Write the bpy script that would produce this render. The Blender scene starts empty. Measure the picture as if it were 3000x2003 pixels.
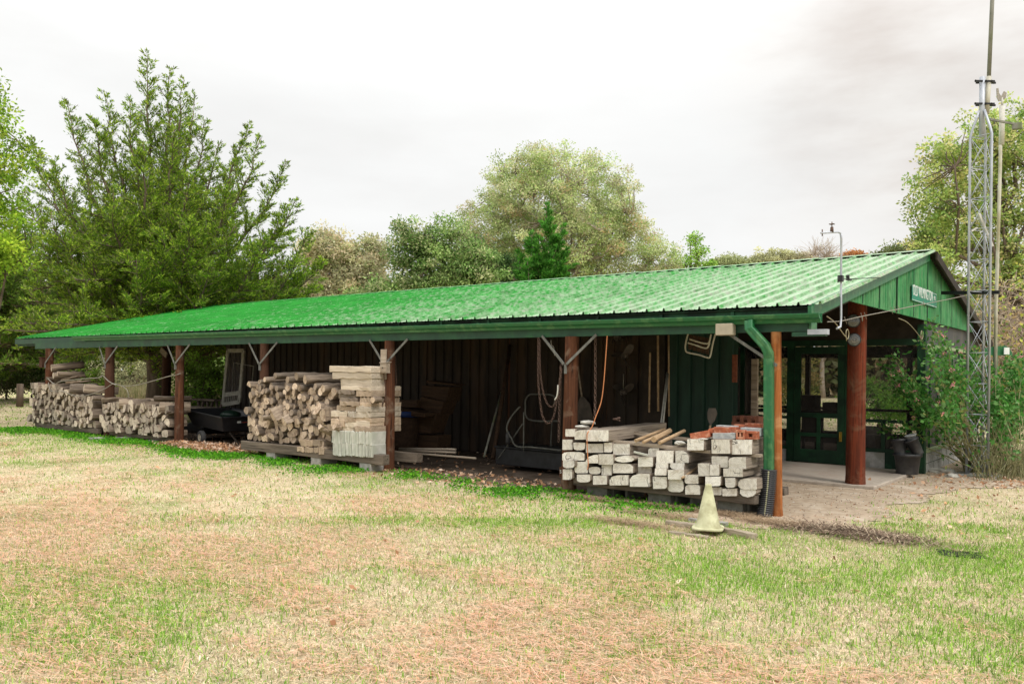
import bpy, math, random
import numpy as np
from mathutils import Vector, Matrix
PI=math.pi
SC=bpy.context.scene; COL=SC.collection
random.seed(7); RNG=np.random.default_rng(7)

# ------------------------------------------------------------------ camera
F_PX,ROLL,Y0,TH,CX,CY,H=2409.46,0.011675,1094.9,0.67076,3.2254,-8.6696,1.5
cam=bpy.data.cameras.new('camera'); cam.sensor_width=36; cam.lens=F_PX/3000*36
cam.clip_start=.05; cam.clip_end=3000
camo=bpy.data.objects.new('camera',cam); COL.objects.link(camo)
camo.location=(CX,CY,H)
camo.matrix_world=Matrix.Translation((CX,CY,H))@Matrix.Rotation(TH,4,'Z')@Matrix.Rotation(PI/2,4,'X')@Matrix.Rotation(ROLL,4,'Z')
# the principal point sits at (1500,Y0) of a 3000x2003 frame
cam.shift_y=(Y0-1001.5)/3000
SC.camera=camo
SC.render.resolution_x=1024; SC.render.resolution_y=683
SC.view_settings.view_transform='Standard'; SC.view_settings.look='None'
SC.view_settings.gamma=1; SC.view_settings.exposure=0.55
SC.cycles.max_bounces=6; SC.cycles.transparent_max_bounces=12
SC.cycles.diffuse_bounces=4

def ray(u,v):
    c,s=math.cos(ROLL),math.sin(ROLL); dx,dy=u-1500,v-Y0
    a=(dx*c+dy*s)/F_PX; b=(-dx*s+dy*c)/F_PX
    return Vector((-math.sin(TH)+math.cos(TH)*a, math.cos(TH)+math.sin(TH)*a, -b))
def at(u,v,X=None,Y=None,Z=None,D=None):
    """world point seen at pixel (u,v) of the photograph on a plane, or at a distance D along the view axis"""
    d=ray(u,v); C=Vector((CX,CY,H))
    if D is not None: return C+d*D
    if X is not None: t=(X-CX)/d.x
    elif Y is not None: t=(Y-CY)/d.y
    else: t=(Z-H)/d.z
    return C+d*t

# ------------------------------------------------------------------ light
SUN_EL,SUN_AZ=math.radians(48),math.radians(-20)     # azimuth measured from +X towards +Y
sd=bpy.data.lights.new('sun','SUN'); sd.energy=1.3; sd.angle=math.radians(14); sd.color=(1,.96,.9)
so=bpy.data.objects.new('sun',sd); COL.objects.link(so)
sdir=Vector((math.cos(SUN_EL)*math.cos(SUN_AZ),math.cos(SUN_EL)*math.sin(SUN_AZ),math.sin(SUN_EL)))
so.rotation_euler=sdir.to_track_quat('Z','Y').to_euler()
W=bpy.data.worlds.new('World'); SC.world=W; W.use_nodes=True
nt=W.node_tree; nt.nodes.clear()
def N(nt,t,**k):
    n=nt.nodes.new(t)
    for a,b in k.items():
        if hasattr(n,a): setattr(n,a,b)
        else: n.inputs[a.replace('_',' ')].default_value=b
    return n
def ramp(nt,src,stops,interp='LINEAR'):
    r=nt.nodes.new('ShaderNodeValToRGB'); r.color_ramp.interpolation=interp
    e=r.color_ramp.elements
    while len(e)<len(stops): e.new(.5)
    for i,(p,c) in enumerate(stops):
        e[i].position=p; e[i].color=(c,c,c,1) if isinstance(c,(int,float)) else (*c,1)
    nt.links.new(src,r.inputs[0]); return r
def mix(nt,fac,a,b,mode='MIX'):
    m=nt.nodes.new('ShaderNodeMix'); m.data_type='RGBA'; m.blend_type=mode
    for i,x in ((0,fac),(6,a),(7,b)):
        if isinstance(x,(int,float)): m.inputs[i].default_value=x if i==0 else (x,x,x,1)
        elif isinstance(x,tuple): m.inputs[i].default_value=(*x,1)
        else: nt.links.new(x,m.inputs[i])
    return m.outputs[2]
def world():
    sky=N(nt,'ShaderNodeTexSky',sky_type='NISHITA',sun_disc=False,sun_elevation=SUN_EL,sun_rotation=PI/2-SUN_AZ)
    tc=N(nt,'ShaderNodeTexCoord'); sep=N(nt,'ShaderNodeSeparateXYZ'); nt.links.new(tc.outputs['Generated'],sep.inputs[0])
    # overcast layer: radiance grows from the horizon to the zenith
    g=ramp(nt,sep.outputs[2],[(0,(6.55,6.55,6.5)),(.30,(6.9,6.9,6.8)),(.46,(8.6,8.6,8.5)),(1,(21,21,21))])
    mp=N(nt,'ShaderNodeMapping'); mp.inputs['Scale'].default_value=(1,1,3.2); nt.links.new(tc.outputs['Generated'],mp.inputs[0])
    n1=N(nt,'ShaderNodeTexNoise',Scale=2.3,Detail=7.0,Roughness=.5); nt.links.new(mp.outputs[0],n1.inputs[0])
    n2=N(nt,'ShaderNodeTexNoise',Scale=5.5,Detail=6.0,Roughness=.55); nt.links.new(mp.outputs[0],n2.inputs[0])
    c1=ramp(nt,n1.outputs[0],[(.32,(.85,.845,.84)),(.58,1.0)])
    c2=ramp(nt,n2.outputs[0],[(.30,(.95,.945,.94)),(.55,1.0)])
    col=mix(nt,.55,g.outputs[0],c1.outputs[0],'MULTIPLY'); col=mix(nt,.7,col,c2.outputs[0],'MULTIPLY')
    # a darker cloud bank on the right
    d=ray(2980,90).normalized()
    dv=N(nt,'ShaderNodeVectorMath',operation='DISTANCE'); nrm=N(nt,'ShaderNodeVectorMath',operation='NORMALIZE')
    nt.links.new(tc.outputs['Generated'],nrm.inputs[0]); nt.links.new(nrm.outputs[0],dv.inputs[0]); dv.inputs[1].default_value=d
    nz=N(nt,'ShaderNodeMath',operation='MULTIPLY_ADD'); nt.links.new(n1.outputs[0],nz.inputs[0]); nz.inputs[1].default_value=-.30; nt.links.new(dv.outputs['Value'],nz.inputs[2])
    k=ramp(nt,nz.outputs[0],[(0.0,.9),(.17,.0)])
    dark=ramp(nt,n2.outputs[0],[(.35,(.78,.72,.68)),(.62,(.93,.90,.87))])
    bank=mix(nt,1.0,col,dark.outputs[0],'MULTIPLY'); col=mix(nt,k.outputs[0],col,bank)
    fin=mix(nt,.97,sky.outputs[0],col)
    bg=N(nt,'ShaderNodeBackground',Strength=.1); nt.links.new(fin,bg.inputs[0])
    o=N(nt,'ShaderNodeOutputWorld'); nt.links.new(bg.outputs[0],o.inputs[0])
world()

# ------------------------------------------------------------------ object helpers
def tag(o,label=None,cat=None,group=None,kind=None):
    if label: o['label']=label
    if cat: o['category']=cat
    if group: o['group']=group
    if kind: o['kind']=kind
    return o
def thing(name,label,cat,loc=(0,0,0),group=None):
    o=bpy.data.objects.new(name,None); COL.objects.link(o); o.location=loc; o.empty_display_size=.1
    return tag(o,label,cat,group)
def rot(rx=0,ry=0,rz=0):
    return Matrix.Rotation(rz,3,'Z')@Matrix.Rotation(ry,3,'Y')@Matrix.Rotation(rx,3,'X')
class M:
    def __init__(s): s.v=[]; s.f=[]; s.m=[]; s.sm=[]
    def add(s,vs,fs,mi=0,sm=False):
        b=len(s.v); s.v+= [tuple(x) for x in vs]
        for i,f in enumerate(fs):
            s.f.append(tuple(b+j for j in f)); s.m.append(mi[i] if isinstance(mi,list) else mi); s.sm.append(sm)
        return s
    def box(s,c,size,R=None,mi=0):
        hx,hy,hz=[a/2 for a in size]; c=Vector(c)
        vs=[Vector((x,y,z)) for x in (-hx,hx) for y in (-hy,hy) for z in (-hz,hz)]
        if R: vs=[R@v for v in vs]
        return s.add([v+c for v in vs],[(0,1,3,2),(4,6,7,5),(0,4,5,1),(2,3,7,6),(0,2,6,4),(1,5,7,3)],mi)
    def bx(s,x0,x1,y0,y1,z0,z1,mi=0):
        return s.box(((x0+x1)/2,(y0+y1)/2,(z0+z1)/2),(x1-x0,y1-y0,z1-z0),None,mi)
    def bar(s,a,b,w,h,mi=0):
        a=Vector(a);b=Vector(b); d=(b-a); L=d.length; d.normalize()
        up=Vector((0,0,1)) if abs(d.z)<.95 else Vector((1,0,0))
        sx=d.cross(up).normalized(); sz=sx.cross(d)
        R=Matrix((sx,d,sz)).transposed()
        return s.box((a+b)/2,(w,L,h),R,mi)
    def tube(s,pts,r,n=8,mi=0,cap=True,sm=True):
        pts=[Vector(p) for p in pts]; k=len(pts); rr=r if isinstance(r,(list,tuple)) else [r]*k
        vs=[]; prev=None
        for i,p in enumerate(pts):
            t=(pts[min(i+1,k-1)]-pts[max(i-1,0)]).normalized()
            if prev is None:
                u=t.cross(Vector((0,0,1))) if abs(t.z)<.9 else t.cross(Vector((1,0,0)))
            else: u=prev-t*prev.dot(t)
            u.normalize(); prev=u; w=t.cross(u)
            for j in range(n):
                a=2*PI*j/n; vs.append(p+(u*math.cos(a)+w*math.sin(a))*rr[i])
        fs=[(i*n+j,i*n+(j+1)%n,(i+1)*n+(j+1)%n,(i+1)*n+j) for i in range(k-1) for j in range(n)]
        s.add(vs,fs,mi,sm)
        if cap:
            b=len(s.v)-len(vs)
            s.f+= [tuple(b+j for j in range(n-1,-1,-1)),tuple(b+(k-1)*n+j for j in range(n))]; s.m+=[mi,mi]; s.sm+=[False,False]
        return s
    def lathe(s,prof,c,n=20,R=None,mi=0,sm=True):
        c=Vector(c); vs=[]
        for (r,z) in prof:
            for j in range(n):
                a=2*PI*j/n; v=Vector((r*math.cos(a),r*math.sin(a),z)); vs.append((R@v if R else v)+c)
        k=len(prof); fs=[(i*n+j,i*n+(j+1)%n,(i+1)*n+(j+1)%n,(i+1)*n+j) for i in range(k-1) for j in range(n)]
        return s.add(vs,fs,mi,sm)
    def torus(s,c,R0,r,R=None,n=16,k=6,sx=1.0,mi=0):
        c=Vector(c); vs=[]
        for i in range(n):
            a=2*PI*i/n
            for j in range(k):
                b=2*PI*j/k; q=R0+r*math.cos(b); v=Vector((q*math.cos(a)*sx,q*math.sin(a),r*math.sin(b)))
                vs.append((R@v if R else v)+c)
        fs=[(i*k+j,((i+1)%n)*k+j,((i+1)%n)*k+(j+1)%k,i*k+(j+1)%k) for i in range(n) for j in range(k)]
        return s.add(vs,fs,mi,True)
    def prism(s,poly,a,b,axis='Y',mi=0,mie=None):
        """extrude a polygon; axis Y: poly in (x,z); X: poly in (y,z); Z: poly in (x,y)"""
        g={'Y':lambda p,t:(p[0],t,p[1]),'X':lambda p,t:(t,p[0],p[1]),'Z':lambda p,t:(p[0],p[1],t)}[axis]
        n=len(poly); mie=mi if mie is None else mie
        s.add([g(p,a) for p in poly]+[g(p,b) for p in poly],
              [tuple(range(n-1,-1,-1)),tuple(range(n,2*n))]+[(i,(i+1)%n,n+(i+1)%n,n+i) for i in range(n)],
              [mie,mie]+[mi]*n)
        return s
    def build(s,name,mats,parent=None,label=None,cat=None,group=None,kind=None,origin=None,bevel=0):
        me=bpy.data.meshes.new(name)
        vs=s.v
        if origin is not None: vs=[(v[0]-origin[0],v[1]-origin[1],v[2]-origin[2]) for v in s.v]
        me.from_pydata(vs,[],s.f); me.validate()
        for m in (mats if isinstance(mats,(list,tuple)) else [mats]): me.materials.append(m)
        if len(me.polygons)==len(s.f):
            me.polygons.foreach_set('material_index',s.m); me.polygons.foreach_set('use_smooth',s.sm)
        import bmesh
        bm=bmesh.new(); bm.from_mesh(me); bmesh.ops.recalc_face_normals(bm,faces=bm.faces)
        if bevel:
            bmesh.ops.bevel(bm,geom=[e for e in bm.edges if e.is_manifold and e.calc_face_angle(0)>.6],offset=bevel,segments=1,affect='EDGES',clamp_overlap=True)
        bm.to_mesh(me); bm.free()
        o=bpy.data.objects.new(name,me); COL.objects.link(o)
        if origin is not None: o.location=origin
        if parent is not None:
            o.parent=parent; L=Vector((0,0,0)); q=parent
            while q is not None: L+=q.location; q=q.parent
            if origin is None: o.location=-L
            else: o.location=Vector(origin)-L
        return tag(o,label,cat,group,kind)
def big(name,V,F,mat,parent=None,col=None,**t):
    """fast mesh from numpy arrays; F is (n,3) or (n,4); col per vertex rgb"""
    V=np.asarray(V,np.float32).reshape(-1,3); F=np.asarray(F,np.int32); n,k=F.shape
    me=bpy.data.meshes.new(name); me.vertices.add(len(V)); me.vertices.foreach_set('co',V.ravel())
    me.loops.add(n*k); me.loops.foreach_set('vertex_index',F.ravel())
    me.polygons.add(n); me.polygons.foreach_set('loop_start',np.arange(n,dtype=np.int32)*k)
    me.update(calc_edges=True)
    for m in (mat if isinstance(mat,(list,tuple)) else [mat]): me.materials.append(m)
    if col is not None:
        a=me.attributes.new('Col','FLOAT_COLOR','POINT'); c=np.ones((len(V),4),np.float32); c[:,:3]=col
        a.data.foreach_set('color',c.ravel())
    o=bpy.data.objects.new(name,me); COL.objects.link(o)
    if parent is not None: o.parent=parent; o.location=-parent.location
    return tag(o,**t)

# ------------------------------------------------------------------ materials
def newmat(name):
    m=bpy.data.materials.new(name); m.use_nodes=True; nt=m.node_tree; nt.nodes.clear()
    o=nt.nodes.new('ShaderNodeOutputMaterial'); b=nt.nodes.new('ShaderNodeBsdfPrincipled'); nt.links.new(b.outputs[0],o.inputs[0])
    return m,nt,b,o
def coords(nt,scale=(1,1,1),kind='Object'):
    tc=nt.nodes.new('ShaderNodeTexCoord'); mp=nt.nodes.new('ShaderNodeMapping'); mp.inputs['Scale'].default_value=scale
    nt.links.new(tc.outputs[kind],mp.inputs[0]); return mp.outputs[0]
def noise(nt,vec,scale,detail=4,rough=.55,dist=0):
    n=nt.nodes.new('ShaderNodeTexNoise'); n.inputs['Scale'].default_value=scale; n.inputs['Detail'].default_value=detail
    n.inputs['Roughness'].default_value=rough; n.inputs['Distortion'].default_value=dist
    nt.links.new(vec,n.inputs['Vector']); return n.outputs[0]
def bump(nt,b,h,strength=.3,dist=.01):
    n=nt.nodes.new('ShaderNodeBump'); n.inputs['Strength'].default_value=strength; n.inputs['Distance'].default_value=dist
    nt.links.new(h,n.inputs['Height']); nt.links.new(n.outputs[0],b.inputs['Normal'])
def objrand(nt): return nt.nodes.new('ShaderNodeObjectInfo').outputs['Random']
def simple(name,c1,c2=None,scale=8,rough=.7,metal=0,st=(1,1,1),bumpk=.15,spec=.3,c3=None,scale3=2,vary=0,lo=.35,hi=.65):
    """two-tone noise material with an optional third blotchy tone"""
    m,nt,b,o=newmat(name); v=coords(nt,st); n=noise(nt,v,scale,6,.6)
    c2=c2 or tuple(x*.7 for x in c1)
    col=ramp(nt,n,[(lo,c1),(hi,c2)]).outputs[0]
    if c3:
        n3=noise(nt,v,scale3,5,.6); f=ramp(nt,n3,[(.5,0.0),(.62,1.0)]).outputs[0]; col=mix(nt,f,col,c3)
    if vary:
        r=ramp(nt,objrand(nt),[(0,1-vary),(1,1+vary)]).outputs[0]; col=mix(nt,1.0,col,r,'MULTIPLY')
    nt.links.new(col,b.inputs['Base Color']); b.inputs['Roughness'].default_value=rough; b.inputs['Metallic'].default_value=metal
    b.inputs['Specular IOR Level'].default_value=spec
    if bumpk: bump(nt,b,n,bumpk)
    return m
def woodgrain(name,light,dark,axis='Y',vary=.2,checks=.5,scale=1,rough=.85,blotch=None,bl=(.5,.65)):
    """weathered wood: long streaks, dark checks and knots along an axis of the object"""
    m,nt,b,o=newmat(name)
    st={'X':(1.2,22,22),'Y':(22,1.2,22),'Z':(22,22,1.2)}[axis]; st=tuple(a*scale for a in st)
    v=coords(nt,st); n=noise(nt,v,1,6,.65,.4)
    v2=coords(nt,tuple(a*2.2 for a in st)); n2=noise(nt,v2,1,3,.5,.2)
    col=ramp(nt,n,[(.28,dark),(.5,tuple((a+b_)/2 for a,b_ in zip(light,dark))),(.68,light)]).outputs[0]
    ck=ramp(nt,n2,[(.28,(1-checks)),(.38,1.0)]).outputs[0]; col=mix(nt,1.0,col,ck,'MULTIPLY')
    if blotch:
        v3=coords(nt,(1,1,1)); n3=noise(nt,v3,3.5,5,.65,.6); f=ramp(nt,n3,[(bl[0],0.0),(bl[1],1.0)]).outputs[0]; col=mix(nt,f,col,blotch)
    if axis=='Z':
        kn=noise(nt,coords(nt,(9,9,3.2)),1,2,.5); col=mix(nt,1.0,col,ramp(nt,kn,[(.22,.25),(.34,1.0)]).outputs[0],'MULTIPLY')
    if vary:
        r=objrand(nt)
        col=mix(nt,1.0,col,ramp(nt,r,[(0,(1-vary,1-vary,1-vary)),(.5,(1,.97,.93)),(1,(1+vary,1+vary*.9,1+vary*.75))]).outputs[0],'MULTIPLY')
    nt.links.new(col,b.inputs['Base Color']); b.inputs['Roughness'].default_value=rough; b.inputs['Specular IOR Level'].default_value=.15
    bump(nt,b,mix(nt,.5,n,n2),.9,.015); return m
def endgrain(name,light,dark,crack=.35,vary=.15,ring=60,rscale=6,streak=.7):
    """sawn end: rings around an off-centre heart, radial checks, grime"""
    m,nt,b,o=newmat(name)
    tc=nt.nodes.new('ShaderNodeTexCoord'); r=objrand(nt)
    ad=nt.nodes.new('ShaderNodeVectorMath'); ad.operation='ADD'; nt.links.new(tc.outputs['Object'],ad.inputs[0])
    mp=nt.nodes.new('ShaderNodeMath'); mp.operation='MULTIPLY_ADD'; mp.inputs[1].default_value=.10; mp.inputs[2].default_value=-.05; nt.links.new(r,mp.inputs[0])
    cb=nt.nodes.new('ShaderNodeCombineXYZ'); nt.links.new(mp.outputs[0],cb.inputs[0]); nt.links.new(mp.outputs[0],cb.inputs[2]); nt.links.new(cb.outputs[0],ad.inputs[1])
    sc=nt.nodes.new('ShaderNodeVectorMath'); sc.operation='MULTIPLY'; sc.inputs[1].default_value=(1,0,1); nt.links.new(ad.outputs[0],sc.inputs[0])
    w=nt.nodes.new('ShaderNodeTexWave'); w.wave_type='RINGS'; w.rings_direction='Y'; w.inputs['Scale'].default_value=ring/3; w.inputs['Distortion'].default_value=3; w.inputs['Detail'].default_value=3; w.inputs['Detail Scale'].default_value=rscale/3
    nt.links.new(sc.outputs[0],w.inputs[0])
    v=coords(nt,(1,1,1)); ad2=nt.nodes.new('ShaderNodeVectorMath'); ad2.operation='ADD'; nt.links.new(v,ad2.inputs[0])
    cb2=nt.nodes.new('ShaderNodeCombineXYZ'); m2=nt.nodes.new('ShaderNodeMath'); m2.operation='MULTIPLY'; m2.inputs[1].default_value=37; nt.links.new(r,m2.inputs[0]); nt.links.new(m2.outputs[0],cb2.inputs[1]); nt.links.new(cb2.outputs[0],ad2.inputs[1])
    n=noise(nt,ad2.outputs[0],14,6,.65,.3)
    col=ramp(nt,n,[(.3,dark),(.52,light)]).outputs[0]
    col=mix(nt,.38,col,ramp(nt,w.outputs[0],[(.2,.40),(.7,1.0)]).outputs[0],'MULTIPLY')
    vo=nt.nodes.new('ShaderNodeTexVoronoi'); vo.feature='DISTANCE_TO_EDGE'; vo.inputs['Scale'].default_value=6; vo.inputs['Randomness'].default_value=1
    dn=nt.nodes.new('ShaderNodeTexNoise'); dn.inputs['Scale'].default_value=7; nt.links.new(ad2.outputs[0],dn.inputs[0])
    mx=nt.nodes.new('ShaderNodeMix'); mx.data_type='VECTOR'; mx.inputs[0].default_value=.2; nt.links.new(ad2.outputs[0],mx.inputs[4]); nt.links.new(dn.outputs[1],mx.inputs[5]); nt.links.new(mx.outputs[1],vo.inputs[0])
    c=ramp(nt,vo.outputs[0],[(0.0,.12),(.03,1.0)]).outputs[0]
    gate=ramp(nt,noise(nt,ad2.outputs[0],5,2),[(.57,1.0),(.62,0.0)]).outputs[0]
    sm_=nt.nodes.new('ShaderNodeMapping'); sm_.vector_type='TEXTURE'; nt.links.new(ad2.outputs[0],sm_.inputs['Vector']); sm_.inputs['Scale'].default_value=(1/90,1,1/9)
    rr_=nt.nodes.new('ShaderNodeCombineXYZ'); mm=nt.nodes.new('ShaderNodeMath'); mm.operation='MULTIPLY'; mm.inputs[1].default_value=9; nt.links.new(r,mm.inputs[0]); nt.links.new(mm.outputs[0],rr_.inputs[1]); nt.links.new(rr_.outputs[0],sm_.inputs['Rotation'])
    sn=noise(nt,sm_.outputs[0],1,4,.6); col=mix(nt,streak,col,ramp(nt,sn,[(.32,.55),(.52,1.0),(.75,1.15)]).outputs[0],'MULTIPLY')
    cc=mix(nt,gate,c,1.0); col=mix(nt,crack*2 if crack<.5 else 1.0,col,cc,'MULTIPLY')
    if vary: col=mix(nt,1.0,col,ramp(nt,r,[(0,(1-vary,1-vary,1-vary)),(.5,(1.0,.985,.96)),(1,(1+vary,1+vary,1+vary*.9))]).outputs[0],'MULTIPLY')
    nt.links.new(col,b.inputs['Base Color']); b.inputs['Roughness'].default_value=.9; b.inputs['Specular IOR Level'].default_value=.1
    bump(nt,b,cc,.6,.01); return m
def leafmat(name,tr=.35,rough=.6):
    m,nt,b,o=newmat(name); a=nt.nodes.new('ShaderNodeAttribute'); a.attribute_name='Col'
    nt.links.new(a.outputs['Color'],b.inputs['Base Color']); b.inputs['Roughness'].default_value=rough; b.inputs['Specular IOR Level'].default_value=.25
    t=nt.nodes.new('ShaderNodeBsdfTranslucent'); nt.links.new(a.outputs['Color'],t.inputs[0])
    s=nt.nodes.new('ShaderNodeMixShader'); s.inputs[0].default_value=tr; nt.links.new(b.outputs[0],s.inputs[1]); nt.links.new(t.outputs[0],s.inputs[2]); nt.links.new(s.outputs[0],o.inputs[0])
    return m
MT={}
MT['palebark']=simple('pale_bark',(.36,.31,.25),(.24,.20,.16),9)
MT['leaf']=leafmat('leaf',.5); MT['grass']=leafmat('grass',.3,.8)
MT['bark']=woodgrain('bark',(.22,.17,.13),(.06,.045,.035),'Z',.1,.6,.5)
MT['logbark']=woodgrain('logbark',(.25,.20,.155),(.065,.05,.04),'Y',.3,.6,.9)
MT['splitside']=woodgrain('splitside',(.38,.31,.24),(.14,.105,.08),'Y',.3,.6)
MT['logend']=endgrain('logend',(.53,.42,.32),(.24,.16,.11),.45,.42)
MT['greyend']=endgrain('greyend',(.56,.48,.39),(.24,.19,.15),.45,.42)
MT['whiteend']=endgrain('whiteend',(.74,.71,.64),(.50,.45,.37),.49,.13,70,6,.5)
MT['beamside']=woodgrain('beamside',(.37,.32,.26),(.14,.11,.09),'Y',.15,.6)
MT['plankX']=woodgrain('plankX',(.42,.36,.29),(.20,.16,.12),'X',.15,.6)
MT['plankgreyX']=woodgrain('plankgreyX',(.20,.165,.13),(.085,.068,.055),'X',.1,.7)
MT['whitewood']=simple('whitewood',(.54,.53,.47),(.40,.39,.34),6,.75,c3=(.40,.41,.34),scale3=3,vary=.08)
MT['paleslab']=woodgrain('paleslab',(.62,.55,.45),(.38,.32,.25),'X',.25,.45)
MT['post_orange']=woodgrain('post_orange',(.46,.16,.045),(.09,.03,.012),'Z',0,.9,.6,blotch=(.50,.28,.13),bl=(.5,.75))
MT['post_red']=woodgrain('post_red',(.19,.042,.018),(.035,.012,.008),'Z',0,.6,.7,blotch=(.16,.085,.05),bl=(.52,.7))
MT['post_brown']=woodgrain('post_brown',(.145,.058,.028),(.028,.013,.009),'Z',.1,.8,.6,blotch=(.17,.12,.085),bl=(.54,.7))
MT['post_dark']=woodgrain('post_dark',(.09,.042,.026),(.07,.035,.022),'Z',.1,.7,.7)
MT['brace']=woodgrain('brace',(.20,.20,.18),(.10,.10,.09),'Z',0,.5)
MT['rail']=simple('rail',(.05,.045,.04),(.03,.028,.025),20)
MT['green']=simple('green_paint',(.010,.065,.030),(.006,.042,.022),5,.5,st=(1,1,1),c3=(.014,.09,.03),scale3=2,spec=.4)
MT['greenbright']=simple('green_bright',(.012,.13,.04),(.008,.085,.03),9,.45,c3=(.05,.17,.06),scale3=9,spec=.5)
MT['greendark']=simple('green_dark',(.006,.034,.016),(.004,.020,.011),4,.6,c3=(.02,.09,.04),scale3=3)
MT['porchgreen']=simple('porch_green',(.010,.040,.018),(.006,.026,.013),4,.6,c3=(.012,.06,.025),scale3=3)
MT['palegreen']=simple('pale_green_trim',(.33,.38,.22),(.22,.28,.14),9,.7)
MT['browniron']=simple('brown_sheet',(.036,.027,.019),(.022,.016,.012),3,.75,st=(3,1,.6),c3=(.055,.034,.02),scale3=1.2)
MT['greensheet']=simple('green_sheet',(.012,.045,.028),(.007,.027,.018),3,.6,st=(3,1,.6))
MT['darkwood']=simple('dark_wood',(.045,.034,.025),(.022,.017,.013),5,.85)
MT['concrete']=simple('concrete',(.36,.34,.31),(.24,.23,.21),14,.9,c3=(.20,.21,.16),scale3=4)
MT['shadeblock']=simple('shaded_block',(.17,.17,.145),(.11,.11,.09),14,.95)  # block concrete darkened to stand for the shade under the timber pile
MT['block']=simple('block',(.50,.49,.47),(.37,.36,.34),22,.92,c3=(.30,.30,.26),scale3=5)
MT['graypost']=simple('steel_galv',(.46,.48,.52),(.32,.34,.38),9,.5,.35,st=(1,1,.4),spec=.5)
MT['whitepipe']=simple('white_pipe',(.52,.50,.42),(.40,.38,.31),8,.6,st=(1,1,.3),c3=(.30,.27,.16),scale3=2)
MT['darkpipe']=simple('lichen_pipe',(.27,.26,.22),(.15,.15,.12),8,.7,st=(1,1,.3),c3=(.16,.18,.10),scale3=6)
MT['blacksteel']=simple('black_steel',(.03,.03,.032),(.018,.018,.018),9,.5,.3)
MT['blackplastic']=simple('black_plastic',(.035,.036,.04),(.022,.022,.025),7,.45,spec=.5,c3=(.06,.06,.06),scale3=3)
MT['rust']=simple('rust',(.16,.10,.075),(.07,.045,.035),60,.85,.2)
MT['rope_orange']=simple('rope_orange',(.55,.22,.09),(.40,.15,.06),60,.8)
MT['wire']=simple('wire',(.34,.31,.26),(.20,.18,.15),50,.6,.4)
MT['whitepaint']=simple('white_paint',(.55,.54,.48),(.42,.40,.35),12,.6)
MT['olddoor']=simple('old_white_door',(.27,.26,.22),(.17,.16,.13),12,.7)
MT['brick']=simple('brick',(.42,.13,.065),(.29,.085,.045),28,.9,vary=.15,c3=(.50,.25,.16),scale3=12)
MT['paver']=simple('paver',(.42,.43,.42),(.28,.29,.29),26,.9)
MT['rock']=simple('rock',(.55,.53,.47),(.33,.31,.27),16,.9,bumpk=.6)
MT['cone']=simple('cone',(.50,.49,.31),(.40,.39,.24),9,.7,c3=(.33,.31,.18),scale3=5,spec=.25,lo=.4,hi=.6)
MT['stake']=woodgrain('stake',(.52,.38,.24),(.28,.19,.11),'Y',.15,.4)
MT['tirerubber']=simple('tyre',(.05,.05,.05),(.03,.03,.03),20,.8)
MT['cream']=simple('cream_rim',(.50,.46,.36),(.36,.32,.24),20,.6)
MT['board']=woodgrain('box_board',(.085,.05,.03),(.038,.024,.016),'X',.2,.4)
MT['blue']=simple('blue_rim',(.02,.05,.18),(.015,.03,.11),8,.5)
MT['dimpipe']=simple('dim_pipe',(.11,.11,.095),(.06,.06,.05),9,.6)
MT['brasshook']=simple('hook',(.36,.33,.22),(.26,.22,.14),30,.5,.3)
MT['signgreen']=simple('sign_green',(.015,.22,.13),(.012,.16,.10),6,.5)
MT['signwhite']=simple('sign_white',(.72,.74,.70),(.6,.63,.6),10,.5)
MT['brownleaf']=leafmat('litter',.2,.8)
MT['glassgrey']=simple('grey_panel',(.065,.065,.068),(.04,.04,.043),3,.5,st=(2,2,.5),c3=(.085,.08,.075),scale3=1.5)
MT['petal']=leafmat('petal',.3,.6)
MT['propeller']=simple('bronze',(.12,.10,.08),(.07,.06,.05),9,.5,.4)
MT['red']=simple('red',(.40,.05,.03),(.3,.04,.03),9,.5)
MT['bucket']=simple('bucket',(.62,.60,.55),(.5,.48,.44),9,.5)
MT['tan']=simple('tan_box',(.40,.35,.26),(.33,.29,.22),9,.7)
def screenmat():
    m,nt,b,o=newmat('insect_screen'); b.inputs['Base Color'].default_value=(.045,.04,.035,1); b.inputs['Roughness'].default_value=.9
    t=nt.nodes.new('ShaderNodeBsdfTransparent'); s=nt.nodes.new('ShaderNodeMixShader')
    n=noise(nt,coords(nt),1.3,3); f=ramp(nt,n,[(.3,.30),(.7,.50)]).outputs[0]
    nt.links.new(f,s.inputs[0]); nt.links.new(t.outputs[0],s.inputs[1]); nt.links.new(b.outputs[0],s.inputs[2]); nt.links.new(s.outputs[0],o.inputs[0]); return m
MT['screen']=screenmat()
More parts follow.
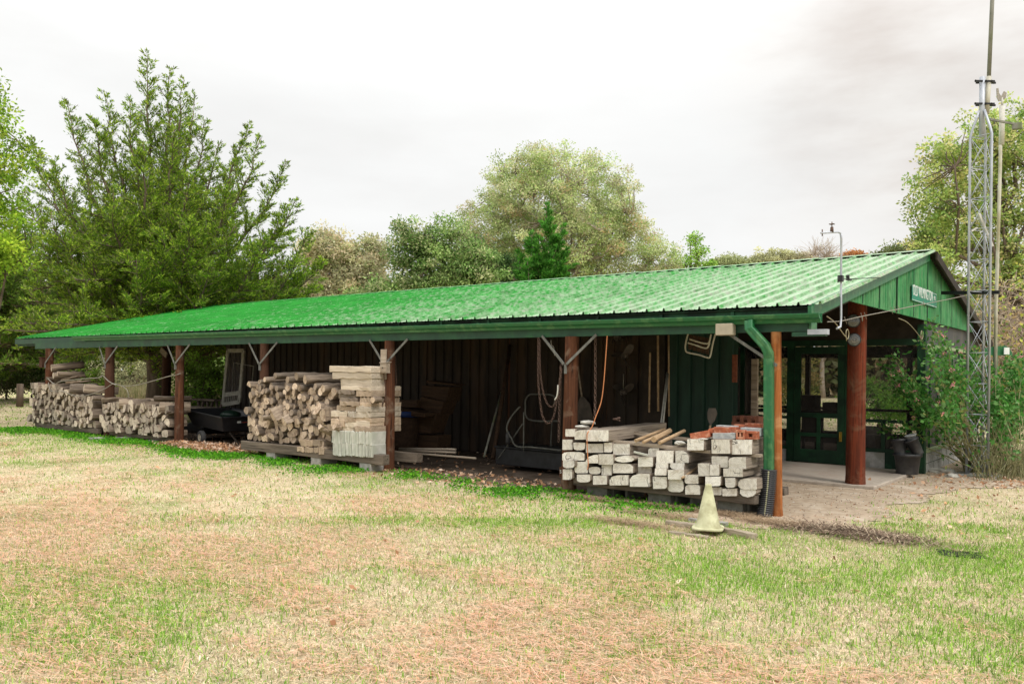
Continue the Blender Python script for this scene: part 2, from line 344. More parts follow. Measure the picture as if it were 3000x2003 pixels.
def roofmat(name='roof_green',gable=False):
    m,nt,b,o=newmat(name)
    tc=nt.nodes.new('ShaderNodeTexCoord'); sep=nt.nodes.new('ShaderNodeSeparateXYZ'); nt.links.new(tc.outputs['Object'],sep.inputs[0])
    base=ramp(nt,noise(nt,coords(nt),1.5,4),[(.35,(.012,.20,.018)),(.65,(.022,.28,.030))]).outputs[0]
    if gable: base=ramp(nt,noise(nt,coords(nt,(1,3,.6)),2,5,.6),[(.35,(.014,.13,.045)),(.65,(.03,.22,.07))]).outputs[0]
    # paint worn to bare pale metal, stronger at the near (right) end
    st=(5,1.1,1.1) if not gable else (2,6,.7)
    n=noise(nt,coords(nt,st),7 if not gable else 3,7,.68); n2=noise(nt,coords(nt,(1,.35,.35)),1.3,4,.6)
    mr=nt.nodes.new('ShaderNodeMapRange'); mr.inputs[1].default_value=-13; mr.inputs[2].default_value=.5
    mr.inputs[3].default_value=-.13; mr.inputs[4].default_value=.17 if not gable else .0
    nt.links.new(sep.outputs[0],mr.inputs[0])
    a=nt.nodes.new('ShaderNodeMath'); a.operation='ADD'; nt.links.new(n,a.inputs[0]); nt.links.new(mr.outputs[0],a.inputs[1])
    a2=nt.nodes.new('ShaderNodeMath'); a2.operation='MULTIPLY_ADD'; a2.inputs[1].default_value=.25; nt.links.new(n2,a2.inputs[0]); nt.links.new(a.outputs[0],a2.inputs[2])
    src=a2.outputs[0]
    if not gable:   # rib shading put into the wear: greener on the ribs, paler on the flats
        ph=nt.nodes.new('ShaderNodeMath'); ph.operation='MULTIPLY_ADD'; ph.inputs[1].default_value=2*PI/.2286; ph.inputs[2].default_value=20.4*2*PI/.2286-2*PI*.92; nt.links.new(sep.outputs[0],ph.inputs[0])
        cs=nt.nodes.new('ShaderNodeMath'); cs.operation='COSINE'; nt.links.new(ph.outputs[0],cs.inputs[0])
        a3=nt.nodes.new('ShaderNodeMath'); a3.operation='MULTIPLY_ADD'; a3.inputs[1].default_value=-.065; nt.links.new(cs.outputs[0],a3.inputs[0]); nt.links.new(a2.outputs[0],a3.inputs[2]); src=a3.outputs[0]
    f=ramp(nt,src,[(.49,0.0),(.80,.95)]).outputs[0]
    pale=ramp(nt,noise(nt,coords(nt,(3,1,1)),9,5),[(.4,(.35,.50,.32)),(.62,(.36,.38,.31))]).outputs[0]
    if gable: f=mix(nt,.45,f,0.0); pale=mix(nt,1.0,pale,(.6,.9,.6),'MULTIPLY')
    col=mix(nt,f,base,pale)
    dirt=ramp(nt,noise(nt,coords(nt,(4,.6,.6)),3,5,.65),[(.34,(.50,.52,.45)),(.5,1.0)]).outputs[0]
    col=mix(nt,.6,col,dirt,'MULTIPLY')
    nt.links.new(col,b.inputs['Base Color']); b.inputs['Roughness'].default_value=.6; b.inputs['Specular IOR Level'].default_value=.2
    bump(nt,b,n,.1,.004); return m
MT['roof']=roofmat(); MT['gable']=roofmat('gable_green',True)

# ------------------------------------------------------------------ numpy value noise
_T=np.random.default_rng(3).random((256,256))
def vn(x,y,s=1.0,o=0):
    x=np.asarray(x)*s+o*17.3; y=np.asarray(y)*s+o*9.1
    xi=np.floor(x).astype(int); yi=np.floor(y).astype(int); fx=x-xi; fy=y-yi
    fx=fx*fx*(3-2*fx); fy=fy*fy*(3-2*fy); g=lambda a,b:_T[a%256,b%256]
    return (g(xi,yi)*(1-fx)+g(xi+1,yi)*fx)*(1-fy)+(g(xi,yi+1)*(1-fx)+g(xi+1,yi+1)*fx)*fy
def fbm(x,y,s=1.0,o=0,k=4): return sum(vn(x,y,s*2**i,o+i)*.5**i for i in range(k))/sum(.5**i for i in range(k))

# ------------------------------------------------------------------ ground
def groundmat():
    m,nt,b,o=newmat('lawn_soil')
    v=coords(nt); a=noise(nt,v,.45,6,.65); c=noise(nt,v,3.5,6,.7); f=noise(nt,v,45,4,.7)
    grass=ramp(nt,c,[(.3,(.42,.36,.20)),(.5,(.55,.46,.29)),(.7,(.64,.52,.37))]).outputs[0]
    green=ramp(nt,c,[(.3,(.13,.22,.04)),(.7,(.25,.30,.09))]).outputs[0]
    col=mix(nt,ramp(nt,a,[(.50,0.0),(.66,.8)]).outputs[0],grass,green)
    col=mix(nt,1.0,col,ramp(nt,f,[(.3,.45),(.6,1.1)]).outputs[0],'MULTIPLY')
    nt.links.new(col,b.inputs['Base Color']); b.inputs['Roughness'].default_value=1; b.inputs['Specular IOR Level'].default_value=0
    bump(nt,b,f,.6,.03); return m
MT['ground']=groundmat()
MT['kerb']=simple('kerb',(.44,.38,.31),(.32,.27,.22),14,.95)
MT['dirt']=simple('dirt',(.45,.36,.265),(.31,.24,.17),9,1,spec=0,c3=(.48,.40,.31),scale3=1.6,bumpk=.5)
MT['shadedirt']=simple('shaded_floor_soil',(.13,.10,.075),(.08,.06,.045),9,1,spec=0,c3=(.17,.13,.10),scale3=2,bumpk=.5)  # dirt tone darkened to carry the shade under the roof
g=M(); n=24; R=900
g.add([(-R,-R,0),(R,-R,0),(R,R,0),(-R,R,0)],[(0,1,2,3)]).build('ground',MT['ground'],kind='structure')
def blob(cx,cy,rx,ry,z,seed,n=48,amp=.18):
    r=random.Random(seed); ph=[r.random()*6.28 for _ in range(6)]; pts=[]
    for i in range(n):
        a=2*PI*i/n; q=1+amp*sum(math.sin((k+2)*a+ph[k])/(k+1) for k in range(6))/1.6
        pts.append((cx+rx*q*math.cos(a),cy+ry*q*math.sin(a),z))
    return pts
def sheet(name,pts,mat): M().add(pts,[tuple(range(len(pts)))]).build(name,mat,kind='structure')
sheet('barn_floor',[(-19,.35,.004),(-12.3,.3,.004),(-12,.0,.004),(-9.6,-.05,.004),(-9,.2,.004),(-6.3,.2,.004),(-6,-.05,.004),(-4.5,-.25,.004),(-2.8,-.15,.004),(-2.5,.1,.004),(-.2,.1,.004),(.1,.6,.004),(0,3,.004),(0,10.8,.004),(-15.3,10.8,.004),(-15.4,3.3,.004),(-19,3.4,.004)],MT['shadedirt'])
PATHP=[(-1.9,.25),(-1.3,.02),(-.9,-.62),(-.35,-.85),(.15,-.80),(.55,-.42),(.85,-.10),(.95,.5),(.80,1.1),(.72,1.6),(.85,2.1),(.95,2.7),(.9,3.5),(1.15,4.05),(1.75,4.8),(2.3,5.5),(2.4,7.5),(1.6,9),(.3,9.2),(.1,5.7),(-3.,5.3),(-2.9,1.2)]
def densify(P,step,amp,seed):
    r=random.Random(seed); out=[]
    for i in range(len(P)):
        a,b=Vector(P[i]),Vector(P[(i+1)%len(P)]); k=max(1,int((b-a).length/step))
        for j in range(k):
            p=a.lerp(b,j/k); out.append((p.x+r.uniform(-amp,amp)+amp*2*math.sin(p.y*5+p.x*3),p.y+r.uniform(-amp,amp)))
    return out
sheet('dirt_path',[(x,y,.008) for x,y in densify(PATHP,.07,.045,3)],MT['dirt'])
# patio: brick field inside a concrete border
def patiomat():
    m,nt,b,o=newmat('patio_brick'); br=nt.nodes.new('ShaderNodeTexBrick'); nt.links.new(coords(nt),br.inputs[0])
    br.inputs['Scale'].default_value=4.6; br.inputs['Mortar Size'].default_value=.03
    br.inputs['Color1'].default_value=(.36,.27,.21,1); br.inputs['Color2'].default_value=(.46,.38,.31,1); br.inputs['Mortar'].default_value=(.38,.33,.27,1)
    n=noise(nt,coords(nt),3,6,.7); col=mix(nt,ramp(nt,n,[(.4,0.0),(.6,.8)]).outputs[0],br.outputs[0],(.40,.35,.29))
    nt.links.new(col,b.inputs['Base Color']); b.inputs['Roughness'].default_value=.95; bump(nt,b,br.outputs[1],-.3,.01); return m
M().bx(-3.0,.0,3.12,5.42,.0,.05).build('patio_paving',patiomat(),kind='structure')
m=M(); m.bx(-3.0,.20,2.96,3.12,0,.055); m.bx(.0,.20,3.12,5.44,0,.055); m.build('patio_kerb',MT['kerb'],kind='structure',bevel=.012)

# ------------------------------------------------------------------ the barn
RV,RZ,EV,EZ,BEV=5.517,3.491,.10,2.268,10.93
XL,XR=-20.4,.32
SL=(RZ-EZ)/(RV-EV)
zr=lambda y:RZ-abs(y-RV)*SL
barn=thing('pole_barn','long open pole barn with a weathered green metal roof and screened porch end','barn',(-10,5.5,0))
def corr(mb,x0,x1,pts,pitch,rib,flat=True):
    """ribbed sheet: profile runs along X, pts = list of (y,z) down the slope"""
    xs=[];hs=[]; n=int(round((x1-x0)/pitch))
    for i in range(n):
        b=x0+i*pitch
        for dx,h in ((0,0),(.30,0),(.33,.18),(.38,.18),(.41,0),(.62,0),(.65,.18),(.70,.18),(.73,0),(.84,0),(.885,1),(.955,1)):
            xs.append(b+dx*pitch); hs.append(h*rib)
    xs.append(x0+n*pitch); hs.append(0)
    vs=[]; 
    for (y,z) in pts:
        for x,h in zip(xs,hs): vs.append((x,y,z+h))
    k=len(xs); mb.add(vs,[(j*k+i,j*k+i+1,(j+1)*k+i+1,(j+1)*k+i) for j in range(len(pts)-1) for i in range(k-1)])
m=M(); corr(m,XL,XR,[(EV,zr(EV)),(1.9,zr(1.9)),(3.7,zr(3.7)),(RV-.005,RZ)],.2286,.034); m.build('roof_panel',MT['roof'],barn,'sunlit front roof slope of ribbed green metal worn to pale streaks')
m=M(); corr(m,XL,XR+.12,[(RV+.005,RZ),(BEV,zr(BEV))],.2286,.02); m.build('roof_panel',MT['roof'],barn)
m=M(); m.add([(XL,EV+.02,zr(EV)-.035),(XR-.02,EV+.02,zr(EV)-.035),(XR-.02,RV,RZ-.035),(XL,RV,RZ-.035),(XR-.02,BEV,zr(BEV)-.035),(XL,BEV,zr(BEV)-.035)],[(0,1,2,3),(3,2,4,5)]); m.build('roof_deck',MT['darkwood'],barn)
# ridge cap in short lapped lengths
m=M(); k=24; w=(XR-XL)/k
for i in range(k):
    x0=XL+i*w; x1=x0+w+.03; z=RZ+.032+(.004 if i%2 else 0)
    m.add([(x0,RV-.16,z-.16*SL),(x1,RV-.16,z-.16*SL+.006),(x1,RV,z+.008),(x0,RV,z),(x1,RV+.16,z-.16*SL),(x0,RV+.16,z-.16*SL)],[(0,1,2,3),(3,2,4,5)])
m.build('ridge_cap',MT['roof'],barn)
# eave fascia, header beam, gutter
m=M(); m.bx(XL+.05,XR-.05,.16,.20,2.07,2.255); m.build('fascia',MT['greendark'],barn)
m=M(); m.bx(-18.9,.30,.02,.075,1.985,2.13); m.bx(-18.9,-.1,.125,.18,1.99,2.065); m.build('header_beam',MT['green'],barn,'dark green beam carrying the front eave')
m=M(); m.bx(XL+.05,-16.4,.10,.155,2.12,2.245); m.build('eave_board',MT['green'],barn)
m=M(); 
prof=[(-.0,.0),(-.045,.0),(-.06,.03),(-.095,.05),(-.11,.085),(-.11,.095),(-.10,.095),(-.10,.088),(-.05,.05),(-.035,.008),(-.008,.008),(-.008,.095),(0,.095)]
xa,xb=-16.6,.44; za,zb=2.145,2.068
vs=[(xa,y,z+za) for y,z in prof]+[(xb,y,z+zb) for y,z in prof]; kk=len(prof)
m.add(vs,[(i,(i+1)%kk,kk+(i+1)%kk,kk+i) for i in range(kk)]+[tuple(range(kk)),tuple(range(kk,2*kk))])
gut=m.build('gutter',MT['greenbright'],barn,'long green gutter under the front eave, lichen on its lip')
m=M()
for x in np.arange(-15.9,.3,.9):
    z=za+(zb-za)*(x-xa)/(xb-xa); m=M(); m.bx(x-.012,x+.012,-.10,.16,z+.097,z+.107); m.bx(x-.02,x+.02,.135,.158,z+.0,z+.16); m.build('gutter_strap',MT['greendark'],gut)
# gable end
m=M(); 
def wave(mb,y0,y1,zt,zbf,X,pitch=.115,amp=.022):
    n=int((y1-y0)/pitch*4); vs=[]
    for i in range(n+1):
        y=y0+(y1-y0)*i/n; x=X+amp*math.sin(2*PI*(y-y0)/pitch); vs+=[(x,y,zbf(y)),(x,y,zt(y))]
    mb.add(vs,[(2*i,2*i+2,2*i+3,2*i+1) for i in range(n)],0,True)
wave(m,1.35,RV,lambda y:zr(y)-.03,lambda y:2.415,.275); wave(m,RV,9.55,lambda y:zr(y)-.03,lambda y:2.415,.275)
m.build('gable_siding',MT['gable'],barn,'corrugated green sheet siding closing the gable end')
for y in (1.98,2.75,3.65,4.6,RV,6.5,7.4):
    m=M(); m.bx(.290,.299,y-.010,y+.010,2.42,zr(y)-.05); m.build('siding_seam',MT['greendark'],barn)
m=M()
def rake(mb,y0,y1,x0,x1,h,dz=0):
    mb.prism([(y0,zr(y0)-dz),(y1,zr(y1)-dz),(y1,zr(y1)-h-dz),(y0,zr(y0)-h-dz)],x0,x1,'X')
rake(m,EV,RV-.002,.295,.325,.15,-.01); m.bx(.285,.322,.02,.20,1.95,2.25)
m.build('rake_board',MT['greenbright'],barn,'green trim board under the front slope of the gable')
m=M(); rake(m,RV+.002,BEV,.40,.43,.13,.0); m.build('rake_board',MT['darkwood'],barn)
m=M(); m.prism([(RV,RZ-.02),(BEV,zr(BEV)-.02),(BEV,zr(BEV)-.034),(RV,RZ-.034)],.28,.40,'X'); m.build('soffit',MT['darkwood'],barn)
# posts
def roundpost(x,y,r,z1,mat,label,lean=(0,0),taper=.9,seed=0,z0=-.05,knots=6):
    rr=random.Random(seed); k=14; n=20; vs=[]
    ph=[rr.random()*6.28 for _ in range(4)]
    for i in range(k+1):
        t=i/k; z=z0+(z1-z0)*t
        R0=r*(1-(1-taper)*t)*(1+.02*math.sin(5*t+ph[3]))+(.012 if i==0 else 0)
        for j in range(n):
            a=2*PI*j/n; q=R0*(1+.02*math.sin(3*a+ph[0]+t*2)+.015*math.sin(7*a+ph[1]-t*3)+rr.uniform(-.006,.006))
            vs.append((x+lean[0]*t+q*math.cos(a),y+lean[1]*t+q*math.sin(a),z))
    m=M(); m.add(vs,[(i*n+j,i*n+(j+1)%n,(i+1)*n+(j+1)%n,(i+1)*n+j) for i in range(k) for j in range(n)],0,True)
    m.add([vs[k*n+j] for j in range(n)],[tuple(range(n))])
    return m.build('post',mat,barn,label)
PX=[0,-2.74,-6.08,-9.30,-12.12,-15.03,-18.1]
labs=['bright orange-brown log post beside the green downspout','brown log post behind the left end of the squared-timber pile','log post with a small wooden box and chains nailed to it','dark log post hidden behind the mixed woodpile','dark brown log post between the low woodpile and the cart','log post between the two left woodpiles','far left log post above the tallest firewood']
mats=['post_orange','post_brown','post_brown','post_dark','post_brown','post_dark','post_brown']
rad=[.060,.098,.088,.085,.092,.105,.10]
for i,(x,l) in enumerate(zip(PX,labs)):
    roundpost(x if i else -.035,.04 if i else .055,rad[i],1.985,MT[mats[i]],l,seed=i,lean=(-.03 if i==0 else .03 if i==1 else 0,0))
roundpost(-.08,3.1,.128,2.9,MT['post_red'],'thick red-brown log post standing on the patio edge',seed=11,taper=.94)
roundpost(-18.2,3.1,.125,2.85,MT['post_dark'],'thick dark post behind the left bay',seed=12)
for x in (-15.1,-12.1,-9.3,-6.2,-3.2): roundpost(x,3.22,.1,2.85,MT['post_dark'],None,seed=int(-x))
m=M(); m.bx(-18.4,.2,3.04,3.16,2.80,2.905); m.build('purlin_beam',MT['darkwood'],barn)
m=M(); m.bx(-18.9,.2,5.44,5.56,3.28,3.42); m.build('ridge_beam',MT['darkwood'],barn)
for x in np.arange(-19.6,.3,1.24):
    m=M(); m.bar((x,.2,zr(.2)-.12),(x,5.4,zr(5.4)-.12),.04,.13); m.build('rafter',MT['darkwood'],barn)
# braces at each front post
for i,x in enumerate(PX):
    for s in (-1,1):
        if i==0 and s==1: continue
        if i==6 and s==-1: continue
        zj={0:1.62}.get(i,1.63); dx=.42 if i else .62
        m=M(); m.bar((x+s*.02,-.07 if i else -.03,zj),(x+s*dx,.0,2.0),.012,.032); m.build('brace',MT['brace'],barn)
    if i:
        m=M(); m.bx(x-.012,x+.012,-.075,-.04,zj-.12,zj); m.build('brace_foot',MT['brace'],barn)
# partition walls and added unseen walls behind them
def ribwall(mb,x0,x1,y,z0,z1,pitch=.2286,d=.03):
    vs=[];x=x0
    xs=[]
    while x<x1-.01:
        for dx,h in ((0,0),(.62,0),(.68,1),(.94,1)): xs.append((x+dx*pitch,h*d))
        x+=pitch
    for X,h in xs: vs+=[(X,y+h,z0),(X,y+h,z1)]
    mb.add(vs,[(2*i,2*i+2,2*i+3,2*i+1) for i in range(len(xs)-1)])
m=M(); ribwall(m,-15.3,-2.95,3.1,.02,2.82); m.build('shop_wall',MT['browniron'],barn,'dark brown ribbed sheet wall at the back of the open bays')
m=M(); ribwall(m,-2.93,-1.92,3.08,.02,2.82,.23,.035); m.build('shop_wall',MT['greensheet'],barn,'dark green ribbed sheet wall behind the timber pile')
m=M(); m.bx(-3.35,-3.0,3.03,3.07,.1,2.8); m.build('wall_board',MT['darkwood'],barn)
m=M(); m.bx(-15.34,-15.30,3.1,10.8,0,2.9); m.bx(-15.3,-4.7,10.75,10.8,0,2.28); m.bx(-4.72,-4.68,3.2,10.8,0,2.9); m.build('shop_wall',MT['browniron'],barn)  # unseen end, back and side walls added to keep the space dark
# screened porch
SY=5.5
m=M()
m.bx(.17,.29,SY-.06,SY+.06,0,2.35); m.bx(-.93,-.84,SY-.04,SY+.03,.05,2.1); m.bx(-1.90,-1.78,SY-.04,SY+.04,.02,2.1)
m.build('porch_frame_post',MT['porchgreen'],barn)
m=M(); m.bx(-4.7,.17,SY-.045,SY+.03,2.03,2.13); m.bx(-.84,.17,SY-.035,SY+.02,.78,.83); m.bx(-.84,.17,SY-.035,SY+.02,.30,.36); m.bx(-.36,-.30,SY-.034,SY+.02,.36,.78)
m.bx(-4.7,-1.9,SY-.035,SY+.02,.78,.83); m.bx(-4.7,-1.9,SY-.035,SY+.02,.26,.31); m.bx(-2.75,-2.68,SY-.034,SY+.02,.31,2.03)
m.build('porch_rail',MT['porchgreen'],barn)
m=M(); m.bx(-.3,.17,SY-.03,SY+.02,.02,.30); m.build('porch_panel',MT['greendark'],barn)
m=M(); m.bx(-.84,-.3,SY-.02,SY+.13,0,.30); m.bx(-4.7,-1.9,SY-.02,SY+.13,0,.26); m.build('block_wall',MT['block'],barn)
m=M(); m.bx(.10,.27,SY+.06,10.7,0,.32); bw=m.build('block_wall',MT['block'],barn,'low whitish concrete block wall along the porch side')
m=M()
for z in (.155,): m.bx(.268,.2725,SY+.06,10.7,z-.004,z+.004)
for r in range(2):
    for k in range(13): y=SY+.3+r*.2+k*.4; m.bx(.268,.2722,y-.003,y+.003,.004+r*.156,.15+r*.16)
m.build('mortar_joint',MT['greendark'],bw)
m=M(); m.bx(-.84,.17,SY-.008,SY-.004,.36,2.03); m.bx(-4.7,-1.9,SY-.008,SY-.004,.31,2.03); m.build('insect_screen',MT['screen'],barn)
m=M(); m.bx(-4.7,.25,SY-.02,SY,2.13,3.28); m.build('porch_gable_wall',MT['darkwood'],barn)
m=M(); m.bx(.20,.215,SY+.06,10.7,.38,2.5); m.build('side_panel',MT['glassgrey'],barn,'grey plastic side panels of the porch with green battens')
m=M()
for k in range(9): y=SY+.6+k*.6; m.bx(.216,.235,y-.014,y+.014,.38,1.99)
m.bx(.216,.245,SY+.06,10.7,.79,.83); m.build('batten',MT['green'],barn)
m=M(); m.bx(.216,.26,SY+.06,10.7,2.0,2.055); m.bx(.21,.29,SY+.06,10.7,.325,.375); m.build('side_trim',MT['palegreen'],barn,'pale green trim boards above and below the side panels')
# back of the porch
m=M()
for x in (-4.6,-3.3,-2.2,-1.1,.1): m.bx(x-.05,x+.05,10.62,10.72,0,2.25)
m.bx(-4.7,.2,10.64,10.70,.76,.82); m.bx(-4.7,.2,10.64,10.70,1.95,2.2); m.bx(-4.7,.2,10.64,10.70,0,.28)
m.build('porch_back_frame',MT['darkwood'],barn)
# screen door
dx0,dx1,dz0,dz1=-1.77,-.935,.06,2.02
m=M(); y0,y1=SY-.05,SY-.012
m.bx(dx0,dx0+.11,y0,y1,dz0,dz1); m.bx(dx1-.11,dx1,y0,y1,dz0,dz1); m.bx(dx0+.11,dx1-.11,y0,y1,dz1-.12,dz1); m.bx(dx0+.11,dx1-.11,y0,y1,dz0,dz0+.22)
m.bx(dx0+.11,dx1-.11,y0,y1,.82,.90); m.bx(dx0+.11,dx1-.11,y0,y1,.50,.56); xm=(dx0+dx1)/2; m.bx(xm-.03,xm+.03,y0,y1,.28,.50); m.bx(xm-.03,xm+.03,y0,y1,.56,.82)
door=m.build('screen_door',MT['porchgreen'],barn,'green wooden screen door with one large and four small panes')
M().bx(dx0+.1,dx1-.1,SY-.032,SY-.028,.25,dz1-.1).build('insect_screen',MT['screen'],door)
m=M(); m.bx(dx1-.07,dx1-.03,SY-.075,SY-.05,.44,.60); m.tube([(dx1-.05,SY-.07,.46),(dx1-.05,SY-.11,.49),(dx1-.05,SY-.11,.56),(dx1-.05,SY-.07,.59)],.01); m.build('handle',simple('brass',(.55,.35,.05),(.4,.25,.04),20,.4,.6),door)
# downspout
a=at(2195,938,Y=-.07);b_=at(2196,962,Y=-.09);c_=at(2250,1022,Y=-.07);d_=at(2252,1050,Y=-.05);e_=at(2252,1380,Y=-.05)
def flatpipe(pts,w,dep):
    m=M(); vs=[]
    for i,p in enumerate(pts):
        t=(pts[min(i+1,len(pts)-1)]-pts[max(i-1,0)]).normalized(); s=Vector((t.z,0,-t.x)); s=-s.normalized() if s.length>.1 else Vector((1,0,0))
        if s.x<0: s=-s
        for q,(aa,bb) in enumerate(((-.5,-.4),(-.38,-.5),(-.1,-.46),(.1,-.5),(.38,-.5),(.5,-.4),(.5,.5),(-.5,.5))): vs.append(p+s*aa*w+Vector((0,1,0))*bb*dep)
    k=8; m.add(vs,[(i*k+j,i*k+(j+1)%k,(i+1)*k+(j+1)%k,(i+1)*k+j) for i in range(len(pts)-1) for j in range(k)]); return m
ds=flatpipe([a,b_,b_.lerp(c_,.15),b_.lerp(c_,.85),c_.lerp(d_,.4),d_,e_],.094,.075).build('downspout',MT['greenbright'],barn,'bright green downspout with an offset elbow')
# black ribbed drain hose
p0=at(2253,1374,Y=-.05);p1=at(2248,1440,Y=-.06);p2=at(2240,1508,Y=-.08); p2.z=max(p2.z,0)
pts=[];k=90
for i in range(k+1):
    t=i/k; pts.append(p0*(1-t)**2+(p1*2-(p0+p2)*.5)*2*t*(1-t)+p2*t*t)
m=M(); m.tube(pts,[.076+(.010 if (i%4) in(1,2) else -.006) for i in range(k+1)],20)
hose=m.build('drain_hose',MT['blackplastic'],None,'black ribbed drain hose at the foot of the green downspout','hose')
m=M()
for i in range(4,k-2,4):
    p=pts[i]; m.bx(p.x+.02,p.x+.032,p.y-.082,p.y-.068,p.z-.008,p.z+.008)
m.build('marking_stripe',MT['cone'],hose)
m=M()
p=at(2104,949,Y=-.02); q=at(2153,982,Y=-.02); m.box(((p.x+q.x)/2,-.045,(p.z+q.z)/2),(q.x-p.x,.1,p.z-q.z)); m.build('utility_box',MT['tan'],None,'small tan box fixed to the green beam left of the downspout','box',bevel=.006)

# ------------------------------------------------------------------ wood stacks
def clip_poly(P,a,n):
    out=[]
    for i in range(len(P)):
        p,q=P[i],P[(i+1)%len(P)]; dp=(p[0]-a[0])*n[0]+(p[1]-a[1])*n[1]; dq=(q[0]-a[0])*n[0]+(q[1]-a[1])*n[1]
        if dp<=0: out.append(p)
        if dp*dq<0: t=dp/(dp-dq); out.append((p[0]+(q[0]-p[0])*t,p[1]+(q[1]-p[1])*t))
    return out
def cells(top,x0,x1,z0,sp,seed,jit=.42,spf=None):
    """packed log cross-sections: voronoi cells of jittered seeds below the profile top(x)"""
    r=random.Random(seed); S=[]; z=z0+sp*.45; row=0
    while z<2.2:
        s=spf(z) if spf else sp; x=x0+s*.5*(1+row%2*.9)
        while x<x1-s*.2:
            if z<top(x)-s*.3: S.append((x+r.uniform(-jit,jit)*s,max(z0+s*.3,z+r.uniform(-jit,jit)*s*.8),s))
            x+=s*r.uniform(.85,1.2)
        z+=s*.86; row+=1
    out=[]
    for i,(x,z,s) in enumerate(S):
        P=[(x-s*.95,z-s*.8),(x+s*.95,z-s*.8),(x+s*.95,z+s*.8),(x-s*.95,z+s*.8)]
        P=clip_poly(P,(0,z0),(0,-1))
        for j,(a,b,_) in enumerate(S):
            if i!=j and abs(a-x)<s*2.4 and abs(b-z)<s*2.4: P=clip_poly(P,((a+x)/2,(b+z)/2),(a-x,b-z))
            if len(P)<3: break
        if len(P)<3: continue
        tp=top(x); P=[(a,min(b,tp+s*.25)) for a,b in P]
        cx=sum(p[0] for p in P)/len(P); cz=sum(p[1] for p in P)/len(P)
        out.append((cx,cz,P,s))
    return out
def log_mesh(poly,L,r,rough=.006,nseg=5,taper=.08,bend=.012,endtilt=.02):
    """one log or split: polygon section (local x,z), grain along local Y"""
    n=len(poly); vs=[]; bx,bz=r.uniform(-bend,bend),r.uniform(-bend,bend); tx,tz=r.uniform(-endtilt,endtilt),r.uniform(-endtilt,endtilt)*2
    k=[1+r.uniform(-taper,taper) for _ in range(2)]
    for i in range(nseg+1):
        t=i/nseg; sc=k[0]*(1-t)+k[1]*t; b=math.sin(PI*t)
        for (x,z) in poly:
            e=(tx*x*8+tz*z*4)*(1 if i==0 else 0)
            vs.append((x*sc+bx*b+r.uniform(-rough,rough)*(.4+.6*b),-L/2+L*t+e,z*sc+bz*b+r.uniform(-rough,rough)*(.4+.6*b)))
    return vs,n
def place_log(name,poly,loc,L,r,mats,smooth,label,cat,group,rz=0,rx=0,ry=0,nseg=5,rough=.006):
    vs,n=log_mesh(poly,L,r,rough=rough,nseg=nseg)
    fs=[(i*n+j,i*n+(j+1)%n,(i+1)*n+(j+1)%n,(i+1)*n+j) for i in range(nseg) for j in range(n)]
    m=M(); m.add(vs,fs,0,smooth); m.f.append(tuple(range(n-1,-1,-1))); m.m.append(1); m.sm.append(False)
    m.f.append(tuple(nseg*n+j for j in range(n))); m.m.append(1); m.sm.append(False)
    o=m.build(name,mats,None,label,cat,group)
    o.matrix_world=Matrix.Translation(loc)@Matrix.Rotation(rz,4,'Z')@Matrix.Rotation(rx,4,'X')@Matrix.Rotation(ry,4,'Y')
    return o
def roundpoly(r0,r,n=12,ir=.05,flat=None):
    ph=[r.random()*6.3 for _ in range(3)]; P=[]
    for j in range(n):
        a=2*PI*j/n; q=r0*(1+ir*math.sin(2*a+ph[0])+ir*.6*math.sin(3*a+ph[1])+r.uniform(-.02,.02)); P.append((q*math.cos(a),q*math.sin(a)))
    if flat is not None:
        a=flat; P=clip_poly(P,(math.cos(a)*r0*.15,math.sin(a)*r0*.15),(math.cos(a),math.sin(a)))
    return P
def chamfer(P,r):
    Q=[]
    for i in range(len(P)):
        p,a,b=P[i],P[i-1],P[(i+1)%len(P)]; k=r.uniform(.08,.2)
        Q.append((p[0]+(a[0]-p[0])*k,p[1]+(a[1]-p[1])*k)); Q.append((p[0]+(b[0]-p[0])*k,p[1]+(b[1]-p[1])*k))
    return Q
USED={}
def wlabel(base,where):
    l='%s %s'%(base,where); USED[l]=USED.get(l,0)+1; return l
def pos_words(x,z,x0,x1,z0,z1,nx=7,nz=6):
    cols=['far left end','left end','left side','centre','right side','right end','far right end'] if nx==7 else ['left end','middle','right end']
    rows=['bottom layer','second layer up','lower middle layer','upper middle layer','layer below the top','top layer']
    i=min(len(cols)-1,max(0,int((x-x0)/(x1-x0)*len(cols)))); j=min(5,max(0,int((z-z0)/(z1-z0)*6)))
    return '%s, %s'%(rows[j],cols[i])
ADJ=['grey','tan','brown','pale','cracked','dark']
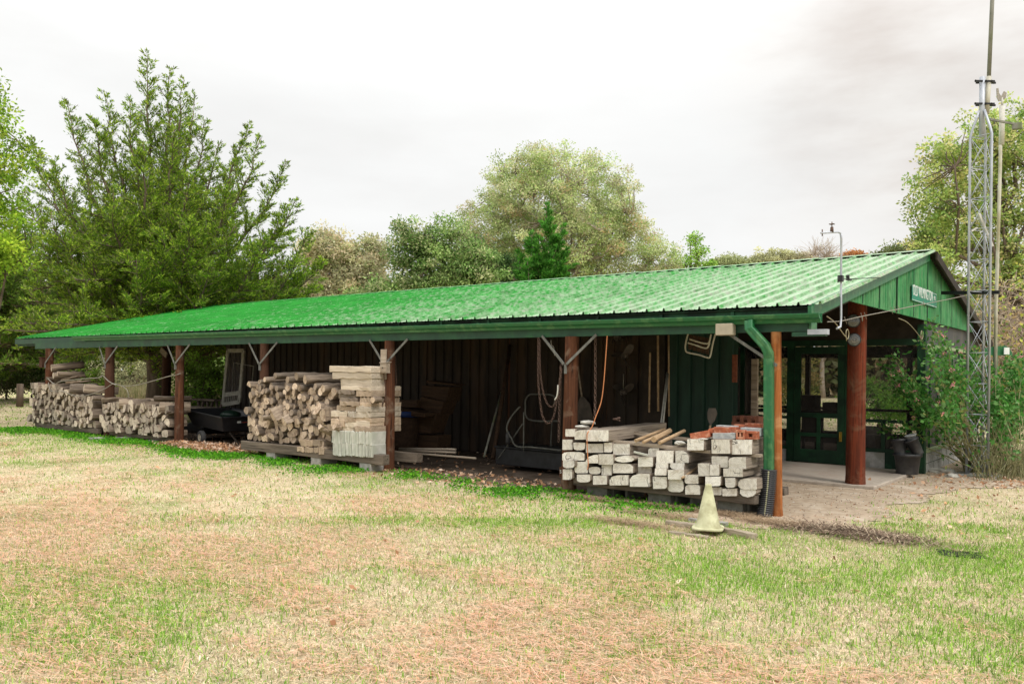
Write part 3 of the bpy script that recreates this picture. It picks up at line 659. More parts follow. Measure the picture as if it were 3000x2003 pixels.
def stack(cs,y0,L,seed,pile,ends,bounds,frac_round=.25,shrink=.86,yj=.06,rzj=.05,bark='logbark'):
    r=random.Random(seed); x0,x1,z0,z1=bounds; k=0
    for (cx,cz,P,s) in cs:
        A=[(a-cx,b-cz) for a,b in P]; w=max(a for a,b in A)-min(a for a,b in A); h=max(b for a,b in A)-min(b for a,b in A)
        if w<.02 or h<.02: continue
        u=r.random(); rr=.25*(w+h)*.96
        if u<frac_round: poly=roundpoly(rr,r,12); kind='round log'; sm=True; m0=MT[bark]; nm='round_log'
        elif u<frac_round+.18: poly=roundpoly(rr*1.1,r,12,flat=r.random()*6.3); kind='half-round split'; sm=False; m0=MT[bark]; nm='split_log'
        else:
            poly=[(a*shrink,b*shrink) for a,b in (chamfer(A,r) if r.random()<.75 else A)]; kind='wedge split' if len(A)<=5 else 'blocky split'; sm=False; m0=MT[bark if r.random()<.5 else 'splitside']; nm='split_log'
        LL=L*r.uniform(.9,1.08)
        place_log(nm,poly,(cx,y0+LL/2+r.uniform(-yj,yj),cz),LL,r,[m0,MT[ends]],sm,
            wlabel('%s %s,'%('thick' if rr>.062 else 'thin',kind),'%s, %s'%(pos_words(cx,cz,x0,x1,z0,z1),pile)),'firewood','logs of the '+pile,
            rz=r.uniform(-rzj,rzj),rx=r.uniform(-.04,.04),nseg=4,rough=.006)
# pile at the far left: grey irregular wood, high at its left end
def topA(x): return 1.50-.42*max(0,min(1,(x+18.3)/3.1))**1.1 if x<-15.5 else .98
cA=cells(lambda x:min(topA(x)-.30,1.12),-18.75,-15.45,.17,.135,21)
stack(cA,-.12,.42,31,'tall grey woodpile','greyend',(-18.75,-15.4,.15,1.2),.14)
# low pile between the second and third posts
cB=cells(lambda x:.80+.04*math.sin(x*3),-15.1,-12.42,.14,.14,22)
stack(cB,-.10,.42,32,'low woodpile left of the cart','greyend',(-15.2,-12.4,.12,.85),.10)
# pile three: small rounds over blocky splits
def topC(x): return 1.27-.10*max(0,(x+8.0))
cC=cells(topC,-9.35,-7.15,.30,.12,23,spf=lambda z:.138 if z<.80 else .092)
lo=[c for c in cC if c[1]<.80]; hi=[c for c in cC if c[1]>=.80]
stack(lo,-.26,.45,33,'mixed woodpile beside the slabs','logend',(-9.35,-7.15,.28,1.25),.22,shrink=.90,yj=.07,rzj=.14)
stack(hi,-.24,.48,34,'mixed woodpile beside the slabs','logend',(-9.35,-7.15,.28,1.25),.86,yj=.09,rzj=.13)
# big loose pieces lying on top of the piles:  (u,v of the near end, radius m, length, yaw, pitch, half?)
r=random.Random(5)
def loose(u,v,Y,r0,L,yaw,pitch,kind,ends,label,half=None,m0='logbark'):
    yaw*=.42 if Y>-.28 else .16; L*=.95 if Y>-.28 else .8; p=at(u,v,Y=Y); poly=roundpoly(r0,r,14,flat=half); d=Vector((-math.sin(yaw)*math.cos(pitch),math.cos(yaw)*math.cos(pitch),math.sin(pitch)))
    place_log(kind,poly,p+d*L/2,L,r,[MT[m0],MT[ends]],half is None,label,'firewood','large logs lying on top of the woodpiles',rz=yaw,rx=pitch,nseg=7,rough=.012)
loose(150,1078,-.05,.085,.75,-.9,.14,'round_log','greyend','dark crooked log topmost at the left end of the tallest woodpile')
loose(156,1100,-.1,.075,.6,-.7,.02,'round_log','greyend','bark-covered log second from the top of the tallest woodpile')
loose(135,1108,-.12,.05,.5,-.4,.0,'split_log','greyend','thin grey split at the upper left corner of the tallest woodpile',2.2)
loose(178,1112,-.15,.045,.55,-1.0,.25,'split_log','greyend','pale split plank tilted upward on the tallest woodpile',1.6,'splitside')
loose(192,1118,-.12,.045,.55,-1.1,.08,'split_log','greyend','narrow split lying flat over the tallest woodpile',1.6,'splitside')
loose(204,1139,-.15,.125,.62,-.9,.03,'round_log','greyend','large pale cracked log high in the tallest woodpile',None,'splitside')
loose(244,1142,-.15,.14,.75,-.85,-.08,'round_log','greyend','very large deeply grooved log on the right shoulder of the tallest woodpile',-1.8,'splitside')
loose(150,1128,-.12,.06,.5,-.5,.0,'split_log','greyend','brown split under the top logs of the tallest woodpile',.3)
loose(172,1136,-.14,.07,.5,-.3,.0,'split_log','greyend','dark wedge log left of the large pale cracked log',2.9)
loose(132,1135,-.14,.055,.5,-.2,.0,'split_log','greyend','narrow wedge upright at the upper left edge of the tallest woodpile',-.4)
loose(298,1168,-.15,.085,.65,-1.0,.0,'round_log','greyend','split log bridging the second post, left end of the low woodpile',1.7)
loose(350,1180,-.15,.105,.80,-1.05,.03,'round_log','greyend','big pale half log on top of the low woodpile, left of centre',2.3,'splitside')
loose(398,1186,-.14,.075,.65,-.9,.0,'split_log','greyend','dark split log on top of the low woodpile, centre',2.0)
loose(378,1200,-.14,.08,.5,-.8,.0,'split_log','greyend','rounded log end under the big pale half log',-.9)
loose(452,1162,-.10,.095,.75,-1.3,.0,'round_log','greyend','long squared log topmost at the right end of the low woodpile',1.5)
loose(466,1192,-.12,.12,.62,-1.2,.0,'round_log','greyend','big grooved log just below the topmost log of the low woodpile',2.6,'splitside')
loose(425,1188,-.12,.075,.5,-.6,.1,'split_log','greyend','standing wedge between the two largest logs of the low woodpile',.2)
for i,(u,v,r0,L,yaw,l) in enumerate([(806,1101,.055,.8,-1.05,'leftmost of the round logs on top of the mixed woodpile'),(842,1112,.06,.9,-.8,'rough pole log with a dark end, second along the top of the mixed woodpile'),(868,1102,.062,.95,-1.15,'longest log with a pale sawn end, on top of the mixed woodpile'),(893,1112,.068,.9,-1.2,'thick bark-covered log in the middle of the mixed woodpile top'),(923,1133,.056,.9,-.9,'log with a round pale end right of the middle, mixed woodpile top'),(946,1138,.065,.85,-.8,'dark log with rings on its end near the right, mixed woodpile top'),(978,1147,.062,.7,-.9,'rightmost log on top of the mixed woodpile'),(775,1112,.045,.6,-1.2,'short log hanging over the left edge, mixed woodpile top'),(760,1118,.04,.55,-1.1,'thin log at the upper left corner of the mixed woodpile')]):
    loose(u,v,-.30,r0,L,yaw,.02,'round_log','logend',l)
for (u,v,r0,L,yaw,pt,l,hf) in [(768,1220,.07,.4,-1.25,.1,'tilted square block at the left edge of the mixed woodpile',1.5),(800,1215,.12,.3,-1.1,.3,'broad pale chopped slab face in the left half of the mixed woodpile',.6),(832,1232,.08,.35,-.9,.25,'smaller chopped slab right of the broad pale one',.8),(925,1195,.10,.4,-.4,-.2,'big dark wedge in the middle of the mixed woodpile',2.9),(950,1215,.10,.35,-.3,.1,'shaggy bark block near the slab stack',.1),(940,1245,.07,.3,-.9,-.5,'slanting short block below the shaggy bark block',1.2),(980,1245,.06,.3,-.6,-.4,'squared slanting block near the right side of the mixed woodpile',1.9)]:
    loose(u,v,-.42,r0,L,yaw,pt,'split_log','logend',l,hf,'splitside')
for i,(u,v,r0,L,yaw,pt,l,hf) in enumerate([(168,1094,.05,.6,-1.0,.0,'crooked dark limb under the topmost log of the tallest woodpile',None),(148,1152,.06,.4,-.2,0,'grey wedge at the left end of the upper rows, tallest woodpile',.5),(170,1153,.065,.4,-.3,0,'round-backed split left of the grooved log, tallest woodpile',2.2),(225,1163,.06,.4,-.5,0,'wide split tucked under the very large grooved log',1.2),(188,1160,.055,.4,-.2,0,'small block between the big pale log and the rows below',-2),(270,1166,.06,.5,-.8,0,'bark strip log at the right foot of the grooved log',None),(300,1185,.055,.4,-.4,0,'small split at the left end just under the bridging log',.3),(330,1196,.05,.4,-.3,0,'short dark wedge on the low woodpile, left of centre',2.6),(412,1204,.055,.4,-.2,0,'upright wedge in the middle of the low woodpile top',1.0),(485,1205,.06,.4,-.3,0,'split under the grooved log against the third post',1.8)]):
    loose(u,v,-.14,r0,L,yaw,pt,'split_log' if hf is not None else 'round_log','greyend',l,hf)
# timbers and blocks carrying the piles
def timberX(name,x0,x1,y0,y1,z0,z1,mat,label,cat='timber',group=None,seed=1,rz=0):
    r=random.Random(seed); n=14; vs=[]
    L=x1-x0; 
    for i in range(n+1):
        x=-L/2+L*i/n
        for (y,z) in ((y0,z0),(y1,z0),(y1,z1),(y0,z1)): vs.append((x,y-(y0+y1)/2+r.uniform(-.005,.005),z-(z0+z1)/2+r.uniform(-.005,.005)))
    m=M(); m.add(vs,[(i*4+j,i*4+(j+1)%4,(i+1)*4+(j+1)%4,(i+1)*4+j) for i in range(n) for j in range(4)]+[(3,2,1,0),tuple(n*4+j for j in range(4))])
    o=m.build(name,mat,None,label,cat,group,bevel=.006); o.location=((x0+x1)/2,(y0+y1)/2,(z0+z1)/2); o.rotation_euler=(0,0,rz); return o
timberX('sill_timber',-9.45,-5.83,-.32,-.17,.125,.275,MT['plankgreyX'],'long grey sill timber under the front of the mixed woodpile',seed=3)
timberX('sill_timber',-9.4,-5.70,.25,.40,.125,.27,MT['plankgreyX'],'rear sill timber poking out right of the post with the box',seed=4)
timberX('sill_timber',-18.6,-15.35,-.08,.03,.06,.17,MT['plankgreyX'],'greyish sill timber under the tallest woodpile',seed=5)
timberX('sill_timber',-15.1,-12.4,.0,.10,.06,.14,MT['plankgreyX'],'sill timber hidden under the low woodpile',seed=6)
timberX('sill_timber',-2.48,-.16,-.24,-.10,.145,.235,MT['plankgreyX'],'dark front sill timber under the squared timbers',seed=7)
timberX('sill_timber',-2.45,-.16,.62,.76,.145,.235,MT['plankgreyX'],'dark rear sill timber under the squared timbers',seed=8)
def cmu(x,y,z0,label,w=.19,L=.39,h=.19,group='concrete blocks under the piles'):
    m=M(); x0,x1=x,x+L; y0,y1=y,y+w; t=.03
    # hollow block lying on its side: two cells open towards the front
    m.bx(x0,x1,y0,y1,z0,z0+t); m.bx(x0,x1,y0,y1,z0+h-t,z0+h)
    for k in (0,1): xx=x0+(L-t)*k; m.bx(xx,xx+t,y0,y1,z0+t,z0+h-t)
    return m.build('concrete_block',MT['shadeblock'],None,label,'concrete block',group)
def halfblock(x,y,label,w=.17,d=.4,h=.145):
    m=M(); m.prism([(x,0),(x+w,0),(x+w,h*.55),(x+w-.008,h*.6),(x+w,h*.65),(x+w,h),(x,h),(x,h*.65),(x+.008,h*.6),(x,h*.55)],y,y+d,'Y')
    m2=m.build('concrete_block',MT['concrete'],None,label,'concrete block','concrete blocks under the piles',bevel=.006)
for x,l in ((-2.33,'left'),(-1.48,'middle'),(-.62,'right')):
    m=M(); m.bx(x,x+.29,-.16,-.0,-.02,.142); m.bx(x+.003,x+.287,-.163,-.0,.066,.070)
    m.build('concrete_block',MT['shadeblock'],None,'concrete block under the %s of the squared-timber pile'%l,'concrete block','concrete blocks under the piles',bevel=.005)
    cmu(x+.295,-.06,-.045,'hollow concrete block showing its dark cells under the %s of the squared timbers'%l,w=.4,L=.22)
for x,l in ((-8.72,'leftmost pale block under the mixed woodpile'),(-7.52,'pale block under the middle of the mixed woodpile'),(-6.35,'rightmost pale block under the slab stack')):
    halfblock(x,-.31,l,w=.26 if x>-7 else .24,d=.35,h=.13)
for u,v,l in ((270,1290,'pale block under the right end of the tallest woodpile'),(350,1289,'low pale block under the left half of the low woodpile'),(447,1298,'low pale block under the right half of the low woodpile')):
    p=at(u,v,Z=0); halfblock(p.x-.1,p.y-.04,l,w=.27,d=.25,h=.06)
for x in (-12.45,): timberX('lath',-18.3,-17.6,-.5,-.42,.0,.02,MT['plankX'],'thin lath lying on the grass by the tallest woodpile','lath',seed=9,rz=.5)
# stack of sawn slabs on whitewashed blocks
def slab(u0,v0,u1,v1,Y,depth,mat,label,group,name='sawn_slab',cat='slab',seed=0,rz=0):
    a=at(u0,v1,Y=Y); b=at(u1,v0,Y=Y); r=random.Random(seed); x0,x1,z0,z1=a.x,b.x,a.z,b.z
    n=7; vs=[]; L=x1-x0; j=min(.012,(z1-z0)*.14)
    tb=[r.uniform(-j,j) for _ in range(n+1)]; bb=[r.uniform(-j,j) for _ in range(n+1)]
    for i in range(n+1):
        x=-L/2+L*i/n
        for (y,z,q) in ((0,z0,bb),(depth,z0,bb),(depth,z1,tb),(0,z1,tb)): vs.append((x,y+r.uniform(-.008,.008)-depth/2,z-(z0+z1)/2+q[i]))
    m=M(); m.add(vs,[(i*4+k,i*4+(k+1)%4,(i+1)*4+(k+1)%4,(i+1)*4+k) for i in range(n) for k in range(4)]+[(3,2,1,0),tuple(n*4+k for k in range(4))])
    o=m.build(name,mat,None,label,cat,group,bevel=.004); o.location=((x0+x1)/2,Y+depth/2,(z0+z1)/2); o.rotation_euler=(0,0,rz); return o
zx=lambda x:600+x*.30608; zy=lambda y:950+y*.30612
SL_=[(1188,402,1590,455,'pale'),(1222,462,1610,515,'pale'),(1298,512,1592,590,'pale'),(1300,594,1585,628,'pale'),(1588,600,1670,626,'pale'),(1278,630,1425,666,'dark'),(1450,636,1670,690,'tan'),(1280,668,1445,704,'dark'),(1290,706,1455,738,'dark'),(1482,700,1580,748,'tan'),(1290,742,1470,776,'tan'),(1478,752,1670,786,'tan'),(1262,782,1440,822,'tan'),(1446,786,1670,834,'pale'),(1208,832,1362,882,'pale'),(1366,838,1444,886,'pale'),(1450,840,1670,888,'pale'),(1190,872,1278,912,'tan'),(1282,886,1438,930,'tan'),(1442,892,1670,934,'tan'),(1206,914,1332,976,'tan'),(1342,930,1575,976,'pale'),(1578,936,1670,978,'tan'),(1170,968,1278,1014,'tan'),(1284,980,1424,1020,'pale'),(1430,984,1670,1024,'tan')]
LAY=['topmost','second from the top','third from the top','in the thin fourth layer','in the thin fourth layer, right end','in the fifth layer, left and dark','in the fifth layer, right','in the sixth layer, left','in the seventh layer, dark','beside the round log end','in the eighth layer, left','in the eighth layer, right','in the ninth layer, left','in the ninth layer, right','in the tenth layer, left','in the tenth layer, small middle piece','in the tenth layer, right','in the eleventh layer, left','in the eleventh layer, middle','in the eleventh layer, right','in the twelfth layer, left','in the twelfth layer, middle','in the twelfth layer, right','in the lowest slab layer, left','in the lowest slab layer, middle','in the lowest slab layer, right']
MT['darkslab']=woodgrain('darkslab',(.28,.23,.18),(.14,.11,.09),'X',.2,.5); MT['tanslab']=woodgrain('tanslab',(.50,.40,.30),(.28,.21,.15),'X',.25,.5)
for i,(x0,y0,x1,y1,c) in enumerate(SL_):
    slab(zx(x0),zy(y0),zx(min(x1,1592)),zy(y1),-.34+(i*7%5)*.008,.36 if i<3 else .62,MT[{'pale':'paleslab','dark':'darkslab','tan':'tanslab'}[c]],'%s rough slab %s of the slab stack'%(c,LAY[i]),'sawn slabs in the stack',seed=i)
loose(zx(1606),zy(722),-.36,.048,.2,0,0,'round_log','logend','small round log end with dark hollow heart among the sawn slabs')
WB=[(1215,1020,1296,1135),(1298,1022,1338,1135),(1340,1025,1382,1137),(1386,1026,1470,1140),(1474,1028,1530,1143),(1533,1030,1600,1148),(1222,1136,1302,1250),(1305,1138,1344,1252),(1347,1140,1404,1255),(1408,1142,1470,1258),(1473,1144,1504,1264),(1507,1146,1532,1266),(1535,1148,1566,1268),(1569,1150,1602,1270)]
for i,(x0,y0,x1,y1) in enumerate(WB):
    row='upper' if i<6 else 'lower'; k=i if i<6 else i-6
    slab(zx(x0),zy(y0),zx(x1),zy(y1),-.345,.28,MT['whitewood'],'whitewashed upright block, %s in the %s row under the slabs'%(['leftmost','second','third','fourth','fifth','sixth','seventh','last'][k],row),'whitewashed blocks under the slab stack','white_block','block',seed=60+i)
for i,(x0,y0,x1,y1) in enumerate([(912,1108,1030,1160),(1034,1110,1102,1162),(880,1175,948,1215),(955,1176,1035,1222),(1042,1176,1085,1226),(1090,1178,1140,1240)]):
    slab(zx(x0),zy(y0),zx(x1),zy(y1),-.33,.4,MT['tanslab'],'tan squared block, %s of those low in the mixed woodpile'%['upper left','upper right','lower left','lower second','lower third','lower right'][i],'tan squared blocks in the mixed woodpile','squared_block','block',seed=90+i)
m=M(); a=at(1140,1232,Y=.2); m.prism([(a.x-.02,a.z),(a.x+.03,a.z),(a.x+.20,.28),(a.x-.02,.28)],.05,.09,'Y')
m.build('white_board',MT['whitewood'],None,'white tapering board leaning right of the post with the box','board')

# pile of squared timbers
def tri(P): return [(1630+x*.28523,1200+y*.28523) for x,y in P]
def q4(x0,y0,x1,y1,c='',k=.26):
    w,h=x1-x0,y1-y0; P=[]
    for n,(x,y,sx,sy) in zip('abcd',((x0,y0,1,1),(x1,y0,-1,1),(x1,y1,-1,-1),(x0,y1,1,-1))):
        kk=k if n in c else .035
        A=(x+sx*w*kk,y); B=(x,y+sy*h*kk); Mx=(x+sx*w*kk*.32,y+sy*h*kk*.32)
        P+= [B,Mx,A] if n in 'ac' else [A,Mx,B]
    return P
TB=[q4(90,195,197,276),q4(188,205,302,308,'a',.4),q4(303,205,540,326),
q4(60,305,167,412),q4(170,335,300,417,'cd',.3),q4(304,345,482,443),q4(490,334,577,440,'bc',.25),q4(580,346,757,466),
q4(60,430,288,522,'ab',.25),q4(300,458,428,552,'a',.7),q4(425,452,592,566),q4(600,470,800,540,'abcd',.4),q4(837,484,992,586),q4(942,390,1058,510,'a',.2),q4(1028,415,1202,550),q4(1220,414,1362,546,'b',.5),q4(1340,298,1517,416),q4(1590,302,1787,452),q4(1800,303,2012,462),
q4(60,518,192,600,'cd',.3),q4(188,530,322,652,'d',.2),q4(330,583,457,662,'abcd',.3),q4(460,564,572,672),q4(575,547,792,652,'b',.35),q4(812,575,990,680,'ab',.2),q4(1020,545,1147,602),q4(1010,598,1133,674),q4(1168,545,1312,617,'d',.45),q4(1145,614,1312,717,'c',.25),q4(1452,548,1577,682),q4(1578,560,1672,676),q4(1590,474,1767,596),q4(1763,480,1952,612,'a',.3),q4(1708,598,1922,690),
q4(65,606,162,720,'c',.2),q4(205,662,352,745,'cd',.25),q4(375,674,522,770),q4(545,668,742,776,'a',.4),q4(750,655,962,792,'a',.45),q4(990,684,1135,812,'c',.2),q4(1135,705,1312,847,'abcd',.25),q4(1318,665,1458,762,'d',.2),q4(1320,765,1482,872,'ab',.25),q4(1525,680,1692,786,'c',.15),q4(1730,694,1842,802,'cd',.25),q4(1860,700,2062,822,'ad',.35),q4(1565,793,1700,876),q4(1705,805,1852,886),q4(1880,810,2052,902,'cd',.5)]
ROWN=['bottom row','second row up','middle row','upper row','top row']
TL={0:'leftmost in the top row',1:'rounded one beside the leftmost in the top row',2:'topmost, the biggest beam lying across the left of the pile'}
rr=random.Random(77)
GX=[];
for i,P in enumerate(TB):
    px=tri(P); u=sum(p[0] for p in px)/len(px); v=sum(p[1] for p in px)/len(px)
    Y=-.30+rr.uniform(-.04,.03)+(.10 if i in(13,24) else 0)
    W=[at(a,b,Y=Y) for a,b in px]; cx=sum(w.x for w in W)/len(W); cz=sum(w.z for w in W)/len(W)
    poly=[((w.x-cx)*.965,(w.z-cz)*.95) for w in W]
    L={2:1.5,1:1.4,0:.5}.get(i,rr.uniform(.85,1.25) if u<2060 else rr.uniform(.45,.60)); yaw={2:.02,1:.02}.get(i,rr.uniform(-.035,.035)); pit={2:.02,1:.01}.get(i,0)
    d=Vector((-math.sin(yaw),math.cos(yaw),math.sin(pit)))
    h=(u-1640)/(590)*9; col=['first','second','third','fourth','fifth','sixth','seventh','eighth','ninth','tenth'][max(0,min(9,int(h)))]
    zr_=max(0,min(4,int((cz-.24)/.125)))
    if i not in TL:
        lab='whitish squared timber'
    else: lab='whitish squared timber, '+TL[i]
    lv,n=log_mesh(poly,L,rr,rough=.004,nseg=6,taper=.02,bend=.006,endtilt=.012)
    fs=[(a*n+j,a*n+(j+1)%n,(a+1)*n+(j+1)%n,(a+1)*n+j) for a in range(6) for j in range(n)]
    m=M(); m.add(lv,fs,0,False); m.f+=[tuple(range(n-1,-1,-1)),tuple(6*n+j for j in range(n))]; m.m+=[1,1]; m.sm+=[False,False]
    o=m.build('squared_timber',[MT['beamside'],MT['whiteend']],None,lab,'timber','squared timbers stacked between the two right posts')
    o.matrix_world=Matrix.Translation(Vector((cx,Y,cz))+d*L/2)@Matrix.Rotation(yaw,4,'Z')@Matrix.Rotation(pit,4,'X')
    GX.append((o,cx,cz,max(p[0] for p in poly)-min(p[0] for p in poly)))
# give every timber a label of its own: row by height, order counted from the left
rest=[g_ for k,g_ in enumerate(GX) if k not in TL]; rows={}
for g_ in rest: rows.setdefault(max(0,min(4,int((g_[2]-.22-.02*(g_[1]+1.3)*-1)/.125))),[]).append(g_)
ORD=['first','second','third','fourth','fifth','sixth','seventh','eighth','ninth','tenth','eleventh','twelfth','thirteenth','fourteenth']
for k,L_ in rows.items():
    L_.sort(key=lambda t:t[1])
    for j,(o,cx,cz,w) in enumerate(L_): o['label']='%s whitish squared timber, %s from the left in the %s of its pile'%('wide' if w>.21 else 'narrow' if w<.135 else 'middling',ORD[j],ROWN[k])
# long boards laid over the middle of the pile, with stakes on them
def z4(x,y): return (1630+x*.28523,1200+y*.28523)
def longboard(a,b,Y,w,t,mat,label):
    A=at(*z4(*a),Y=Y); B=at(*z4(*b),Y=Y); m=M(); m.bar(A,B,w,t); return m.build('board',mat,None,label,'board')
longboard((545,318),(1600,432),-.17,.09,.035,MT['plankX'],'long grey board lying across the timbers under the stakes')
longboard((780,232),(1560,330),.32,.09,.035,MT['plankX'],'rear grey board lying across the timbers behind the stakes')
longboard((1585,430),(2100,470),-.15,.1,.03,MT['plankX'],'short board under the bricks at the right of the pile')
longboard((800,432),(945,468),-.33,.03,.02,MT['whitewood'],'thin pale lath poking out of the timber pile')
def stake(a,b,r0,label,sides=10):
    A=at(*z4(*a),Y=-.28); B=at(*z4(*b),Y=-.28); 
    # far end goes back over the rear board
    L=.55; B=at(*z4(*b),Y=.28)
    m=M(); m.tube([A,A.lerp(B,.5),B],[r0,r0*.97,r0*.93],sides,sm=sides>8); return m.build('stake',MT['stake'],None,label,'stake','wooden stakes lying on the boards')
stake((812,318),(1110,200),.020,'leftmost round stake on the boards')
stake((892,332),(1130,225),.019,'second round stake, partly under the thick eight-sided one')
stake((1000,305),(1165,215),.034,'thick eight-sided stake on the boards',8)
stake((1058,340),(1315,215),.022,'rightmost round stake on the boards')
m=M(); m.tube([at(*z4(1290,700),Y=-.36),at(*z4(1450,590),Y=-.0)],[.012,.018],8); m.build('stake',MT['stake'],None,'thin stick poking out between the lower timbers right of centre','stick')
def rock(u,v,Y,sx,sy,sz,label,seed,parent=None,group=None):
    r=random.Random(seed); p=at(u,v,Y=Y) if Y is not None else at(u,v,Z=sz*.4)
    vs=[];n=9;k=6
    for i in range(k+1):
        th=PI*i/k
        for j in range(n):
            a=2*PI*j/n; q=r.uniform(.78,1.12); vs.append((p.x+sx*q*math.sin(th)*math.cos(a),p.y+sy*q*math.sin(th)*math.sin(a),p.z+sz*math.cos(th)*r.uniform(.85,1.1)))
    m=M(); m.add(vs,[(i*n+j,i*n+(j+1)%n,(i+1)*n+(j+1)%n,(i+1)*n+j) for i in range(k) for j in range(n)])
    return m.build('rock',MT['rock'],None,label,'rock',group)
rock(*z4(325,130),-.1,.11,.09,.028,'jagged pale rock, upper of two at the left of the pile',1)
rock(*z4(262,172),-.18,.09,.08,.02,'flat pale rock, lower of two at the left of the pile',2)
rock(*z4(1268,342),-.2,.072,.06,.028,'small white rock right of the stakes',3)
rock(*z4(1508,300),-.24,.055,.05,.014,'crumbly flat rock under the tilted bricks',4)
def brickbox(x0,y0,x1,y1,Y,dep,mat,label,rz=0,ry=0,holes=0,name='brick',cat='brick'):
    a=at(*z4(x0,y1),Y=Y); b=at(*z4(x1,y0),Y=Y); w,h=b.x-a.x,b.z-a.z
    m=M(); R=rot(0,ry,rz); c=Vector(((a.x+b.x)/2,Y+dep/2,(a.z+b.z)/2))
    if not holes: m.box(c,(w,dep,h),R)
    else:
        k=holes; t=w/(k*2+1)
        # front grille: solid rails around open cores
        m.box(c+R@Vector((0,0,h*.36)),(w,dep,h*.28),R); m.box(c+R@Vector((0,0,-h*.36)),(w,dep,h*.28),R); m.box(c+R@Vector((0,dep*.3,0)),(w-.004,dep*.3,h*.44),R)
        for i in range(k+1): m.box(c+R@Vector((-w/2+t/2+i*2*t,0,0)),(t,dep-.003,h*.45),R)
    return m.build(name,mat,None,label,cat,'bricks on the timber pile',bevel=.003)
BY=-.24
brickbox(1372,232,1572,292,BY,.10,MT['brick'],'orange brick lying tilted at the left of the bricks',ry=-.22)
brickbox(1566,192,1612,240,BY+.03,.09,MT['brick'],'broken brick end behind the tilted brick',ry=-.3)
brickbox(1604,245,1838,292,BY-.02,.2,MT['paver'],'flat grey paver under the stacked red bricks',ry=-.06,name='paver',cat='paver')
brickbox(1614,185,1772,262,BY,.1,MT['brick'],'red brick standing on the grey paver')
brickbox(1774,180,1840,236,BY+.06,.1,MT['brick'],'red brick with a whitened top, right of the paver brick')
brickbox(1640,168,1836,184,BY+.10,.1,MT['paver'],'thin pale tile lying on the bricks',name='paver',cat='paver')
brickbox(1822,154,1912,215,BY+.2,.1,MT['brick'],'brick lying at the back, middle of the bricks')
brickbox(1842,210,1930,302,BY-.03,.07,MT['brick'],'cored brick on end with round holes facing out',holes=2)
brickbox(1932,225,2052,300,BY,.1,MT['brick'],'cored brick beside the one with holes',holes=1)
brickbox(1888,192,2086,262,BY+.12,.12,MT['paver'],'grey cored block behind the cored bricks',name='paver',cat='paver')
brickbox(1936,146,2106,192,BY+.28,.12,MT['brick'],'long dull red brick at the back right, topmost')
m=M(); p=at(*z4(618,112),Y=.1)
for k in range(9): a=k*.8; m.tube([p+Vector((.045*math.cos(a),.03*math.sin(a),.004*k)),p+Vector((.045*math.cos(a+.9),.03*math.sin(a+.9),.004*k+.008)),p+Vector((.035*math.cos(a+1.7),.03*math.sin(a+1.7),.004*k+.004))],.009,6)
m.build('coiled_chain',MT['rust'],None,'small heap of rusty chain lying on the biggest beam','chain')

# ------------------------------------------------------------------ ropes and chains
def smooth(pts,n=8):
    P=[Vector(p) for p in pts]; out=[]
    for i in range(len(P)-1):
        p0=P[max(i-1,0)];p1=P[i];p2=P[i+1];p3=P[min(i+2,len(P)-1)]
        for k in range(n):
            t=k/n; out.append(.5*((2*p1)+(p2-p0)*t+(2*p0-5*p1+4*p2-p3)*t*t+(3*p1-p0-3*p2+p3)*t**3))
    out.append(P[-1]); return out
def resample(P,step):
    out=[P[0]];acc=0
    for i in range(len(P)-1):
        a,b=P[i],P[i+1]; L=(b-a).length; t=step-acc
        while t<=L: out.append(a+(b-a)*(t/L)); t+=step
        acc=L-(t-step)
    return out
def chain(pts,link,label,mat='rust',w=.0042,group=None,double=False):
    P=resample(smooth([at(*p[:2],Y=p[2]) for p in pts]),link*.74); m=M()
    for i in range(len(P)-1):
        d=(P[i+1]-P[i]).normalized(); a=d.cross(Vector((0,1,0))).normalized(); b=d.cross(a)
        if i%2: a,b=b,a
        # links are stadium rings
        R=Matrix((a,d,d.cross(a)*-1)).transposed(); c=(P[i]+P[i+1])/2
        m.torus(c,link*.5-w,w,R,10,5,sx=.62)
    return m.build('chain',MT[mat],None,label,'chain',group)
def z3(x,y): return (1100+x*.30608,950+y*.30612)
def Z3(x,y,Y): return (*z3(x,y),Y)
chain([Z3(1560,130,-.08),Z3(1556,480,-.08),Z3(1572,700,-.08),Z3(1600,880,-.08),Z3(1655,950,-.08),Z3(1705,880,-.08),Z3(1735,740,-.08),Z3(1765,520,-.08),Z3(1780,400,-.06)],.05,'longer of two rusty chains looped low beside the brown post')
chain([Z3(1572,150,-.04),Z3(1575,420,-.04),Z3(1600,620,-.04),Z3(1640,750,-.04),Z3(1690,790,-.04),Z3(1730,720,-.04),Z3(1768,560,-.04),Z3(1784,420,-.04)],.045,'shorter rusty chain looped inside the longer one')
chain([Z3(1778,380,-.02),Z3(1762,600,-.02),Z3(1756,900,-.02),Z3(1752,1150,-.02)],.05,'rusty chain hanging straight down the left side of the brown post')
chain([Z3(1768,400,.02),Z3(1776,650,.02),Z3(1766,960,.02),Z3(1764,1100,.02)],.045,'second rusty chain bunched against the brown post')
chain([Z3(2105,100,.05),Z3(2105,400,.05),Z3(2103,700,.05),Z3(2098,930,.0)],.062,'heavy rusty chain hanging beside the orange cord',w=.0065)
chain([Z3(60,440,-.10),Z3(48,600,-.10),Z3(55,700,-.10),Z3(70,790,-.10)],.042,'left rusty chain on the post with the small box')
chain([Z3(78,470,-.10),Z3(96,600,-.10),Z3(92,700,-.10),Z3(60,780,-.10)],.042,'right rusty chain on the post with the small box')
chain([Z3(182,150,.1),Z3(180,400,.1),Z3(176,600,.1),Z3(172,690,.1)],.045,'rusty chain with a hook hanging right of the post with the box')
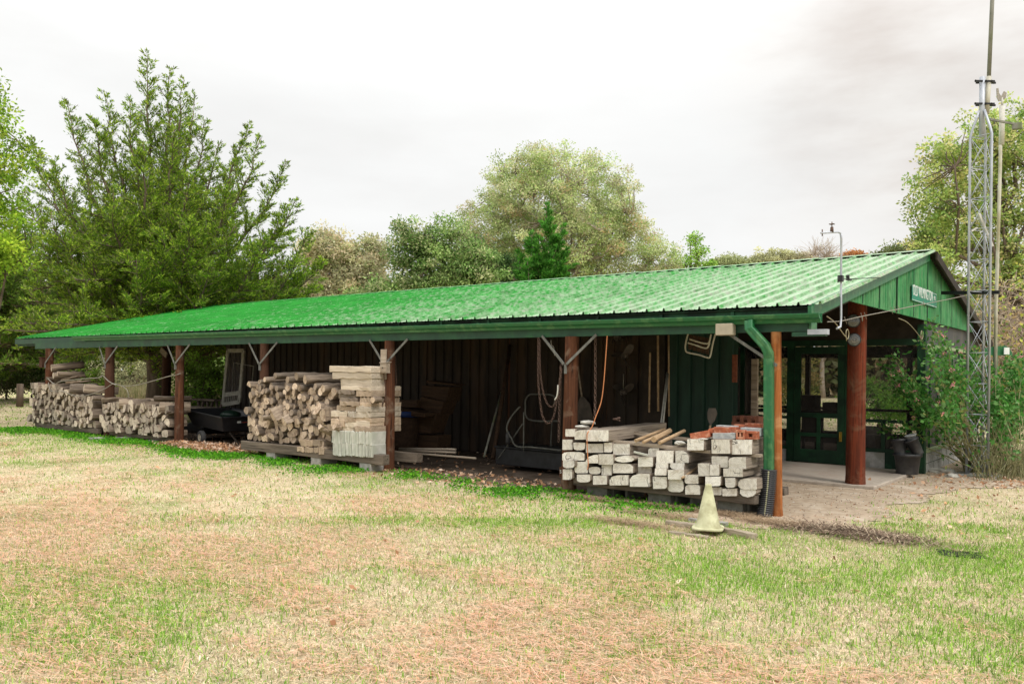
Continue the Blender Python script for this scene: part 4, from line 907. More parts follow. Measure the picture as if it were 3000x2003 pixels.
chain([Z3(190,300,.12),Z3(196,480,.12),Z3(200,560,.12),Z3(180,610,.12)],.045,'knotted chain beside the hooked chain')
def rope(pts,r0,mat,label,name='rope',cat='rope',n=6):
    m=M(); m.tube(smooth([at(*p[:2],Y=p[2]) if len(p)==3 else p for p in pts],6),r0,n); return m.build(name,MT[mat],None,label,cat)
rope([Z3(2218,110,-.05),Z3(2205,300,-.06),Z3(2185,560,-.08),Z3(2160,740,-.12),Z3(2110,880,-.2),Z3(2070,985,-.26),Z3(2030,1040,-.36),Z3(2025,1120,-.36),Z3(2030,1230,-.36),Z3(2036,1340,-.37),Z3(2028,1390,-.37)],.006,'rope_orange','orange cord hanging from the beam onto the timber pile','cord','cord')
rope([Z3(1746,580,-.1),Z3(1744,640,-.1),Z3(1735,690,-.1),Z3(1716,722,-.1)],.009,'whitepaint','short piece of white rope hooked on the looped chain')
rope([Z3(1680,150,0.1),Z3(1685,200,.1),Z3(1705,215,.1),Z3(1715,300,.1)],.004,'wire','thin wire hook hanging left of the brown post','wire_hook','wire')
rope([(140,1108,-.2),(150,1118,-.22),(163,1125,-.24),(178,1117,-.22),(240,1110,-.2),(290,1106,-.15),(300,1100,-.06),(318,1116,-.1),(332,1124,-.1),(340,1128,-.1)],.011,'wire','grey cable lying over the tallest woodpile to the second post','cable','cable')
rope([(142,1120,-.24),(150,1145,-.24),(185,1147,-.25),(215,1158,-.26),(245,1160,-.26),(280,1150,-.2),(310,1137,-.1),(332,1124,-.1),(356,1130,.0),(400,1128,.0),(450,1115,.0),(495,1102,.0),(516,1098,-.03),(528,1094,-.05)],.010,'wire','long grey cable sagging from the woodpile to the third post','cable','cable')
rope([(345,1126,-.05),(362,1133,-.05),(374,1145,-.05),(376,1165,-.05)],.008,'wire','loose dark end of cable hanging beside the second post','cable','cable')

# ------------------------------------------------------------------ things on posts and beams
def zz2(x,y): return (600+x*.30608,950+y*.30612)
t=thing('nest_box','small wooden box with a hole nailed to a post above chains','box',at(1127,1076,Y=-.05))
a=at(*zz2(1685,458),Y=-.13); b=at(*zz2(1742,372),Y=-.13)
m=M(); m.bx(a.x,b.x,-.15,-.06,a.z,b.z); m.box(((a.x+b.x)/2,-.10,b.z+.012),(b.x-a.x+.02,.12,.012),rot(.08,0,0)); m.bx(a.x-.005,b.x+.01,-.153,-.06,a.z-.012,a.z)
m.build('body',MT['plankX'],t,bevel=.003)
m=M(); m.torus(((a.x+b.x)/2-.005,-.151,(a.z+b.z)/2),.008,.004,rot(PI/2,0,0)); m.build('hole_ring',MT['blacksteel'],t)
a=at(*zz2(1704,528),Y=-.02); b=at(*zz2(1756,240),Y=-.02); M().bx(a.x,b.x,-.075,-.045,a.z,b.z).build('back_board',MT['plankX'],t,bevel=.003)
m=M(); p=at(128,1046,Y=.05); m.bx(p.x-.13,p.x+.02,0,.2,1.52,1.76); m.bx(p.x-.15,p.x+.04,-.02,.22,1.76,1.78); m.build('nest_box',MT['post_dark'],None,'brown box hung on the far left post','box')
m=M(); p=at(480,1032,Y=2.95); m.box(p,(.35,.03,.16),rot(0,.5,0)); m.build('wood_offcut',MT['plankX'],None,'triangular wood offcut nailed high on the thick dark post','board')
# round gauges on the patio post
for (u,v,l) in ((2502,995,'lower round glass dial on the red-brown patio post'),(2500,940,'upper round dial high on the red-brown patio post')):
    t=thing('round_dial',l,'dial',at(u,v,Y=2.93),'dials on the patio post'); p=at(u,v,Y=2.90); R=rot(PI/2,0,.45)
    m=M(); m.lathe([(0,-.03),(.09,-.03),(.092,.0),(.085,.018),(.078,.012),(.0,.012)],p,24,R); m.build('case',MT['blacksteel'],t)
    m=M(); m.lathe([(.078,.013),(.05,.02),(0,.022)],p,24,R); m.build('dial_face',simple('dial',(.09,.10,.10),(.05,.05,.05),30,.15,spec=.8),t)
    m=M(); m.torus(p+R@Vector((0,0,.022)),.035,.003,R); m.box(p+R@Vector((0,0,.024)),(.004,.03,.003),R); m.build('dial_mark',MT['wire'],t)
# plant hooks with scrolls
def hook(pts,X,cx,cy,rr_,label):
    m=M(); P=smooth([at(u,v,X=X) for u,v in pts],6); m.tube(P,.006,6)
    c=at(cx,cy,X=X); n=20; e=P[-1]
    m.tube([c+Vector((0,rr_*math.cos(a),rr_*math.sin(a))) for a in [PI*1.2+2*PI*i/n for i in range(n+1)]],.006,6)
    m.tube([e,c+Vector((0,rr_*math.cos(PI*1.2),rr_*math.sin(PI*1.2))),c+Vector((0,-rr_*.4,-rr_*1.4))],.006,6)
    return m.build('plant_hook',MT['brasshook'],None,label,'hook','scrolled hooks under the gable')
z5=lambda x,y:(2200+x*.38259,850+y*.38265)
hook([z5(582,200),z5(640,245),z5(690,310),z5(715,345)],.36,*z5(738,336),.055,'scrolled metal hook near the weather pipe at the barn corner')
hook([z5(1130,215),z5(1195,245),z5(1250,300),z5(1285,345)],.36,*z5(1308,344),.065,'scrolled metal hook under the middle of the gable')
# wire from the beam end to the tower
m=M(); P=smooth([at(*z5(x,y),X=X) for x,y,X in ((585,242,.36),(690,236,.38),(850,200,.42),(1080,155,.48),(1280,115,.52),(1460,80,.58),(1660,38,.8))],8); m.tube(P,.006,5)
for i in (10,16,17,24,25,26,34): 
    p=P[i]; m.tube([p+Vector((0,-.05,.035)),p,p+Vector((0,.04,-.04))],.004,4)
m.tube([P[16],P[16]+Vector((0,.02,-.06))],.006,5)
m.build('overhead_wire',MT['wire'],None,'twisted wire strung from the barn corner to the lattice tower','wire')
m=M(); a=at(*z5(318,330),Y=.0); m.bx(a.x,at(*z5(572,320),Y=0).x,-.02,.06,1.93,1.975); m.build('lower_beam',MT['green'],barn)
m=M(); m.bx(.30,.50,-.03,.05,1.945,2.0); m.build('end_bracket',MT['graypost'],barn)
# bent pipe with sensors at the corner
t=thing('weather_pipe','bent galvanised pipe standing at the barn corner above the gutter end','pipe',(.5,-.02,1.97))
X_=.42
P=[at(2452,962,X=X_),at(2462,957,X=X_),at(2464,930,X=X_),at(2464,800,X=X_),at(2465,700,X=X_),at(2463,684,X=X_),at(2455,680,X=X_),at(2405,683,X=X_)]
m=M(); m.tube(P[:5]+[P[5]],.0125,10); m.tube(P[5:],.009,8); m.build('pipe',MT['graypost'],t)
m=M(); p=at(2437,680,X=X_); m.tube([p,p+Vector((0,0,.055))],[.02,.016],8); m.tube([p+Vector((0,0,.055)),p+Vector((0,0,.11))],.005,6); m.box(p+Vector((0,0,.085)),(.05,.05,.006)); m.tube([p+Vector((0,-.03,.075)),p+Vector((0,.03,.095))],.005,5)
m.tube([at(2409,672,X=X_),at(2409,692,X=X_)],.006,6); m.build('nozzle',MT['rust'],t)
m=M(); p=at(2463,816,X=X_); m.box(p,(.05,.06,.07)); m.tube([at(2455,808,X=X_+.02),at(2455,828,X=X_+.02)],.006,6); m.tube([at(2472,818,X=X_),at(2580,813,X=X_)],.006,6); m.box(at(2487,820,X=X_),(.04,.09,.012)); m.box(at(2484,812,X=X_),(.03,.03,.05),rot(.4,0,0)); m.build('clamp',MT['blacksteel'],t)
# street sign on the gable
def text_part(txt,size,loc,R,mat,parent,name='lettering',sx=1,ext=.002,bold=.0):
    c=bpy.data.curves.new('t','FONT'); c.body=txt; c.size=size; c.extrude=ext; c.align_x='LEFT'; c.align_y='BOTTOM'; c.offset=bold; c.space_character=1.06
    o=bpy.data.objects.new('t',c); COL.objects.link(o); bpy.context.view_layer.update()
    me=bpy.data.meshes.new_from_object(o.evaluated_get(bpy.context.evaluated_depsgraph_get())); bpy.data.objects.remove(o)
    w=max(v.co.x for v in me.vertices) if len(me.vertices) else 1
    for v in me.vertices: v.co=R@Vector((v.co.x*sx,v.co.y,v.co.z))
    me.materials.clear(); me.materials.append(mat); o=bpy.data.objects.new(name,me); COL.objects.link(o); o.parent=parent; o.location=Vector(loc)-(parent.location if parent else Vector()); return w*sx
z8=lambda x,y:(2600+x*.38278,800+y*.38265)
sx0=.306
TLc=at(*z8(187,86),X=sx0); BLc=at(*z8(187,208),X=sx0); TRc=at(*z8(376,158),X=sx0); BRc=at(*z8(374,268),X=sx0)
t=thing('street_sign','green street sign reading OLD WILMINGTON RD screwed to the gable','sign',(TLc+BRc)/2)
y0s,y1s=(TLc.y+BLc.y)/2,(TRc.y+BRc.y)/2; zt=(TLc.z+TRc.z)/2; zb_=(BLc.z+BRc.z)/2
M().bx(sx0-.003,sx0+.003,y0s,y1s,zb_,zt).build('plate',MT['signgreen'],t,bevel=.001)
h=zt-zb_; Rg=Matrix(((0,0,1),(1,0,0),(0,1,0)))
wd=y1s-y0s
text_part('OLD WILMINGTON',h*.70*1.38,(sx0+.004,y0s+wd*.03,zb_+h*.17),Rg,MT['signwhite'],t,sx=1,bold=.0)
lt=[c for c in t.children if c.name.startswith('lettering')][0]
xs=[v.co.y for v in lt.data.vertices]; k=(wd*.78)/(max(xs)-min(xs))
for v in lt.data.vertices: v.co.y*=k
text_part('RD',h*.40,(sx0+.004,y0s+wd*.87,zb_+h*.42),Rg,MT['signwhite'],t,bold=.001)
m=M(); 
for (a0,b0) in ((.02,.0),): m.bx(sx0+.003,sx0+.005,y0s+.01,y1s-.01,zb_+.012,zb_+.018); m.bx(sx0+.003,sx0+.005,y0s+.01,y1s-.01,zt-.018,zt-.012)
m.build('border',MT['signwhite'],t)
# digits stencilled on the foot of the brown post
p=at(1640,1383,Y=0); Rf=Matrix(((1,0,0),(0,0,-1),(0,1,0)))
t5=M(); t5.bx(p.x-.005,p.x+.055,-.004,.0,p.z-.06,p.z+.07); pl=t5.build('post_tag',MT['post_brown'],barn)
c_=text_part('50',.06,(p.x+.003,-.005,p.z-.02),Rf,MT['signwhite'],barn,'post_number')

# ------------------------------------------------------------------ cone, timbers on the lawn, drain grate
t=thing('traffic_cone','faded yellowish traffic cone standing on weathered timber','cone',(-.28,-1.16,.05))
cp=at(2074,1548,Z=.05); zc=.05
m=M(); m.lathe([(.123,.02),(.118,.035),(.112,.04),(.030,.41),(.026,.425),(.020,.425),(.022,.40),(.10,.03)],(cp.x,cp.y,zc),28); m.build('body',MT['cone'],t)
m=M(); 
P=[(.14*(1 if abs(math.cos(a))>abs(math.sin(a)) else 1)*math.copysign(abs(math.cos(a))**.45,math.cos(a)),.14*math.copysign(abs(math.sin(a))**.45,math.sin(a))) for a in [2*PI*i/40 for i in range(40)]]
R_=rot(0,0,.35); P=[((R_@Vector((x,y,0))).x*1.05+cp.x,(R_@Vector((x,y,0))).y*1.05+cp.y) for x,y in P]
m.prism(P,zc,zc+.022,'Z'); m.build('base',MT['cone'],t,bevel=.006)
def ground_timber(u0,v0,u1,v1,w,h,mat,label,z=0.0,seed=0):
    a=at(u0,v0,Z=z+h/2); b=at(u1,v1,Z=z+h/2); d=b-a; L=d.length; r=random.Random(seed); n=8; vs=[]
    for i in range(n+1):
        x=-L/2+L*i/n
        for (y,zz) in ((-w/2,-h/2),(w/2,-h/2),(w/2,h/2),(-w/2,h/2)): vs.append((x,y+r.uniform(-.006,.006),zz+r.uniform(-.005,.004)))
    m=M(); m.add(vs,[(i*4+k,i*4+(k+1)%4,(i+1)*4+(k+1)%4,(i+1)*4+k) for i in range(n) for k in range(4)]+[(3,2,1,0),tuple(n*4+k for k in range(4))])
    o=m.build('old_timber',mat,None,label,'timber',bevel=.004); o.location=(a+b)/2; o.rotation_euler=(0,0,math.atan2(d.y,d.x)); return o
MT['oldpost']=woodgrain('oldpost',(.20,.15,.11),(.09,.065,.05),'Z',0,.6); MT['oldgrey']=woodgrain('oldgrey',(.42,.36,.28),(.22,.18,.13),'X',.1,.6)
ground_timber(1955,1530,2058,1545,.085,.05,MT['oldgrey'],'weathered timber on the grass left of the traffic cone',seed=1)
ground_timber(2100,1548,2211,1572,.075,.06,MT['oldgrey'],'square-ended weathered timber right of the traffic cone',seed=2)
ground_timber(1962,1558,2075,1574,.05,.03,MT['oldgrey'],'thin weathered timber in front of the cone base',seed=3)
ground_timber(2020,1522,2130,1536,.07,.045,MT['concrete'],'pale concrete strip behind the cone base',seed=4)
g0=at(2735,1610,Z=.012); g1=at(2885,1622,Z=.012); g2=at(2745,1640,Z=.012)
gt=thing('drain_grate','black slotted drain grate sunk in the lawn at the right','grate',(1.85,-.78,0))
ex=(g1-g0).normalized(); ey=Vector((0,0,1)).cross(ex); L=(g1-g0).length; c0=g0
Rg2=Matrix((ex,ey,Vector((0,0,1)))).transposed()
cc=c0+ex*L/2-ey*.09
m=M(); 
for k in range(9): m.box(cc+ey*(-.12+k*.03),(L*(.75+.2*math.sin(k*1.7)**2),.010,.010),Rg2)
m.build('slat',MT['blacksteel'],gt)
# ------------------------------------------------------------------ garden cart
def z1(x,y): return (x*.35072,900+y*.35077)
WY=.62
t=thing('garden_cart','black plastic garden dump cart parked between the woodpiles','cart',(-11.2,.7,0))
def CY_(x,y,Y): return at(*z1(x,y),Y=Y)
m=M()
def frus(m,b,tp,zb,zt_,th=.02):
    """open tub: bottom rect b=(x0,x1,y0,y1), top rect tp"""
    def ring(r,z): return [(r[0],r[2],z),(r[1],r[2],z),(r[1],r[3],z),(r[0],r[3],z)]
    ins=lambda r,k:(r[0]+k,r[1]-k,r[2]+k,r[3]-k)
    vs=ring(b,zb)+ring(tp,zt_)+ring(ins(tp,th),zt_)+ring(ins(b,th),zb+th)
    fs=[(0,1,2,3)]+[(i,(i+1)%4,4+(i+1)%4,4+i) for i in range(4)]+[(4+i,4+(i+1)%4,8+(i+1)%4,8+i) for i in range(4)]+[(8+i,8+(i+1)%4,12+(i+1)%4,12+i) for i in range(4)]+[(12,13,14,15)]
    m.add(vs,fs)
def tip(m):      # the tub rests nose-down, rising a little towards the left
    m.v=[(x,y,z+(-11.3-x)*.08) for x,y,z in m.v]; return m
MT['tub']=simple('tub_plastic',(.022,.023,.026),(.014,.014,.016),7,.4,spec=.5)
frus(m,(-12.5,-11.38,.55,1.45),(-12.65,-11.28,.45,1.55),.28,.575); tip(m).build('tub',MT['tub'],t,bevel=.012)
m=M(); m.bx(-12.67,-11.26,.43,.465,.56,.59); m.bx(-12.67,-11.26,1.54,1.57,.56,.59); m.bx(-12.68,-12.64,.43,1.57,.56,.59); m.bx(-11.29,-11.255,.43,1.57,.56,.59); tip(m).build('tub_rim',MT['tub'],t,bevel=.006)
m=M(); m.bx(-11.34,-11.312,.80,1.12,.44,.50); pl_=m.build('maker_plate',MT['blackplastic'],t)
m=M(); m.bx(-11.313,-11.306,.82,.90,.45,.49); m.build('plate_mark',MT['signwhite'],pl_)
m=M(); m.bx(-11.313,-11.305,.92,1.10,.455,.468); m.build('plate_stripe',MT['red'],pl_)
for (x,y) in ((-11.98,.44),(-11.98,1.56)):
    R=rot(0,0,PI/2-.12)@rot(0,PI/2,0)
    w=M(); w.lathe([(.07,-.045),(.12,-.05),(.14,-.03),(.145,0),(.14,.03),(.12,.05),(.07,.045)],(x,y,.145),24,R); wo=w.build('wheel',MT['tirerubber'],t)
    w=M(); w.lathe([(0,-.035),(.02,-.04),(.025,-.02),(.06,-.03),(.074,-.047),(.074,.047),(.06,.03),(.025,.02),(.02,.04),(0,.035)],(x,y,.145),24,R); w.build('rim',MT['cream'],wo)
m=M(); m.bar((-12.6,1.0,.30),(-11.3,1.0,.24),.05,.05); m.bar((-11.98,.5,.15),(-11.98,1.5,.15),.03,.03); m.bar((-11.98,1.0,.15),(-11.98,1.0,.28),.04,.04); m.bar((-11.4,.7,.27),(-11.15,.75,.05),.03,.02); m.bar((-11.3,1.1,.25),(-11.0,.95,.05),.03,.02); m.bar((-11.5,.9,.06),(-10.6,.7,.03),.04,.03)
m.build('chassis',MT['darkwood'],t)
m=M(); m.lathe([(0,.07),(.10,.06),(.19,.02),(.21,-.03),(.17,-.09),(0,-.11)],(-11.75,.95,.62),18)
m.build('garden_sack',simple('sack',(.006,.022,.012),(.005,.014,.01),9,.4),None,'dark green bundle lying in the black cart','bundle')
# black riding deck left of the tub
m=M(); m.prism([(-13.5,.16),(-12.75,.14),(-12.7,.30),(-12.8,.42),(-13.2,.40),(-13.5,.30)],.9,1.6,'Y'); m.build('mower_deck',MT['tub'],None,'dark machine body half hidden behind the third post','machine',bevel=.04)
# old screen doors leaning on the wall
def leaning_frame(name,quad,Y,th,bars,mat,label,cat,solid=None,lattice=None):
    P=[at(*z1(*q),Y=Y) for q in quad]    # TL TR BR BL
    m=M()
    for i in range(4): m.bar(P[i],P[(i+1)%4],.03,th)
    for (a,b,w) in bars:
        A=P[0].lerp(P[3],a); B=P[1].lerp(P[2],b); m.bar(A,B,.028,w)
    return m,P
t=thing('old_screen_door','weathered pale screen door with a slatted bottom, leaning by the wall end','door',(-14.3,2.2,0))
m,P=leaning_frame('x',[(1905,362),(2035,362),(2000,790),(1862,812)],1.6,.085,[(.82,.82,.09),(.99,.99,.05)],None,'','')
m.build('frame',MT['olddoor'],t)
m=M()
for k in range(1,9): a=k/9; A=P[0].lerp(P[3],.85).lerp(P[1].lerp(P[2],.85),a); B=P[3].lerp(P[2],a); m.bar(A,B,.012,.016)
m.build('slat',MT['olddoor'],t)
m=M(); m.add([P[0]+Vector((0,.01,0)),P[1]+Vector((0,.01,0)),P[1].lerp(P[2],.82)+Vector((0,.01,0)),P[0].lerp(P[3],.82)+Vector((0,.01,0))],[(0,1,2,3)]); m.build('mesh_panel',MT['screen'],t)
m=M(); Q=[at(*z1(*q),Y=1.8) for q in ((1955,463),(2118,492),(2078,880),(1925,850))]
for i in (0,1,3): m.bar(Q[i],Q[(i+1)%4],.015,.018)
m.build('window_frame',MT['olddoor'],None,'thin pale frame leaning behind the old screen door','frame')
# picnic bench / sawhorse beyond the cart
t=thing('picnic_bench','dark wooden bench with V-shaped legs seen behind the cart','bench',(-15.3,2.2,0))
p=at(*z1(1740,770),Y=2.4); m=M(); m.bx(p.x-.55,p.x+.50,2.25,2.55,p.z-.03,p.z+.02); m.build('seat',MT['plankgreyX'],t)
for s in (-.45,-.05,.35):
    m=M(); m.bar((p.x+s,2.4,p.z-.03),(p.x+s+.12,2.4,p.z-.42),.05,.06); m.bar((p.x+s+.24,2.4,p.z-.03),(p.x+s+.12,2.4,p.z-.42),.05,.06); m.build('leg',MT['plankgreyX'],t)
t=thing('plank_table','low grey plank table left of the cart','table',(-13,1.6,0))
p=at(*z1(1640,838),Y=1.7); m=M(); m.bx(p.x-.7,p.x+.5,1.4,2.0,p.z-.03,p.z+.02); m.build('tabletop',MT['plankX'],t)
m=M(); m.bar((p.x-.5,1.6,p.z),(p.x-.45,1.6,0),.07,.07); m.build('leg',MT['plankgreyX'],t); m=M(); m.bar((p.x+.3,1.6,p.z),(p.x+.2,1.6,0),.07,.07); m.build('leg',MT['plankgreyX'],t)

# ------------------------------------------------------------------ dim things inside the open bay
def barrel():
    t=thing('barrel','ribbed brown barrel with a blue rim inside the open bay','barrel',(-7.6,1.6,0)); c=at(*z3(262,1000),Y=1.6)
    m=M(); m.lathe([(.22,0),(.27,.2),(.275,.25),(.265,.27),(.29,.48),(.295,.52),(.285,.54),(.30,.70),(.0,.70)],(c.x,1.6,.02),24); m.build('body',MT['board'],t)
    m=M(); m.lathe([(.30,.70),(.325,.70),(.325,.80),(.30,.80),(.29,.78),(.0,.74)],(c.x,1.6,.02),24); m.build('rim',MT['blue'],t)
barrel()
def tiltbox(quad,Y,dep,label,mat='board',name='wooden_box'):
    P=[at(*z3(*q),Y=Y) for q in quad]; P2=[p+Vector((.0,dep,0)) for p in P]
    m=M(); m.add(P+P2,[(0,1,2,3),(7,6,5,4)]+[(i,4+i,4+(i+1)%4,(i+1)%4) for i in range(4)]); return m.build(name,MT[mat],None,label,'box','brown boxes in the open bay',bevel=.01)
tiltbox([(445,582),(705,600),(675,740),(430,680)],1.9,.35,'upper tilted brown box of the leaning pair')
tiltbox([(432,690),(655,740),(610,870),(422,800)],1.85,.35,'second tilted brown box under the upper one')
tiltbox([(372,880),(585,860),(520,1045),(340,1030)],1.75,.35,'wide brown box sloping beside the barrel')
tiltbox([(330,1052),(600,1062),(590,1190),(300,1178)],1.8,.35,'lowest broad brown box on the floor beside the barrel')
tiltbox([(190,722),(395,722),(392,800),(180,790)],1.75,.3,'small brown box standing on the boards over the barrel')
tiltbox([(170,800),(470,850),(470,890),(165,862)],1.5,.5,'flat brown board lying over the barrel rim','board','flat_board')
tiltbox([(490,535),(770,572),(740,585),(480,560)],2.0,.3,'thin orange-brown boards on the tilted boxes','board','flat_board')
def pole(a,b,Ya,Yb,r0,mat,label,name='pole',cat='pole',zf=z3,group=None):
    m=M(); A=at(*zf(*a),Y=Ya); B=at(*zf(*b),Y=Yb); m.tube([A,(A+B)/2,B],r0,8); return m.build(name,MT[mat],None,label,cat,group)
pole((225,1188),(770,1195),.8,.9,.018,'plankX','upper thin pole lying on the barn floor')
pole((225,1205),(770,1225),.7,.8,.02,'plankX','middle thin pole lying on the barn floor')
pole((235,1222),(960,1280),.6,.55,.016,'plankX','longest thin pole lying on the barn floor')
pole((1290,200),(1125,1285),2.9,1.6,.035,'board','long brown pole leaning against the dark wall')
pole((1205,650),(1040,1265),2.6,1.5,.018,'darkpipe','mossy pipe leaning left of the brown pole')
t=thing('hand_truck','grey tubular frame truck standing in the dark bay','hand truck',(-5,1.5,0))
m=M(); fr=lambda pts,Y,r0:m.tube(smooth([at(*z3(*p),Y=Y) for p in pts],5),r0,8)
fr([(1385,795),(1370,800),(1290,900),(1258,980),(1265,1030),(1300,1085),(1350,1165),(1500,1175),(1780,1205)],1.2,.014)
fr([(1420,840),(1418,1210)],1.2,.011); fr([(1410,950),(1300,1110),(1170,1290)],1.3,.012)
m.build('frame',MT['dimpipe'],t)
m=M(); fr([(1480,668),(1700,680),(1705,780)],1.8,.012); fr([(1480,668),(1445,705),(1435,770),(1470,910),(1760,925)],1.8,.014); fr([(1690,930),(1680,1160),(1730,1190)],1.8,.008); m.build('handle',MT['dimpipe'],t)
m=M(); c=at(*z3(1270,1085),Y=1.25); m.lathe([(.05,-.03),(.10,-.03),(.11,0),(.10,.03),(.05,.03),(.05,-.03)],c,16,rot(0,PI/2,.6)); m.build('wheel',MT['tirerubber'],t)
m=M(); p=at(*z3(1600,1270),Y=1.6); m.bx(p.x-.7,p.x+1.2,1.3,2.0,.08,.34); m.bx(p.x-.72,p.x+1.22,1.28,2.02,.34,.37); m.build('steel_chest',MT['blacksteel'],None,'long low black chest on the floor left of the timber pile','chest',bevel=.01)
# scoop shovel, propellers, tools on the wall
t=thing('scoop_shovel','broad grey scoop shovel hanging blade-down behind the brown post','shovel',(-3.9,2.9,1))
m=M(); m.tube([at(*z3(1930,360),Y=2.92),at(*z3(1975,690),Y=2.90)],.016,8); m.build('handle',MT['plankX'],t)
m=M(); P=[at(*z3(*q),Y=2.93) for q in ((1960,690),(1995,690),(2050,760),(2090,930),(1930,930),(1925,780))]; m.add(P+[p+Vector((0,.02,0)) for p in P],[tuple(range(6)),tuple(range(11,5,-1))]+[(i,6+i,6+(i+1)%6,(i+1)%6) for i in range(6)]); m.build('blade',MT['propeller'],t)
def z4b(x,y): return (1600+x*.41445,900+y*.41454)
def propeller(cx,cy,angs,Rb,Y,label,mat='propeller',tilt=.3):
    c=at(*z4b(cx,cy),Y=Y); t=thing('boat_propeller',label,'propeller',c,'boat propellers hung on the wall')
    m=M(); m.lathe([(0,-.05),(.04,-.045),(.055,0),(.05,.04),(.028,.05),(.025,.02),(0,.02)],c,18,rot(PI/2,0,0)); m.build('hub',MT[mat],t)
    for a in angs:
        vs=[];n=12;k=5
        for i in range(n+1):
            s=i/n; rad_=.04+(Rb-.04)*s; w=Rb*.46*math.sin(PI*min(1,.12+s*.80))**.7*(1 if s<.97 else .4)
            for j in range(k):
                q=(j/(k-1)-.5)*2; aa=a+q*w/max(rad_,.05)*.5*(.7+.3*s)+.25*s
                vs.append((c.x+rad_*math.cos(aa),c.y-.03-.06*q*(1-.5*s)+.02*s*s,c.z+rad_*math.sin(aa)))
        m=M(); m.add(vs+[(x,y+.008,z) for x,y,z in vs],[(i*k+j,i*k+j+1,(i+1)*k+j+1,(i+1)*k+j) for i in range(n) for j in range(k-1)]+[((n+1)*k+i*k+j,(n+1)*k+(i+1)*k+j,(n+1)*k+(i+1)*k+j+1,(n+1)*k+i*k+j+1) for i in range(n) for j in range(k-1)],0,True)
        m.build('blade',MT[mat],t)
propeller(555,345,[math.radians(40),math.radians(160),math.radians(285)],.235,2.9,'grey three-bladed boat propeller hung high on the dark wall',mat='propeller')
propeller(548,600,[math.radians(25),math.radians(135),math.radians(265)],.22,2.93,'dark propeller on a cord below the three-bladed grey one')
propeller(505,215,[math.radians(-30),math.radians(90),math.radians(210)],.13,2.93,'small propeller tucked under the beam, uppermost')
pole((546,470),(546,590),2.9,2.9,.006,'wire','cord holding the lower propeller','cord','cord',z4b)
TH_='tools and poles hung on the dark wall'
pole((735,320),(728,742),2.95,2.92,.016,'stake','short tool handle, leftmost on the dark wall','wooden_shaft','shaft',z4b,TH_)
pole((790,200),(792,735),2.95,2.92,.018,'stake','long tool handle, second on the dark wall','wooden_shaft','shaft',z4b,TH_)
pole((866,190),(868,770),2.95,2.92,.014,'stake','long tool handle, third on the dark wall','wooden_shaft','shaft',z4b,TH_)
pole((855,460),(808,852),2.8,1.6,.012,'whitepaint','left of two thin pale rods leaning behind the stakes','rod','rod',z4b,TH_)
pole((862,470),(824,852),2.8,1.6,.012,'whitepaint','right of two thin pale rods leaning behind the stakes','rod','rod',z4b,TH_)
pole((427,150),(427,800),2.95,2.92,.012,'board','dark tool handle behind the orange cord','wooden_shaft','shaft',z4b,TH_)
pole((398,400),(396,750),2.95,2.92,.010,'board','short dark handle behind the heavy hanging chain','wooden_shaft','shaft',z4b,TH_)
m=M(); a=at(*z4b(1317,530),Y=3.0); b=at(*z4b(1350,335),Y=3.0); m.bx(a.x,b.x,2.98,3.02,a.z,b.z); m.bx(a.x+.01,b.x-.02,2.97,2.98,a.z+.1,b.z-.03); m.build('rusty_bar',simple('rustbar',(.22,.07,.035),(.14,.045,.025),30,.9),None,'flat rusty red bar hung on the green wall','bar')
t=thing('folding_chair','folded chair with a wooden back hanging under the beam','chair',at(*z4b(1090,260),Y=1.2))
m=M(); F=lambda pts,Y,r0=.011:m.tube(smooth([at(*z4b(*p),Y=Y) for p in pts],6),r0,8)
F([(1005,180),(988,250),(985,300),(1005,320),(1080,335),(1140,355),(1160,345),(1175,270),(1195,190)],1.0); F([(1015,225),(1060,240),(1120,255),(1150,250),(1165,190)],.95); F([(1002,250),(1060,268),(1110,285),(1140,285),(1155,250)],.95)
m.build('frame',MT['whitepipe'],t)
m=M()
for k in range(5):
    P=[at(*z4b(1010+k*30,190+k*6),Y=1.05),at(*z4b(1035+k*30,195+k*6),Y=1.05),at(*z4b(1028+k*30,300+k*9),Y=1.05),at(*z4b(1004+k*30,293+k*9),Y=1.05)]
    m.add(P+[p+Vector((0,.015,0)) for p in P],[(0,1,2,3),(7,6,5,4)]+[(i,4+i,4+(i+1)%4,(i+1)%4) for i in range(4)])
m.build('back_slats',MT['board'],t)
t=thing('garden_spade','dark spade with its blade up behind the bricks','shovel',(-1.9,1.2,.4)); m=M()
P=[at(*z4b(*q),Y=.9) for q in ((1150,712),(1195,712),(1208,750),(1190,800),(1160,835),(1142,790),(1138,745))]; m.add(P+[p+Vector((0,.01,0)) for p in P],[tuple(range(7)),tuple(range(13,6,-1))]+[(i,7+i,7+(i+1)%7,(i+1)%7) for i in range(7)]); m.build('blade',MT['propeller'],t)
m=M(); m.tube([at(*z4b(1160,835),Y=.9),at(*z4b(1156,900),Y=.85)],.015,8); m.build('handle',MT['stake'],t)
m=M(); a=at(*z4b(1310,835),Y=1.0); b=at(*z4b(1525,775),Y=1.0)
m.bx(a.x,b.x,1.0,1.3,a.z,a.z+.05)
for k in range(4): w=(b.x-a.x)/4; m.bx(a.x+k*w+.01,a.x+k*w+w*.55,1.0,1.3,a.z+.05,b.z)
m.build('wooden_crate',simple('redwood',(.17,.06,.03),(.10,.035,.02),9,.8),None,'reddish slatted crate behind the bricks','crate')
m=M(); a=at(*z4b(1450,780),Y=3.4); b=at(*z4b(1496,365),Y=3.4); m.bx(a.x,b.x,3.38,3.44,0,b.z); m.build('upright_board',MT['plankX'],None,'pale upright board seen between the green wall and the orange post','board')
